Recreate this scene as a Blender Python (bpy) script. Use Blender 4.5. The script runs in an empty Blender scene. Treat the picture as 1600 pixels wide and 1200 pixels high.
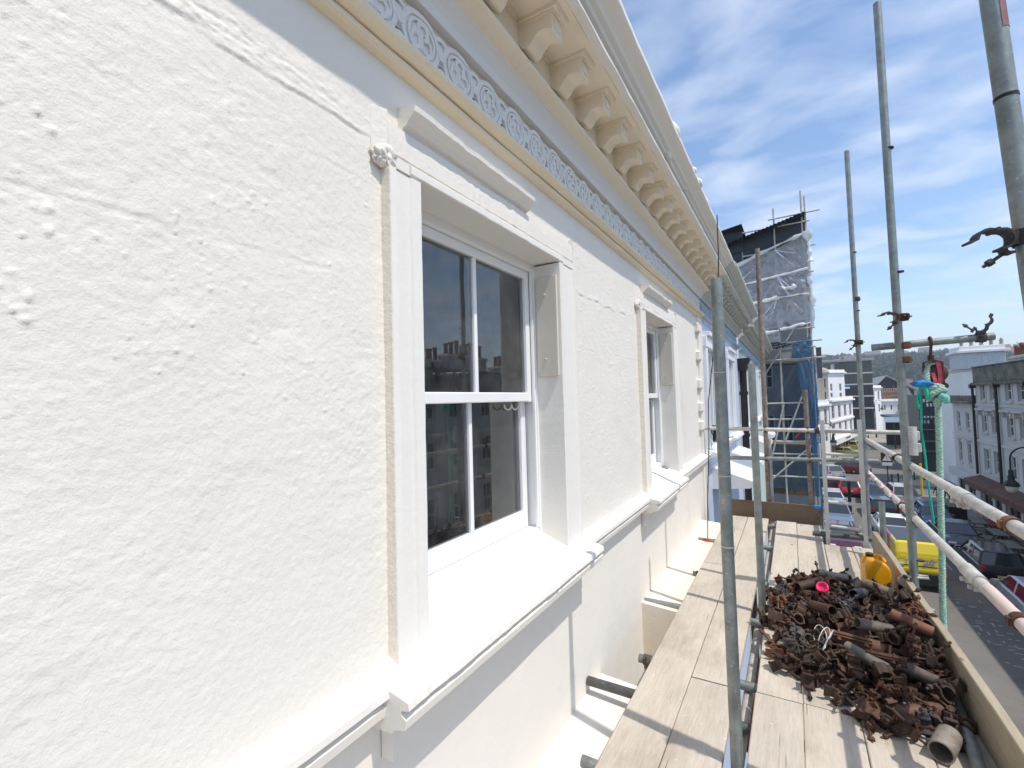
import bpy, bmesh, math, random
import numpy as np
from mathutils import Vector, Matrix, Euler

# ------------------------------------------------------------------ camera, sky, sun, exposure
SC = bpy.context.scene
COL = SC.collection
GZ = -9.7                      # street level; the camera stands at the origin, 1.5 m above the boards

cam_d = bpy.data.cameras.new('camera')
cam = bpy.data.objects.new('camera', cam_d)
COL.objects.link(cam)
SC.camera = cam
cam_d.sensor_fit = 'HORIZONTAL'
cam_d.sensor_width = 36.0
cam_d.lens = 36.0 * 730.36 / 1600.0
cam_d.clip_start = 0.02
cam_d.clip_end = 6000
_yaw, _pitch, _roll = math.radians(-30.863), math.radians(2.212), math.radians(-1.5537)
_f = Vector((math.sin(_yaw) * math.cos(_pitch), math.cos(_yaw) * math.cos(_pitch), math.sin(_pitch)))
_r0 = Vector((math.cos(_yaw), -math.sin(_yaw), 0))
_u0 = _r0.cross(_f)
_r = _r0 * math.cos(_roll) + _u0 * math.sin(_roll)
_u = _u0 * math.cos(_roll) - _r0 * math.sin(_roll)
cam.matrix_world = Matrix(((_r.x, _u.x, -_f.x, 0), (_r.y, _u.y, -_f.y, 0), (_r.z, _u.z, -_f.z, 0), (0, 0, 0, 1)))

SUN_DIR = Vector((-1.0, 0.21, -1.92)).normalized()      # the way the light travels
world = bpy.data.worlds.new('World')
SC.world = world
world.use_nodes = True
wn, wl = world.node_tree.nodes, world.node_tree.links
wn.clear()
w_out = wn.new('ShaderNodeOutputWorld')
w_bg = wn.new('ShaderNodeBackground')
w_bg.inputs['Strength'].default_value = 0.15
w_sky = wn.new('ShaderNodeTexSky')
w_sky.sky_type = 'NISHITA'
w_sky.sun_disc = False
w_sky.sun_elevation = math.asin(-SUN_DIR.z)
w_sky.sun_rotation = math.radians(101.9)
w_sky.air_density = 1.0
w_sky.dust_density = 0.6
w_sky.ozone_density = 1.6
# thin streaky cloud spread on a flat layer overhead
w_tc = wn.new('ShaderNodeTexCoord')
w_sep = wn.new('ShaderNodeSeparateXYZ')
wl.new(w_tc.outputs['Generated'], w_sep.inputs[0])
def w_math(op, a, b=None):
    n = wn.new('ShaderNodeMath'); n.operation = op
    for i, v in enumerate((a, b)):
        if v is None: continue
        if isinstance(v, (int, float)): n.inputs[i].default_value = v
        else: wl.new(v, n.inputs[i])
    return n.outputs[0]
zz = w_math('ADD', w_math('MAXIMUM', w_sep.outputs['Z'], 0.0), 0.12)
w_cmb = wn.new('ShaderNodeCombineXYZ')
wl.new(w_math('DIVIDE', w_sep.outputs['X'], zz), w_cmb.inputs['X'])
wl.new(w_math('DIVIDE', w_sep.outputs['Y'], zz), w_cmb.inputs['Y'])
w_map = wn.new('ShaderNodeMapping')
w_map.inputs['Rotation'].default_value = (0, 0, math.radians(25))
w_map.inputs['Scale'].default_value = (1.0, 1.5, 1.0)
w_map.inputs['Location'].default_value = (3.1, 1.7, 0.0)
wl.new(w_cmb.outputs[0], w_map.inputs['Vector'])
w_n1 = wn.new('ShaderNodeTexNoise')
w_n1.inputs['Scale'].default_value = 2.3
w_n1.inputs['Detail'].default_value = 6
w_n1.inputs['Roughness'].default_value = 0.5
w_n1.inputs['Distortion'].default_value = 0.35
wl.new(w_map.outputs[0], w_n1.inputs['Vector'])
w_rmp = wn.new('ShaderNodeValToRGB')
w_rmp.color_ramp.elements[0].position = 0.42
w_rmp.color_ramp.elements[0].color = (0, 0, 0, 1)
w_rmp.color_ramp.elements[1].position = 0.71
w_rmp.color_ramp.elements[1].color = (1, 1, 1, 1)
wl.new(w_n1.outputs['Fac'], w_rmp.inputs['Fac'])
w_mix = wn.new('ShaderNodeMixRGB')
w_mix.inputs['Color2'].default_value = (4.5, 4.85, 5.5, 1)
wl.new(w_math('MULTIPLY', w_rmp.outputs['Color'], 0.72), w_mix.inputs['Fac'])
w_hsv = wn.new('ShaderNodeHueSaturation')
w_hsv.inputs['Saturation'].default_value = 1.04
wl.new(w_sky.outputs[0], w_hsv.inputs['Color'])
wl.new(w_hsv.outputs[0], w_mix.inputs['Color1'])
wl.new(w_mix.outputs[0], w_bg.inputs['Color'])
wl.new(w_bg.outputs[0], w_out.inputs['Surface'])

sun_d = bpy.data.lights.new('sun', 'SUN')
sun_d.energy = 2.75
sun_d.angle = math.radians(0.53)
sun_d.color = (1.0, 0.94, 0.85)
sun = bpy.data.objects.new('sun', sun_d)
sun.rotation_euler = SUN_DIR.to_track_quat('-Z', 'Y').to_euler()
sun.location = (20, -5, 40)
COL.objects.link(sun)

SC.view_settings.view_transform = 'Standard'
SC.view_settings.look = 'None'
SC.view_settings.gamma = 1.0
SC.view_settings.use_curve_mapping = False
SC.view_settings.exposure = 0.53
SC.cycles.max_bounces = 8
SC.cycles.diffuse_bounces = 4
SC.cycles.transparent_max_bounces = 12

# ------------------------------------------------------------------ helpers
RNG = random.Random(7)

class MB:
    """collects shapes and links them as one mesh object"""
    def __init__(s): s.v = []; s.f = []; s.sm = []; s.mi = []; s.m = 0
    def add(s, vs, fs, smooth=False):
        o = len(s.v); s.v += [tuple(p) for p in vs]
        for q in fs: s.f.append(tuple(i + o for i in q)); s.sm.append(smooth); s.mi.append(s.m)
        return s
    def box(s, x0, x1, y0, y1, z0, z1):
        v = [(x, y, z) for x in (x0, x1) for y in (y0, y1) for z in (z0, z1)]
        return s.add(v, [(0, 1, 3, 2), (4, 6, 7, 5), (0, 4, 5, 1), (2, 3, 7, 6), (0, 2, 6, 4), (1, 5, 7, 3)])
    def bbox(s, x0, x1, y0, y1, z0, z1, b=0.004):
        """box with chamfered edges"""
        bm = bmesh.new()
        vs = [bm.verts.new((x, y, z)) for x in (x0, x1) for y in (y0, y1) for z in (z0, z1)]
        for q in [(0, 1, 3, 2), (4, 6, 7, 5), (0, 4, 5, 1), (2, 3, 7, 6), (0, 2, 6, 4), (1, 5, 7, 3)]:
            bm.faces.new([vs[i] for i in q])
        bmesh.ops.bevel(bm, geom=bm.edges[:], offset=b, segments=1, affect='EDGES')
        bm.verts.index_update()
        s.add([v.co[:] for v in bm.verts], [[v.index for v in f.verts] for f in bm.faces]); bm.free()
        return s
    def obox(s, c, ax, ay, az, hx, hy, hz):
        """oriented box: centre, three unit axes, half sizes"""
        c = Vector(c); A = [Vector(a).normalized() for a in (ax, ay, az)]
        v = [c + A[0] * hx * i + A[1] * hy * j + A[2] * hz * k for i in (-1, 1) for j in (-1, 1) for k in (-1, 1)]
        return s.add(v, [(0, 1, 3, 2), (4, 6, 7, 5), (0, 4, 5, 1), (2, 3, 7, 6), (0, 2, 6, 4), (1, 5, 7, 3)])
    def bar(s, p0, p1, w, h, up=(0, 0, 1)):
        p0, p1 = Vector(p0), Vector(p1); d = (p1 - p0); L = d.length; d.normalize()
        sx = d.cross(Vector(up)).normalized(); sz = sx.cross(d)
        return s.obox((p0 + p1) / 2, d, sx, sz, L / 2, w / 2, h / 2)
    def tube(s, p0, p1, r, n=14, r1=None, caps=True, hollow=0.0):
        p0, p1 = Vector(p0), Vector(p1); d = (p1 - p0).normalized()
        a = d.cross(Vector((0, 0, 1)) if abs(d.z) < 0.9 else Vector((1, 0, 0))).normalized(); b = d.cross(a)
        r1 = r if r1 is None else r1
        ring = lambda p, q: [p + (a * math.cos(t) + b * math.sin(t)) * q for t in [2 * math.pi * i / n for i in range(n)]]
        s.add(ring(p0, r) + ring(p1, r1), [(i, (i + 1) % n, n + (i + 1) % n, n + i) for i in range(n)], True)
        if hollow:
            k = r - hollow
            s.add(ring(p0, r) + ring(p0, k), [(i, n + i, n + (i + 1) % n, (i + 1) % n) for i in range(n)])
            s.add(ring(p1, r) + ring(p1, k), [(i, (i + 1) % n, n + (i + 1) % n, n + i) for i in range(n)])
            s.add(ring(p0, k) + ring(p1, k), [(i, n + i, n + (i + 1) % n, (i + 1) % n) for i in range(n)], True)
        elif caps:
            s.add(ring(p0, r), [tuple(range(n))[::-1]]); s.add(ring(p1, r1), [tuple(range(n))])
        return s
    def path(s, pts, r, n=8, closed=False):
        """round tube along a polyline"""
        P = [Vector(p) for p in pts]; m = len(P); vs = []; prev = None
        for i, p in enumerate(P):
            if closed: t = P[(i + 1) % m] - P[i - 1]
            else: t = P[min(i + 1, m - 1)] - P[max(i - 1, 0)]
            t.normalize()
            if prev is None:
                a = t.cross(Vector((0, 0, 1)) if abs(t.z) < 0.9 else Vector((1, 0, 0))).normalized()
            else: a = (prev - t * prev.dot(t)).normalized()
            prev = a; b = t.cross(a)
            rr = r[i] if isinstance(r, (list, tuple)) else r
            vs += [p + (a * math.cos(q) + b * math.sin(q)) * rr for q in [2 * math.pi * k / n for k in range(n)]]
        fs = []
        for i in range(m if closed else m - 1):
            j = (i + 1) % m
            fs += [(i * n + k, i * n + (k + 1) % n, j * n + (k + 1) % n, j * n + k) for k in range(n)]
        s.add(vs, fs, True)
        if not closed:
            s.add(vs[:n], [tuple(range(n))[::-1]]); s.add(vs[-n:], [tuple(range(n))])
        return s
    def strip(s, pts, side, w, t):
        """flat bar of width w (along side) and thickness t following a polyline"""
        P = [Vector(p) for p in pts]; side = Vector(side).normalized(); vs = []; m = len(P)
        for i, p in enumerate(P):
            d = (P[min(i + 1, m - 1)] - P[max(i - 1, 0)]).normalized(); nrm = d.cross(side).normalized()
            for (a, b) in ((-1, -1), (1, -1), (1, 1), (-1, 1)): vs.append(p + side * (a * w / 2) + nrm * (b * t / 2))
        fs = [(0, 3, 2, 1)] + [tuple(4 * (m - 1) + k for k in range(4))]
        for i in range(m - 1):
            fs += [(4 * i + k, 4 * i + (k + 1) % 4, 4 * i + 4 + (k + 1) % 4, 4 * i + 4 + k) for k in range(4)]
        return s.add(vs, fs)
    def arc(s, c, e1, e2, side, r, w, t, a0, a1, n=9):
        c, e1, e2 = Vector(c), Vector(e1), Vector(e2)
        return s.strip([c + e1 * (r * math.cos(q)) + e2 * (r * math.sin(q)) for q in [math.radians(a0 + (a1 - a0) * i / n) for i in range(n + 1)]], side, w, t)
    def prism(s, poly, axis, a0, a1, smooth=False):
        """polygon in the plane across axis ('x': (y,z), 'y': (x,z), 'z': (x,y)) pushed from a0 to a1"""
        n = len(poly)
        g = {'x': lambda p, a: (a, p[0], p[1]), 'y': lambda p, a: (p[0], a, p[1]), 'z': lambda p, a: (p[0], p[1], a)}[axis]
        v = [g(p, a0) for p in poly] + [g(p, a1) for p in poly]
        ar = sum(poly[i][0] * poly[(i + 1) % n][1] - poly[(i + 1) % n][0] * poly[i][1] for i in range(n))
        fl = (ar > 0) ^ (axis == 'y') ^ (a1 < a0)
        sd = [(i, (i + 1) % n, n + (i + 1) % n, n + i) for i in range(n)]
        ca = [tuple(range(n))[::-1], tuple(range(n, 2 * n))]
        if not fl: sd = [q[::-1] for q in sd]; ca = [q[::-1] for q in ca]
        s.add(v, sd, smooth); s.add(v, ca); return s
    def sweep(s, prof, ys, jit=None, closed=True, caps=True):
        """(x,z) profile along y; jit(y, k) -> (dx, dz)"""
        n = len(prof); vs = []
        for y in ys:
            for k, (x, z) in enumerate(prof):
                dx, dz = jit(y, k) if jit else (0, 0)
                vs.append((x + dx, y, z + dz))
        m = len(ys); ar = sum(prof[i][0] * prof[(i + 1) % n][1] - prof[(i + 1) % n][0] * prof[i][1] for i in range(n))
        fs = []
        for i in range(m - 1):
            for k in range(n if closed else n - 1):
                q = (i * n + k, i * n + (k + 1) % n, (i + 1) * n + (k + 1) % n, (i + 1) * n + k)
                fs.append(q[::-1] if ar > 0 else q)
        if caps and closed:
            a = tuple(range(n)); b = tuple(range((m - 1) * n, m * n))
            fs += [a if ar > 0 else a[::-1], b[::-1] if ar > 0 else b]
        return s.add(vs, fs)
    def lathe(s, prof, c=(0, 0, 0), n=16, axis='z'):
        """(r, h) profile turned about an axis through c"""
        vs = []; c = Vector(c)
        for r, h in prof:
            for k in range(n):
                t = 2 * math.pi * k / n; a, b = r * math.cos(t), r * math.sin(t)
                vs.append(c + Vector({'z': (a, b, h), 'x': (h, a, b), 'y': (b, h, a)}[axis]))
        fs = []
        for i in range(len(prof) - 1):
            fs += [(i * n + k, i * n + (k + 1) % n, (i + 1) * n + (k + 1) % n, (i + 1) * n + k) for k in range(n)]
        s.add(vs, fs, True)
        m = len(prof) - 1
        s.add(vs[:n], [tuple(range(n))[::-1]]); s.add(vs[m * n:], [tuple(range(n))])
        return s
    def mesh(s, name, mats):
        me = bpy.data.meshes.new(name)
        me.from_pydata(s.v, [], s.f)
        me.polygons.foreach_set('use_smooth', s.sm)
        for m in (mats if isinstance(mats, (list, tuple)) else [mats]): me.materials.append(m)
        me.polygons.foreach_set('material_index', s.mi)
        me.update(); return me

def obj(name, mb, mat, parent=None, local=False, loc=None, rot=None):
    """one mesh object; vertices are world coordinates unless local is set"""
    me = mb if isinstance(mb, bpy.types.Mesh) else mb.mesh(name, mat)
    o = bpy.data.objects.new(name, me); COL.objects.link(o)
    if parent:
        o.parent = parent
        if not local: o.matrix_parent_inverse = base_inv(parent)
    if loc is not None: o.location = loc
    if rot is not None: o.rotation_euler = rot
    return o
def base_inv(p):
    M = Matrix.Identity(4)
    while p is not None:
        M = p.matrix_parent_inverse @ p.matrix_basis if False else (Matrix.LocRotScale(p.location, p.rotation_euler, p.scale) @ M)
        M = p.matrix_parent_inverse @ M
        p = p.parent
    return M.inverted()
def tag(o, label=None, cat=None, group=None, kind=None):
    if label: o['label'] = label
    if cat: o['category'] = cat
    if group: o['group'] = group
    if kind: o['kind'] = kind
    return o
def thing(name, label, cat, loc=(0, 0, 0), rz=0.0, group=None):
    o = bpy.data.objects.new(name, None); COL.objects.link(o)
    o.empty_display_size = 0.1
    o.location = loc; o.rotation_euler = (0, 0, rz)
    return tag(o, label, cat, group)
def clone(o, parent=None):
    c = o.copy(); COL.objects.link(c)
    if parent: c.parent = parent
    for ch in [x for x in o.children]: clone(ch, c)
    return c

# ---- numpy noise
_lat = np.random.RandomState(3).rand(256, 256)
def vnoise(x, y):
    xi, yi = np.floor(x).astype(int), np.floor(y).astype(int); fx, fy = x - xi, y - yi
    fx, fy = fx * fx * (3 - 2 * fx), fy * fy * (3 - 2 * fy)
    g = lambda i, j: _lat[i % 256, j % 256]
    return (g(xi, yi) * (1 - fx) + g(xi + 1, yi) * fx) * (1 - fy) + (g(xi, yi + 1) * (1 - fx) + g(xi + 1, yi + 1) * fx) * fy
def fbm(x, y, oct=4, gain=0.5):
    t = 0; a = 1; n = 0
    for i in range(oct): t = t + a * (vnoise(x * 2 ** i + 17.3 * i, y * 2 ** i + 5.1 * i) - 0.5); n += a; a *= gain
    return t / n
def rough(amp, f, seed=0):
    """1-D jitter for broken edges"""
    return lambda t: amp * 2 * float(fbm(np.array([t * f + seed * 13.7]), np.array([seed * 3.3]), 3)[0])

# ---- materials
class NT:
    def __init__(s, name):
        s.m = bpy.data.materials.new(name); s.m.use_nodes = True; s.t = s.m.node_tree
        s.n, s.l = s.t.nodes, s.t.links; s.b = s.n['Principled BSDF']
    def new(s, typ, **kw):
        q = s.n.new(typ)
        for k, v in kw.items():
            if hasattr(q, k) and k not in q.inputs: setattr(q, k, v)
            else: q.inputs[k].default_value = v
        return q
    def link(s, a, b): s.l.new(a, b)
    def coord(s, scale=(1, 1, 1), kind='Object', jitter=True):
        tc = s.new('ShaderNodeTexCoord'); mp = s.new('ShaderNodeMapping'); mp.inputs['Scale'].default_value = scale
        s.link(tc.outputs[kind], mp.inputs['Vector'])
        if jitter:
            oi = s.new('ShaderNodeObjectInfo'); mu = s.new('ShaderNodeMath', operation='MULTIPLY'); mu.inputs[1].default_value = 37.0
            s.link(oi.outputs['Random'], mu.inputs[0])
            cb = s.new('ShaderNodeCombineXYZ')
            for k in range(3): s.link(mu.outputs[0], cb.inputs[k])
            s.link(cb.outputs[0], mp.inputs['Location'])
        return mp.outputs[0]
    def noise(s, vec, scale, detail=4, rough=0.55, dist=0.0):
        q = s.new('ShaderNodeTexNoise'); q.inputs['Scale'].default_value = scale; q.inputs['Detail'].default_value = detail
        q.inputs['Roughness'].default_value = rough; q.inputs['Distortion'].default_value = dist; s.link(vec, q.inputs['Vector'])
        return q.outputs['Fac']
    def ramp(s, fac, stops):
        q = s.new('ShaderNodeValToRGB'); e = q.color_ramp.elements
        while len(e) < len(stops): e.new(0.5)
        for i, (p, c) in enumerate(stops):
            e[i].position = p; e[i].color = tuple(c) + (1,) if len(c) == 3 else c
        s.link(fac, q.inputs['Fac']); return q.outputs['Color']
    def mix(s, fac, a, b, mode='MIX'):
        q = s.new('ShaderNodeMixRGB', blend_type=mode)
        for v, k in ((fac, 'Fac'), (a, 'Color1'), (b, 'Color2')):
            if isinstance(v, (int, float)): q.inputs[k].default_value = v
            elif isinstance(v, tuple): q.inputs[k].default_value = v + (1,) if len(v) == 3 else v
            else: s.link(v, q.inputs[k])
        return q.outputs['Color']
    def bump(s, h, strength=0.3, dist=0.01, prev=None):
        q = s.new('ShaderNodeBump'); q.inputs['Strength'].default_value = strength; q.inputs['Distance'].default_value = dist
        s.link(h, q.inputs['Height'])
        if prev is not None: s.link(prev, q.inputs['Normal'])
        return q.outputs['Normal']
    def set(s, **kw):
        names = dict(col='Base Color', rough='Roughness', metal='Metallic', normal='Normal', alpha='Alpha', spec='Specular IOR Level', trans='Transmission Weight', ior='IOR', emit='Emission Color', es='Emission Strength', coat='Coat Weight', sub='Subsurface Weight')
        for k, v in kw.items():
            i = s.b.inputs[names[k]]
            if isinstance(v, (int, float)): i.default_value = v
            elif isinstance(v, tuple): i.default_value = v + (1,) if len(v) == 3 else v
            else: s.link(v, i)
        return s.m

def mat_plain(name, col, rough=0.5, metal=0.0, var=0.12, scale=6.0, bump=0.0, bscale=60.0, spec=0.4):
    t = NT(name); v = t.coord()
    n = t.noise(v, scale, 5)
    lo = tuple(c * (1 - var) for c in col); hi = tuple(min(1, c * (1 + var)) for c in col)
    kw = dict(col=t.ramp(n, [(0.3, lo), (0.7, hi)]), rough=rough, metal=metal, spec=spec)
    if bump: kw['normal'] = t.bump(t.noise(v, bscale, 4), bump, 0.004)
    return t.set(**kw)

def mat_paint(name, col, dirt=(0.55, 0.47, 0.36), amount=0.35, b1=0.25, b2=0.5, speck=0.0):
    """thick masonry paint over old render"""
    t = NT(name); v = t.coord(jitter=False)
    n = t.noise(v, 2.3, 6, 0.6); n2 = t.noise(v, 55, 4, 0.6); n3 = t.noise(v, 260, 2); big = t.noise(v, 11, 5, 0.6)
    c = t.ramp(n, [(0.3, tuple(q * 0.965 for q in col)), (0.7, col)])
    d = t.ramp(t.noise(v, 4.5, 8, 0.68), [(0.57, (0, 0, 0)), (0.80, (amount,) * 3)])
    c = t.mix(d, c, dirt)
    nb = t.bump(big, b1, 0.02); nb = t.bump(n2, b2, 0.006, nb); nb = t.bump(n3, b2 * 0.7, 0.0016, nb)
    return t.set(col=c, rough=0.62, normal=nb, spec=0.3)

def mat_wood_board(name, a, b, c, grain=1.0):
    t = NT(name); v = t.coord((9, 0.7, 9))
    n = t.noise(v, 9, 6, 0.6, 0.6); v2 = t.coord((1, 0.35, 1)); st = t.noise(v2, 5, 5, 0.6)
    oi = t.new('ShaderNodeObjectInfo')
    base = t.ramp(oi.outputs['Random'], [(0.0, a), (0.5, b), (1.0, c)])
    col = t.mix(t.ramp(n, [(0.35, (0.75,) * 3), (0.62, (1.05,) * 3)]), base, base)
    col = t.mix(1.0, base, t.ramp(n, [(0.30, (0.86, 0.85, 0.84)), (0.60, (1.0, 1.0, 1.0))]), 'MULTIPLY')
    col = t.mix(1.0, col, t.ramp(st, [(0.32, (0.87, 0.86, 0.85)), (0.62, (1.03, 1.03, 1.03))]), 'MULTIPLY')
    vk = t.coord((3.2, 1.6, 3.2)); vo = t.new('ShaderNodeTexVoronoi'); vo.inputs['Scale'].default_value = 1.7; t.link(vk, vo.inputs['Vector'])
    kn = t.ramp(vo.outputs['Distance'], [(0.035, (0.45, 0.36, 0.28)), (0.075, (1, 1, 1))])
    col = t.mix(1.0, col, kn, 'MULTIPLY')
    mud = t.noise(t.coord((1, .6, 1)), 2.6, 7, .66)
    col = t.mix(1.0, col, t.ramp(mud, [(0.52, (1, 1, 1)), (0.70, (0.80, 0.77, 0.73)), (0.80, (.62, .57, .52))]), 'MULTIPLY')
    spl = t.noise(t.coord((1, 1, 1)), 46, 2, .5)
    col = t.mix(t.ramp(spl, [(0.735, (0, 0, 0)), (0.76, (.8, .8, .8))]), col, (.72, .71, .68))
    fine = t.noise(t.coord((60, 2.0, 60)), 8, 4, 0.6)
    col = t.mix(1.0, col, t.ramp(fine, [(0.28, (0.84, 0.82, 0.80)), (0.5, (1, 1, 1))]), 'MULTIPLY')
    ck = t.ramp(t.noise(t.coord((38, 0.55, 38)), 3.0, 2, 0.5), [(0.255, (1, 1, 1)), (0.285, (0, 0, 0))])
    col = t.mix(ck, col, (0.10, 0.075, 0.055))
    return t.set(col=col, rough=0.85, normal=t.bump(n, 0.35 * grain, 0.004, t.bump(fine, 0.3, 0.0015)), spec=0.15)

def mat_galv(name, base=(0.30, 0.32, 0.31), rust=0.25, metal=0.55, rough=0.5):
    t = NT(name); v = t.coord((1, 1, 1))
    n = t.noise(v, 14, 6, 0.65); n2 = t.noise(v, 70, 4); sp = t.noise(v, 26, 6, 0.7)
    c = t.ramp(n, [(0.3, tuple(q * 0.72 for q in base)), (0.5, base), (0.72, tuple(min(1, q * 1.3) for q in base))])
    c = t.mix(t.ramp(n2, [(0.62, (0, 0, 0)), (0.74, (0.5,) * 3)]), c, (0.62, 0.61, 0.58))
    c = t.mix(t.ramp(sp, [(0.60 - rust * 0.25, (0, 0, 0)), (0.74 - rust * 0.2, (min(1, rust * 2.2),) * 3)]), c, (0.20, 0.085, 0.04))
    return t.set(col=c, rough=rough, metal=metal, normal=t.bump(n2, 0.25, 0.002))

def mat_rust(name, a=(0.034, 0.021, 0.017), b=(0.105, 0.058, 0.038), metal=0.25):
    t = NT(name); v = t.coord()
    n = t.noise(v, 22, 6, 0.65); n2 = t.noise(v, 120, 3)
    oi = t.new('ShaderNodeObjectInfo')
    tint = t.ramp(oi.outputs['Random'], [(0.0, (0.5, 0.5, 0.55)), (0.35, (1.0, 0.95, 0.9)), (0.7, (1.25, 1.0, 0.85)), (1.0, (0.75, 0.9, 1.1))])
    c = t.mix(1.0, t.ramp(n, [(0.3, a), (0.68, b)]), tint, 'MULTIPLY')
    return t.set(col=c, rough=0.72, metal=metal, normal=t.bump(n2, 0.5, 0.002))

def mat_glass(name, tint=(0.93, 0.95, 0.95), ior=2.0):
    t = NT(name); t.n.remove(t.b)
    fr = t.new('ShaderNodeFresnel'); fr.inputs['IOR'].default_value = ior
    tr = t.new('ShaderNodeBsdfTransparent'); tr.inputs['Color'].default_value = tint + (1,)
    gl = t.new('ShaderNodeBsdfGlossy'); gl.inputs['Roughness'].default_value = 0.0; gl.inputs['Color'].default_value = (1, 1, 1, 1)
    v = t.coord(jitter=False)
    nb = t.bump(t.noise(v, 3.1, 2), 0.025, 0.02); t.link(nb, gl.inputs['Normal'])
    mx = t.new('ShaderNodeMixShader'); t.link(fr.outputs[0], mx.inputs[0]); t.link(tr.outputs[0], mx.inputs[1]); t.link(gl.outputs[0], mx.inputs[2])
    du = t.new('ShaderNodeBsdfDiffuse'); du.inputs['Color'].default_value = (.6, .6, .58, 1); md = t.new('ShaderNodeMixShader')
    t.link(t.ramp(t.noise(v, 7, 6, .7), [(.35, (.015,) * 3), (.75, (.075,) * 3)]), md.inputs[0]); t.link(mx.outputs[0], md.inputs[1]); t.link(du.outputs[0], md.inputs[2]); mx = md
    t.link(mx.outputs[0], t.n['Material Output'].inputs['Surface'])
    return t.m

M = {}
M['stucco'] = mat_paint('stucco_paint', (0.795, 0.752, 0.682), amount=0.16, b1=0.12, b2=0.45)
M['trim'] = mat_paint('trim_paint', (0.79, 0.75, 0.68), amount=0.22, b1=0.10, b2=0.16)
M['frieze'] = mat_paint('frieze_paint', (0.78, 0.77, 0.745), amount=0.12, b1=0.08, b2=0.12)
M['moulding'] = mat_paint('moulding_bounce_paint', (0.82, 0.71, 0.53), dirt=(0.48, 0.34, 0.18), amount=0.35, b1=0.12, b2=0.30)  # warm bounce light on the moulding's underside is put into this colour
M['surround'] = mat_paint('surround_paint', (0.80, 0.77, 0.715), amount=0.14, b1=0.06, b2=0.20)
M['jamb_bounce'] = mat_paint('jamb_bounce_paint', (0.80, 0.735, 0.63), dirt=(0.5, 0.4, 0.28), amount=0.3, b1=0.2, b2=0.9)  # warm bounce on the jamb's side face, painted into the colour
M['cream'] = mat_paint('cream_bounce_paint', (0.84, 0.745, 0.60), dirt=(0.5, 0.38, 0.24), amount=0.30, b1=0.10, b2=0.30)  # off-white paint made tan: colour carries the warm bounce on shaded faces
M['weathered'] = mat_paint('weathered_paint', (0.55, 0.55, 0.48), dirt=(0.12, 0.12, 0.09), amount=0.8, b1=0.2, b2=0.3)
M['blue_wall'] = mat_paint('blue_masonry_paint', (0.50, 0.58, 0.72), amount=0.12, b1=0.06, b2=0.12)
M['mint_wall'] = mat_paint('mint_masonry_paint', (0.58, 0.72, 0.70), amount=0.10, b1=0.06, b2=0.12)
M['blue_trim'] = mat_paint('blue_grey_trim_paint', (0.42, 0.52, 0.60), dirt=(0.2, 0.22, 0.2), amount=0.4, b1=0.06, b2=0.15)
M['gloss_white'] = mat_plain('white_gloss_paint', (0.84, 0.84, 0.83), 0.28, var=0.02, bump=0.05, bscale=30, spec=0.5)
M['glass'] = mat_glass('window_glass')
M['plate'] = mat_plain('grey_board', (0.62, 0.58, 0.50), 0.6, var=0.04)
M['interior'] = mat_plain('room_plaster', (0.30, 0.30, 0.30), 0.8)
M['shutter'] = mat_plain('painted_shutter', (0.90, 0.90, 0.87), 0.5, var=0.03)
M['curtain'] = mat_plain('navy_curtain', (0.022, 0.025, 0.07), 0.9)
M['lace'] = mat_plain('pale_blind', (0.62, 0.60, 0.52), 0.8)
M['board'] = mat_wood_board('scaffold_board', (0.56, 0.50, 0.42), (0.52, 0.47, 0.405), (0.59, 0.53, 0.45))
M['board_grey'] = mat_wood_board('weathered_scaffold_board', (0.40, 0.345, 0.255), (0.43, 0.37, 0.28), (0.38, 0.33, 0.245), 1.0)
M['board_dark'] = mat_wood_board('old_brown_board', (0.17, 0.12, 0.08), (0.19, 0.14, 0.10), (0.16, 0.11, 0.07), 1.6)
M['galv'] = mat_galv('galvanised_tube', (0.25, 0.275, 0.265), 0.12)
M['galv_pale'] = mat_galv('pale_galvanised_tube', (0.52, 0.50, 0.46), 0.14, 0.25, 0.6)
M['galv_rust'] = mat_galv('rusty_tube', (0.24, 0.215, 0.19), 0.5, 0.3, 0.6)
M['alu'] = mat_plain('aluminium', (0.55, 0.54, 0.52), 0.45, 0.4, var=0.1)
M['rust'] = mat_rust('rusty_steel')
M['rust_orange'] = mat_rust('orange_rust', (0.085, 0.040, 0.024), (0.20, 0.095, 0.05), 0.15)
M['steel_grey'] = mat_rust('dull_steel', (0.05, 0.046, 0.044), (0.15, 0.135, 0.12), 0.4)
M['tube_dark'] = mat_galv('dark_tube', (0.10, 0.105, 0.105), 0.2)
M['steel_pale'] = mat_galv('pale_sleeve_steel', (0.26, 0.235, 0.20), 0.3, 0.2, 0.65)
M['khaki'] = mat_rust('khaki_steel', (0.13, 0.11, 0.075), (0.25, 0.22, 0.155), 0.2)
M['yellow_plastic'] = mat_plain('yellow_plastic', (0.80, 0.36, 0.004), 0.38, var=0.04, spec=0.5)
M['black'] = mat_plain('black_paint', (0.012, 0.012, 0.014), 0.35)
M['black_rubber'] = mat_plain('black_rubber', (0.02, 0.02, 0.022), 0.7)
M['pink'] = mat_plain('pink_plastic', (0.80, 0.02, 0.13), 0.4)
M['red_paint'] = mat_plain('red_paint', (0.42, 0.03, 0.05), 0.5, var=0.3, scale=20)
M['faded_red'] = mat_galv('red_daubed_tube', (0.30, 0.16, 0.15), 0.3)
M['orange_cloth'] = mat_plain('orange_cloth', (0.65, 0.08, 0.02), 0.9)
M['rope'] = mat_plain('pale_green_rope', (0.34, 0.52, 0.42), 0.9, var=0.35, scale=60, bump=0.6, bscale=260)
M['cord'] = mat_plain('turquoise_cord', (0.01, 0.42, 0.28), 0.7)
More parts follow.
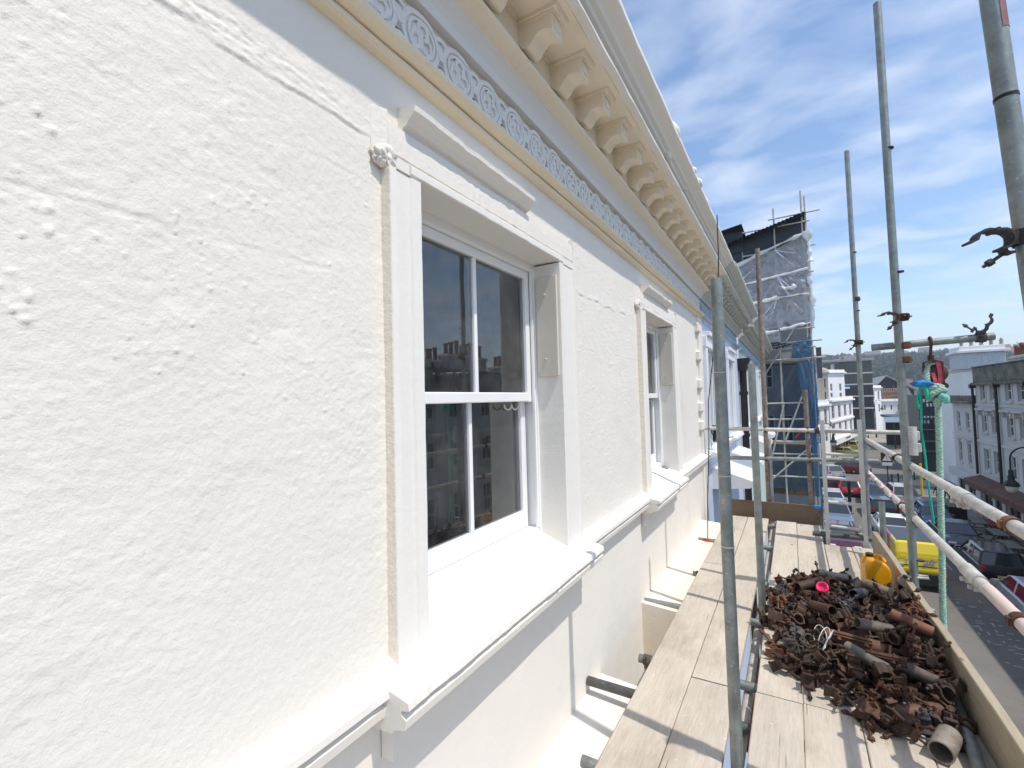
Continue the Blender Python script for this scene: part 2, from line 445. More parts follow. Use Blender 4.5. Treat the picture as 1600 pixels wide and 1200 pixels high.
M['blue_cloth'] = mat_plain('blue_cloth', (0.03, 0.22, 0.55), 0.9)
M['cable'] = mat_plain('black_cable', (0.01, 0.01, 0.012), 0.6)

# ------------------------------------------------------------------ the cream stucco house on the left
WX = -1.05                       # face of the wall
Y_END = 6.85                     # party line with the blue house
house = thing('terrace_house', 'cream white stucco terrace house with two sash windows and a scrolled frieze', 'house', (WX, 2.5, GZ))

# -- upper wall: a fine displaced sheet of lumpy old render
ys = np.unique(np.round(np.concatenate([np.arange(-3, 0, .06), np.arange(0, .1, .008), np.arange(.1, 1.04, .0043), np.arange(1.04, 3.0, .014), np.arange(3.0, Y_END, .03), [Y_END]]), 4))
zs = np.round(np.arange(-.83, 1.10, .0047), 4)
Yg, Zg = np.meshgrid(ys, zs, indexing='ij')
H = 0.005 * fbm(Yg * 2.1, Zg * 2.1, 3) + 0.0013 * fbm(Yg * 11, Zg * 15, 4, .6)
H += 0.0028 * fbm(Yg * 34 + 9, Zg * 52, 3, .68) * np.clip(.55 + 2.2 * fbm(Yg * 3.3 + 7, Zg * 3.3, 3), .15, 1.3)
patch = np.clip(fbm(Yg * 3.1 + 40, Zg * 3.1 + 3, 3) * 6, 0, 1)               # thicker trowelled coats
H += 0.0022 * patch
rr = np.random.RandomState(12)
def lump(y0, z0, r, h, sy=1.0):
    global H
    i0, i1 = np.searchsorted(ys, [y0 - 3 * r * sy, y0 + 3 * r * sy]); j0, j1 = np.searchsorted(zs, [z0 - 3 * r, z0 + 3 * r])
    if i1 <= i0 or j1 <= j0: return
    d = ((Yg[i0:i1, j0:j1] - y0) / (r * sy)) ** 2 + ((Zg[i0:i1, j0:j1] - z0) / r) ** 2
    H[i0:i1, j0:j1] += h * np.exp(-d * 1.6)
for k in range(60):                                                             # blisters under the paint, in swarms
    cy, cz = rr.uniform(.05, 1.0), rr.uniform(-.1, .72)
    for q in range(rr.randint(2, 8)):
        lump(cy + rr.normal(0, .03), cz + rr.normal(0, .03), rr.uniform(.0024, .0052), rr.choice([1, 1, 1, -.6]) * rr.uniform(.0016, .0046))
for k in range(60):
    lump(rr.uniform(2.4, 3.8), rr.uniform(-.6, .8), rr.uniform(.008, .016), rr.uniform(.0012, .004))
for k in range(70):
    lump(rr.uniform(.03, .28), rr.uniform(.15, .55), rr.uniform(.0035, .008), rr.uniform(.002, .006))
# joint lines and cracks running with the courses
def crack(z0, y0, y1, depth, w, wob, sd, step=0.0):
    global H
    zc = z0 + wob * 2 * fbm(Yg[:, :1] * 9 + sd, Yg[:, :1] * 0 + sd, 4) + .006 * fbm(Yg[:, :1] * 55 + sd, Yg[:, :1] * 0 + sd * 2, 3)
    m = ((Yg > y0) & (Yg < y1)) * np.clip((Yg - y0) / .05, 0, 1) * np.clip((y1 - Yg) / .05, 0, 1) * np.clip(.75 + 4 * fbm(Yg[:, :1] * 16 + sd * 3, Yg[:, :1] * 0 + sd, 2), .1, 1.2)
    depth = depth * .55; H += -depth * np.exp(-((Zg - zc) / w) ** 2) * m + depth * .7 * np.exp(-((Zg - zc - 2.1 * w) / (1.6 * w)) ** 2) * m
    H += step * m * np.clip((Zg - zc) / .012, 0, 1) * np.exp(-np.clip(Zg - zc, 0, 1) / .05)
crack(.37, .12, .86, .0016, .004, .004, 3.1)
crack(.815, .02, .55, .0016, .005, .006, 8.6, .0035)
crack(.80, .50, 1.0, .0022, .0045, .010, 18.6, .003)
crack(.66, .70, .98, .0012, .004, .02, 1.2)
crack(.62, 2.5, 3.5, .002, .007, .03, 5.2, .003)
crack(.30, 2.5, 3.8, .0016, .006, .008, 6.2)
for (a_, b_, z_, q_) in ((.35, .75, .52, 2.2), (.15, .6, .10, 4.4), (.5, .98, .02, 7.1), (.3, .8, -.3, 9.3), (.1, .45, .62, 11.9), (.62, .98, .45, 13.3)):
    crack(z_, a_, b_, .0009, .0024, .05, q_)
band = np.exp(-((Zg - .85) / .035) ** 2) * np.clip(1.2 - Yg, 0, 1) * (Yg > -.2)
H += band * 0.015 * fbm(Yg * 30, Zg * 95, 4, .65)
mb = MB()
keep = []
openings = [(1.15, 2.22), (3.89, 4.95)]
idx = lambda i, j: i * len(zs) + j
mb.v = [(WX + float(H[i, j]), float(ys[i]), float(zs[j])) for i in range(len(ys)) for j in range(len(zs))]
for i in range(len(ys) - 1):
    yc = (ys[i] + ys[i + 1]) / 2
    cut = any(a - .07 < yc < b + .07 for a, b in openings)
    for j in range(len(zs) - 1):
        if cut and zs[j] < .79: continue
        mb.f.append((idx(i, j), idx(i + 1, j), idx(i + 1, j + 1), idx(i, j + 1)))
mb.sm = [True] * len(mb.f); mb.mi = [0] * len(mb.f)
obj('wall', mb, M['stucco'], house)
# -- the wall below the string course
ys2 = np.round(np.concatenate([np.arange(-3, 0, .1), np.arange(0, Y_END, .03), [Y_END]]), 3); zs2 = np.arange(-2.4, -.80, .025)
Y2, Z2 = np.meshgrid(ys2, zs2, indexing='ij')
H2 = .008 * fbm(Y2 * 1.7 + 5, Z2 * 1.7, 4) + .0025 * fbm(Y2 * 14, Z2 * 14, 3)
mb = MB(); n2 = len(zs2)
mb.v = [(WX + float(H2[i, j]) - .002, float(ys2[i]), float(zs2[j])) for i in range(len(ys2)) for j in range(n2)]
mb.f = [(i * n2 + j, (i + 1) * n2 + j, (i + 1) * n2 + j + 1, i * n2 + j + 1) for i in range(len(ys2) - 1) for j in range(n2 - 1)]
mb.sm = [True] * len(mb.f); mb.mi = [0] * len(mb.f)
obj('lower_wall', mb, M['trim'], house)
obj('ground_storey_wall', MB().box(WX - .3, WX - .012, -3, Y_END - .004, GZ - .2, -2.39), M['stucco'], house)
obj('side_wall', MB().box(-7.0, WX - .02, Y_END - .25, Y_END - .003, GZ, 1.2), M['stucco'], house)
obj('flat_roof', MB().box(-9.0, WX - .06, -3, Y_END - .26, 1.60, 1.66), M['weathered'], house)

# -- string course with a broken nosing
def nosing(seed, amp=.006, keys=(1, 2, 3)):
    def j(y, k):
        if k in keys:
            s = rough(amp, 7, seed)(y) + rough(amp * .8, 31, seed + 1)(y) + max(0, rough(amp * 1.6, 3, seed + 7)(y)) * rough(3.0, 70, seed + 2)(y)
            return (s, s * .6)
        return (rough(.002, 6, seed + 3)(y), rough(.002, 6, seed + 4)(y))
    return j
STR = [(-1.12, -.725), (-1.045, -.742), (-.972, -.774), (-.970, -.792), (-.996, -.797), (-.999, -.806), (-.979, -.816), (-.984, -.842), (-1.012, -.853), (-1.02, -.868), (-1.12, -.872)]
obj('string_course', MB().sweep(STR, np.arange(-3, Y_END - .001, .022), nosing(2, .003)), M['trim'], house)
def sill(y0, y1, seed):
    P = [(-1.26, -.668), (-1.17, -.692), (-1.045, -.739), (-.970, -.770), (-.904, -.787), (-.900, -.806), (-.928, -.813), (-.931, -.823), (-.907, -.833), (-.912, -.858), (-.952, -.870), (-.960, -.882), (-1.04, -.887), (-1.26, -.887)]
    ok = obj('window_sill', MB().sweep(P, np.arange(y0, y1, .012), nosing(seed, .0075, (4, 5, 6, 7))), M['trim'], house)
    a = [(-1.048, -.876), (-.985, -.874), (-.990, -.905), (-1.004, -.918), (-1.006, -1.000), (-1.048, -1.004)]
    obj('sill_apron', MB().sweep(a, np.arange(y0 + .045, y1 - .05, .03), nosing(seed + 3, .002)), M['trim'], house)
sill(.928, 2.43, 11)
sill(3.64, 4.84, 23)

# -- ledge and block below the transoms
obj('lower_ledge', MB().sweep([(-1.06, -1.63), (-.62, -1.66), (-.60, -1.72), (-.95, -1.80), (-1.06, -1.80)], np.arange(-3, 2.75, .05), nosing(31, .003)), M['trim'], house)
obj('pediment_block', MB().sweep([(-1.06, -1.555), (-.66, -1.585), (-.64, -1.66), (-.68, -1.68), (-.70, -2.0), (-1.06, -2.02)], np.arange(3.60, 6.40, .05), nosing(33, .003)), M['cream'], house)

# -- entablature: mouldings, frieze bed, soffit, corona
def jit(a, seed, f=3.0):
    return lambda y, k: (rough(a, f, seed + k * .37)(y), rough(a, f, seed + 50 + k * .37)(y))
YE = np.arange(-3, Y_END + .001, .05)
P_LOW = [(-1.10, 1.066), (-1.040, 1.070), (-1.026, 1.073), (-1.016, 1.080), (-1.013, 1.090), (-1.018, 1.099), (-1.026, 1.102), (-1.010, 1.104), (-.994, 1.109), (-.983, 1.118), (-.979, 1.128), (-.984, 1.138), (-1.10, 1.150)]
obj('lower_moulding', MB().sweep(P_LOW, np.arange(-3, Y_END + .001, .025), jit(.0035, 4, 6)), M['moulding'], house)
obj('frieze_ledge', MB().sweep([(-1.10, 1.1505), (-.986, 1.1365), (-.990, 1.146), (-1.012, 1.158), (-1.10, 1.160)], YE, jit(.0012, 5)), M['frieze'], house)  # same paint as the moulding below; paler tone stands for sky light
obj('frieze_bed', MB().box(-1.10, -1.052, -3, Y_END, 1.158, 1.37), M['cream'], house)
P_BED = [(-1.10, 1.352), (-1.018, 1.354), (-1.015, 1.362), (-1.006, 1.385), (-.990, 1.408), (-.974, 1.424), (-.966, 1.428), (-.964, 1.434), (-.918, 1.450), (-.908, 1.453), (-.906, 1.467), (-.936, 1.470), (-1.10, 1.472)]
obj('cavetto', MB().sweep([(-1.10, 1.352), (-1.018, 1.354), (-1.015, 1.362), (-1.008, 1.382), (-.996, 1.402), (-.984, 1.416), (-.974, 1.424), (-.966, 1.4275), (-1.10, 1.4278)], YE, jit(.001, 8)), M['frieze'], house)  # sky-lit face of the same paint, given a whiter colour
obj('bed_moulding', MB().sweep([(-1.10, 1.428), (-.966, 1.428), (-.964, 1.434), (-.918, 1.450), (-.908, 1.453), (-.906, 1.467), (-.936, 1.470), (-1.10, 1.472)], YE, jit(.001, 6)), M['cream'], house)  # underside of the same paint, its warm bounce put into the tan
obj('modillion_band', MB().box(-1.10, -.94, -3, Y_END, 1.471, 1.632), M['cream'], house)
P_COR = [(-1.10, 1.6325), (-.722, 1.6325), (-.718, 1.621), (-.688, 1.621), (-.680, 1.630), (-.683, 1.650), (-.706, 1.660), (-.708, 1.716), (-.692, 1.721), (-.684, 1.738), (-.664, 1.748), (-.655, 1.764), (-.634, 1.782), (-.610, 1.792), (-.602, 1.800), (-.598, 1.806), (-.598, 1.832), (-.61, 1.838), (-1.30, 1.858), (-1.30, 1.64)]
def cj(y, k):
    c = rough(.004, 9, 70)(y) if k in (2, 3, 4) else 0
    c2 = rough(.005, 5, 71)(y) if k in (15, 16, 17) else 0
    return (c * .6 + c2 * .6, c + c2 * .8)
obj('soffit', MB().box(-.9395, -.7225, -3, Y_END - .002, 1.6296, 1.6340), M['cream'], house)  # separate sheet so the underside's bounce light can be coloured tan
obj('corona', MB().sweep(P_COR, np.arange(-3, Y_END + .001, .022), cj), M['trim'], house)
# chipped lumps of old paint along the drip and the gutter edge
for (y, z, x, s) in [(3.42, 1.74, -.69, .05), (4.05, 1.735, -.69, .035), (3.36, 1.862, -.64, .085), (4.0, 1.845, -.62, .05), (4.25, 1.84, -.615, .06), (4.7, 1.845, -.62, .04)]:
    mbk = MB(); bm = bmesh.new(); bmesh.ops.create_icosphere(bm, subdivisions=2, radius=1)
    for v in bm.verts:
        q = 1 + 0.5 * float(fbm(np.array([v.co.x * 2 + y * 9]), np.array([v.co.y * 2 + v.co.z * 3]), 3)[0] * 2)
        v.co = Vector((v.co.x * s * .55 * q + x, v.co.y * s * 1.1 * q + y, v.co.z * s * .7 * q + z))
    bm.verts.index_update()
    mbk.add([v.co[:] for v in bm.verts], [[v.index for v in f.verts] for f in bm.faces], True); bm.free()
    obj('plaster_lump', mbk, M['stucco'], house)

# -- scrolled modillions
def modillion_mesh():
    b = MB()
    top = 1.606
    prof = [(-.9405, top), (-.9405, 1.530), (-.932, 1.514), (-.920, 1.503), (-.905, 1.499), (-.890, 1.504), (-.878, 1.516), (-.868, 1.531), (-.856, 1.543), (-.842, 1.549), (-.826, 1.550), (-.808, 1.545), (-.795, 1.538), (-.782, 1.530), (-.782, top)]
    pts = np.array(prof[1:14]); d = np.concatenate([[0], np.cumsum(np.hypot(*np.diff(pts, axis=0).T))]); sv_ = np.linspace(0, d[-1], 40)
    cx, cz = np.interp(sv_, d, pts[:, 0]), np.interp(sv_, d, pts[:, 1])
    for _ in range(3): cx[1:-1] = (cx[:-2] + 2 * cx[1:-1] + cx[2:]) / 4; cz[1:-1] = (cz[:-2] + 2 * cz[1:-1] + cz[2:]) / 4
    low = list(zip(cx.tolist(), cz.tolist()))
    full = [prof[0]] + low + [prof[-1]]; nf = len(full)
    b.add([(p[0], -.049, p[1]) for p in full], [tuple(range(nf))]); b.add([(p[0], .049, p[1]) for p in full], [tuple(range(nf))[::-1]])
    m_ = len(low); b.add([(p[0], -.049, p[1]) for p in low] + [(p[0], .049, p[1]) for p in low], [(i, m_ + i, m_ + i + 1, i + 1) for i in range(m_ - 1)], True)
    b.add([(-.782, -.049, 1.530), (-.782, .049, 1.530), (-.782, .049, top), (-.782, -.049, top)], [(0, 1, 2, 3)])
    b.prism([(-.9405, 1.6062), (-.776, 1.6062), (-.770, 1.614), (-.9405, 1.614)], 'y', -.055, .055)
    b.prism([(-.9405, 1.6142), (-.762, 1.6142), (-.752, 1.626), (-.752, 1.6315), (-.9405, 1.6315)], 'y', -.066, .066)
    b.box(-.7815, -.7785, -.030, .030, 1.556, 1.598)
    return b.mesh('modillion', M['cream'])
MOD = modillion_mesh()
def row(me, name, parent, y0, step, y_lo, y_hi, mat=None):
    k0 = math.ceil((y_lo - y0) / step); k1 = math.floor((y_hi - y0) / step)
    for k in range(k0, k1 + 1):
        o = bpy.data.objects.new(name, me[k % len(me)] if isinstance(me, list) else me); COL.objects.link(o)
        o.parent = parent; o.matrix_parent_inverse = base_inv(parent); o.location = (0, y0 + k * step, 0)
        if mat:
            o.material_slots[0].link = 'OBJECT'; o.material_slots[0].material = mat
row(MOD, 'modillion', house, 1.757, .310, .8, Y_END - .07)
def coffer_mesh():
    b = MB()
    a, c = -.080, .080
    b.box(-.9395, -.930, a, c, 1.618, 1.632); b.box(-.932, -.922, a + .012, c - .012, 1.625, 1.6315)
    return b.mesh('soffit_moulding', M['cream'])
row(coffer_mesh(), 'soffit_moulding', house, 1.757 + .155, .310, .8, Y_END - .1)

# -- running scroll ornament of the frieze, one casting per repeat
def ornament_mesh(sd):
    b = MB(); X = -1.036
    def ring(cy, cz, ry, rz, a0, a1, w, t=.022, n=18, x=X):
        P = [(x, cy + ry * math.cos(math.radians(a0 + (a1 - a0) * i / n)), cz + rz * math.sin(math.radians(a0 + (a1 - a0) * i / n))) for i in range(n + 1)]
        b.strip(P, (1, 0, 0), t, w)
    # solid backing of the casting, scalloped along the top, pierced low down between the scrolls
    n = 26; C = [(X + .004, .083 * math.cos(2 * math.pi * i / n), 1.242 + .077 * math.sin(2 * math.pi * i / n)) for i in range(n)]
    Bk = [(X - .016, p[1], p[2]) for p in C]
    b.add(C + Bk, [tuple(range(n))] + [(i, n + i, n + (i + 1) % n, (i + 1) % n) for i in range(n)])
    b.box(X - .015, X + .002, .070, .137, 1.214, 1.292); b.box(X - .015, X + .001, -.106, .106, 1.150, 1.170)
    ring(0, 1.240, .087, .080, 0, 360, .019, .020, 26)          # outer band of the scroll
    ring(0, 1.240, .064, .058, 0, 360, .010, .024, 24)          # inner bead
    ring(.005, 1.272, .024, .020, -60, 250, .015, .025, 12)     # curled leaf
    ring(-.028, 1.225, .020, .026, 40, 330, .014, .024, 12)
    ring(.030, 1.222, .020, .024, -150, 140, .014, .024, 12)
    for (cy, cz, ry, rz) in [(0, 1.236, .016, .034), (-.030, 1.255, .012, .020), (.032, 1.256, .012, .020), (0, 1.200, .026, .012)]:
        n = 10; vs = [(X + .007, cy + ry * math.cos(2 * math.pi * i / n), cz + rz * math.sin(2 * math.pi * i / n)) for i in range(n)] + [(X + .016, cy, cz)]
        vb = [(X - .018, p[1], p[2]) for p in vs[:n]]
        b.add(vs + vb, [(i, (i + 1) % n, n) for i in range(n)] + [(n + 1 + i, n + 1 + (i + 1) % n, (i + 1) % n, i) for i in range(n)], False)
    # link between neighbours: clasp, lower loop and small curl
    b.bbox(X - .015, X + .012, .086, .120, 1.222, 1.262, .004)
    ring(.104, 1.284, .030, .020, 10, 170, .016, .020, 8)
    ring(.103, 1.200, .034, .026, 190, 350, .017, .022, 8)
    ring(.103, 1.242, .012, .014, 0, 360, .010, .026, 10)
    ring(.103, 1.176, .020, .012, 0, 360, .012, .024, 10)
    b.box(X - .015, X + .006, -.105, .105, 1.158, 1.166)
    v_ = np.array(b.v); q_ = .0030
    d_ = np.stack([fbm(v_[:, 1] * 28 + sd, v_[:, 2] * 28 + k * 9.1 + sd, 3) for k in range(3)], 1) * q_ * 2.2
    b.v = [tuple(p) for p in (v_ + d_)]
    return b.mesh('frieze_ornament', M['frieze'])
ORN = [ornament_mesh(s_) for s_ in (1.3, 5.7, 9.2, 14.6, 21.1)]
row(ORN, 'frieze_ornament', house, 1.181, .209, .7, Y_END - .1)

# -- sash windows
def sash_window(y0, y1, lock=True):
    yl, yr = y0 - .05, y1 + .055
    w = obj('sash_window', MB()
        .bbox(-1.30, -1.165, yl - .03, y0 + .012, -.70, .78, .003).bbox(-1.30, -1.165, y1 - .012, yr + .03, -.70, .78, .003)
        .box(-1.185, -1.172, y0 + .0125, y0 + .030, -.66, .7).box(-1.185, -1.172, y1 - .030, y1 - .0125, -.66, .7)
        .bbox(-1.30, -1.168, y0 + .012, y1 - .012, .695, .78, .003).bbox(-1.31, -1.175, y0 + .0125, y1 - .0125, -.715, -.662, .003), M['gloss_white'], house)
    a, c = y0 + .031, y1 - .031
    m = (a + c) / 2 + .012
    up = MB().bbox(-1.226, -1.188, a, a + .040, -.002, .694, .003).bbox(-1.226, -1.188, c - .040, c, -.002, .694, .003)
    up.bbox(-1.225, -1.189, a + .040, c - .040, .652, .694, .003).bbox(-1.228, -1.184, a + .040, c - .040, .001, .047, .004)
    up.bbox(-1.222, -1.192, m - .012, m + .012, .047, .652, .003)
    obj('upper_sash', up, M['gloss_white'], w)
    lo = MB().bbox(-1.268, -1.230, a, a + .046, -.660, .042, .003).bbox(-1.268, -1.230, c - .046, c, -.660, .042, .003)
    lo.bbox(-1.267, -1.231, a + .046, c - .046, -.660, -.570, .003).bbox(-1.267, -1.229, a + .046, c - .046, .002, .042, .003)
    lo.bbox(-1.264, -1.234, m - .012, m + .012, -.570, .002, .003)
    obj('lower_sash', lo, M['gloss_white'], w)
    for (x, p, q, z0, z1) in ((-1.207, a + .039, m - .011, .046, .653), (-1.207, m + .011, c - .039, .046, .653), (-1.249, a + .045, m - .011, -.571, .003), (-1.249, m + .011, c - .045, -.571, .003)):
        obj('pane', MB().box(x - .002, x + .002, p, q, z0, z1), M['glass'], w)
    # lifting eyes on the meeting rail
    for yy in (a + .10, c - .20, c - .13):
        t = MB(); t.path([(-1.215 + .0, yy + .035 * math.cos(q), -.012 - .026 * math.sin(q)) for q in np.linspace(0, math.pi, 12)], .004, 6)
        obj('sash_cord', t, M['lace'], w)
    # what shows of the room
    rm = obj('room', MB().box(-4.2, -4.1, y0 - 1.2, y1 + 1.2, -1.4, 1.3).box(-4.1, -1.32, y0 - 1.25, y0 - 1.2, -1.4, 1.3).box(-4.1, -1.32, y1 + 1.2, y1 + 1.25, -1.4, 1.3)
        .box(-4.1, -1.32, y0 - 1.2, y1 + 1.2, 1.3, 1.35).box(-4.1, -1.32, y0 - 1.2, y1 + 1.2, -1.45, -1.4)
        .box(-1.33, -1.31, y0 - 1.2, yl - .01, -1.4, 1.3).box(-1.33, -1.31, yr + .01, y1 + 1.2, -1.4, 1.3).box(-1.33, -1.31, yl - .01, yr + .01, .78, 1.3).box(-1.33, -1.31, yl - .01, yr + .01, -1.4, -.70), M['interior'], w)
    sh = MB(); sh.prism([(-1.285, y1 + .030), (-1.66, y1 - .235), (-1.675, y1 - .21), (-1.30, y1 + .05)], 'z', -.70, .74)
    obj('shutter', sh, M['shutter'], w)
    cu = MB(); P = [(-1.62 - .02 * math.sin(i * 1.9), y1 - .43 + .02 * i) for i in range(9)]
    cu.add([(p[0], p[1], z) for z in (-.70, .75) for p in P], [(i, i + 1, 9 + i + 1, 9 + i) for i in range(8)], True)
    obj('curtain', cu, M['curtain'], w)
    bl = MB(); n = 22; vs = []
    for i in range(n + 1):
        yy = yl + (yr - yl) * i / n; vs += [(-1.35, yy, .76), (-1.35 + .006 * math.sin(i * 2.1), yy, .615 + .012 * math.cos(i * math.pi))]
    bl.add(vs, [(2 * i, 2 * i + 1, 2 * i + 3, 2 * i + 2) for i in range(n)])
    obj('pelmet', bl, M['lace'], w)
    return w
def surround(y0, y1, yo0, yo1, hood, seed):
    rj = lambda a, f, s: (lambda z: rough(a, f, s)(z))
    def jamb(name, pr, mat, za, zb):
        zz_ = np.arange(za, zb, .014); b = MB(); vs = []
        for z in zz_:
            for k, (y, x) in enumerate(pr):
                vs.append((x + rough(.0008, 14, seed + k)(z), y + rough(.0014, 12, seed + 9 + k)(z), z))
        n = len(pr); b.add(vs, [(i * n + k, i * n + (k + 1) % n, (i + 1) * n + (k + 1) % n, (i + 1) * n + k) for i in range(len(zz_) - 1) for k in range(n)])
        b.add(vs[-n:], [tuple(range(n))]); obj(name, b, mat, house)
    zt = .7345
    jamb('window_jamb', [(y0 + .002, -1.17), (yo0, -1.17), (yo0, -1.012), (yo0 + .022, -1.008), (yo0 + .030, -1.020), (y0 - .050, -1.022), (y0 - .044, -1.014), (y0 - .004, -1.012), (y0, -1.018)], M['surround'], -.80, zt)
    jamb('window_jamb', [(y1, -1.018), (y1 + .006, -1.012), (y1 + .046, -1.014), (y1 + .052, -1.022), (yo1 - .03, -1.022), (yo1 - .02, -1.010), (yo1, -1.014), (yo1, -1.17), (y1 - .002, -1.17)], M['surround'], -.80, zt)
    obj('jamb_side', MB().box(-1.062, -1.0135, yo0 - .002, yo0 + .004, -.80, zt - .01), M['jamb_bounce'], house)  # thin strip whose colour holds the bounce light on this side
    # flat lintel with a thin moulding, and the reveal's soffit
    obj('window_head', MB().sweep([(-1.17, .7346), (-1.017, .7346), (-1.0135, .739), (-1.0135, .764), (-1.018, .769), (-1.17, .770)], np.arange(y0 - .046, y1 + .047, .02), nosing(seed + 20, .0016, (1, 2, 3, 4))), M['surround'], house)
    obj('head_panel', MB().sweep([(-1.17, .7702), (-1.0275, .7702), (-1.0275, .775), (-1.0215, .778), (-1.0225, .83), (-1.0245, .869), (-1.17, .870)], np.arange(yo0 + .004, yo1 - .003, .02), nosing(seed + 24, .0018, (3, 4, 5))), M['stucco'], house)
    for ya, yb in ((yo0 + .002, y0 - .0465), (y1 + .0475, yo1 - .003)):
        obj('corner_block', MB().sweep([(-1.17, .7348), (-1.021, .7348), (-1.0205, .7700), (-1.17, .7701)], np.linspace(ya, yb, 7), nosing(seed + 26, .0016, (1, 2))), M['surround'], house)
    for ya, yb in ((yo0 + .004, yo0 - .040), (yo1 - .003, yo1 + .060)):
        pz = [(-1.052, ya), (-1.0235, ya), (-1.031, ya + (yb - ya) * .35), (-1.049, yb)]
        obj('render_fillet', MB().prism(pz, 'z', .772, .905), M['stucco'], house)
    h0, h1 = hood
    Po = [(-1.06, .868), (-1.034, .870), (-1.027, .884), (-1.012, .890), (-1.003, .903), (-.987, .915), (-.979, .924), (-.977, .941), (-.990, .949), (-1.06, .958)]
    obj('hood_mould', MB().sweep(Po, np.arange(h0, h1, .014), nosing(seed + 30, .0045, (2, 3, 4, 5, 6, 7, 8))), M['stucco'], house)
    # board screwed to the far reveal
    pl = obj('reveal_plate', MB().bbox(-1.150, -1.030, y1 - .022, y1 - .004, .13, .66, .003), M['plate'], house)
    for z in (.22, .56):
        obj('bolt', MB().tube((-1.10, y1 - .036, z), (-1.10, y1 - .0222, z), .006, 8), M['plate'], pl)
    # lump of render where the jamb meets the wall
    for q_, (y, z, s) in enumerate([(yo0 - .010, zt + .004, .017), (yo0 + .012, zt + .012, .021), (yo0 - .022, zt + .024, .020), (yo0 + .030, zt + .030, .018), (yo0 + .004, zt + .036, .024), (yo0 - .030, zt + .006, .012)]):
        b = MB(); bm = bmesh.new(); bmesh.ops.create_icosphere(bm, subdivisions=3, radius=1)
        for v in bm.verts:
            q = 1 + float(fbm(np.array([v.co.x * 4 + y * 9 + q_ * 5]), np.array([v.co.y * 4 + v.co.z * 3]), 3)[0]) * 1.5
            v.co = Vector((v.co.x * s * .8 * q - 1.034, v.co.y * s * 1.2 * q + y, v.co.z * s * q + z))
        bm.verts.index_update()
        b.add([v.co[:] for v in bm.verts], [[v.index for v in f.verts] for f in bm.faces], True); bm.free()
        obj('plaster_lump', b, M['stucco'], house)
sash_window(1.15, 2.22); surround(1.15, 2.22, 1.010, 2.42, (1.085, 1.90), 100)
sash_window(3.89, 4.95); surround(3.89, 4.95, 3.735, 5.16, (3.88, 4.80), 200)
# little stubs of old brackets near the party line
for z in (.92, .55, .18, -.12, -.36):
    obj('bracket_stub', MB().bbox(-1.06, -1.0, 6.42, 6.60, z - .07, z + .05, .012), M['stucco'], house)
obj('party_pilaster', MB().bbox(-1.10, -1.022, 6.55, Y_END - .002, -2.3, 1.07, .006), M['stucco'], house)

# ------------------------------------------------------------------ the neighbours along the same side
def neighbour(root, y0, y1, wall, trim, wins, zoff=0.0, orn=True):
    w = MB(); ed = [y0] + [e for a in wins for e in (a[0], a[1])] + [y1]
    for i in range(0, len(ed), 2): w.box(-1.3, WX + .001, ed[i] + .003, ed[i + 1], -2.6, 1.08)
    for a in wins: w.box(-1.3, WX + .001, a[0], a[1], .70, 1.08); w.box(-1.3, WX + .001, a[0], a[1], -2.6, -.66)
    obj('wall', w, wall, root)
    obj('ground_storey_wall', MB().box(-1.3, WX - .01, y0 + .003, y1, GZ - .2, -2.6), wall, root)
    obj('string_course', MB().sweep(STR, [y0 + .004, (y0 + y1) / 2, y1 - .002]), M['trim'], root)
    Y_ = np.arange(y0 + .004, y1, .09)
    obj('lower_moulding', MB().sweep(P_LOW, Y_, jit(.002, 4, 6)), trim, root)
    obj('frieze_bed', MB().box(-1.10, -1.045, y0 + .003, y1, 1.158, 1.37), trim, root)
    obj('bed_moulding', MB().sweep(P_BED, Y_), M['weathered'], root)
    obj('modillion_band', MB().box(-1.10, -.94, y0 + .003, y1, 1.471, 1.632), M['weathered'], root)
    obj('corona', MB().sweep(P_COR, np.arange(y0 + .004, y1, .04), cj), M['weathered'], root)
    row(MOD, 'modillion', root, y0 + .2, .31, y0 + .1, y1 - .1, M['weathered'])
    if orn: row(ORN, 'frieze_ornament', root, y0 + .15, .209, y0 + .1, min(y1 - .1, y0 + 4.9), M['blue_trim'])
    g = MB(); g.strip([(-.655 + .055 * math.cos(q), 0, 1.86 + .055 * math.sin(q)) for q in np.linspace(math.pi, 2 * math.pi, 9)], (0, 1, 0), .01, .008)
    obj('gutter', MB().tube((-.63, y0 + .3, 1.835), (-.63, y1 - .05, 1.835), .052, 12), M['weathered'], root)
    obj('roof', MB().add([(-.75, y0, 1.84), (-.75, y1, 1.84), (-4.5, y1, 3.4), (-4.5, y0, 3.4), (-4.5, y0, 1.5), (-4.5, y1, 1.5)], [(0, 1, 2, 3), (3, 2, 5, 4)]), M['weathered'], root)
    for (a, b) in wins:
        wd = obj('window', MB().bbox(-1.06, -1.0, a - .15, a, -.72, .70, .006).bbox(-1.06, -1.0, b, b + .15, -.72, .70, .006).bbox(-1.06, -.99, a - .16, b + .16, .70, .86, .006)
                 .bbox(-1.06, -.95, a - .12, b + .12, .861, .92, .006).box(-1.28, -1.07, a, a + .08, -.66, .70).box(-1.28, -1.07, b - .08, b, -.66, .70).box(-1.26, -1.20, a + .08, b - .08, -.02, .03).box(-1.26, -1.08, a + .08, b - .08, .64, .70), M['gloss_white'], root)
        obj('pane', MB().box(-1.235, -1.23, a + .08, b - .08, -.66, .64), M['glass'], wd)
        obj('back_board', MB().box(-1.5, -1.49, a - .2, b + .2, -.8, .8), M['shutter'], wd)
        obj('sill', MB().sweep([(-1.28, -.668), (-.889, -.772), (-.885, -.80), (-.93, -.82), (-1.04, -.86), (-1.28, -.86)], [a - .25, b + .25]), M['gloss_white'], wd)
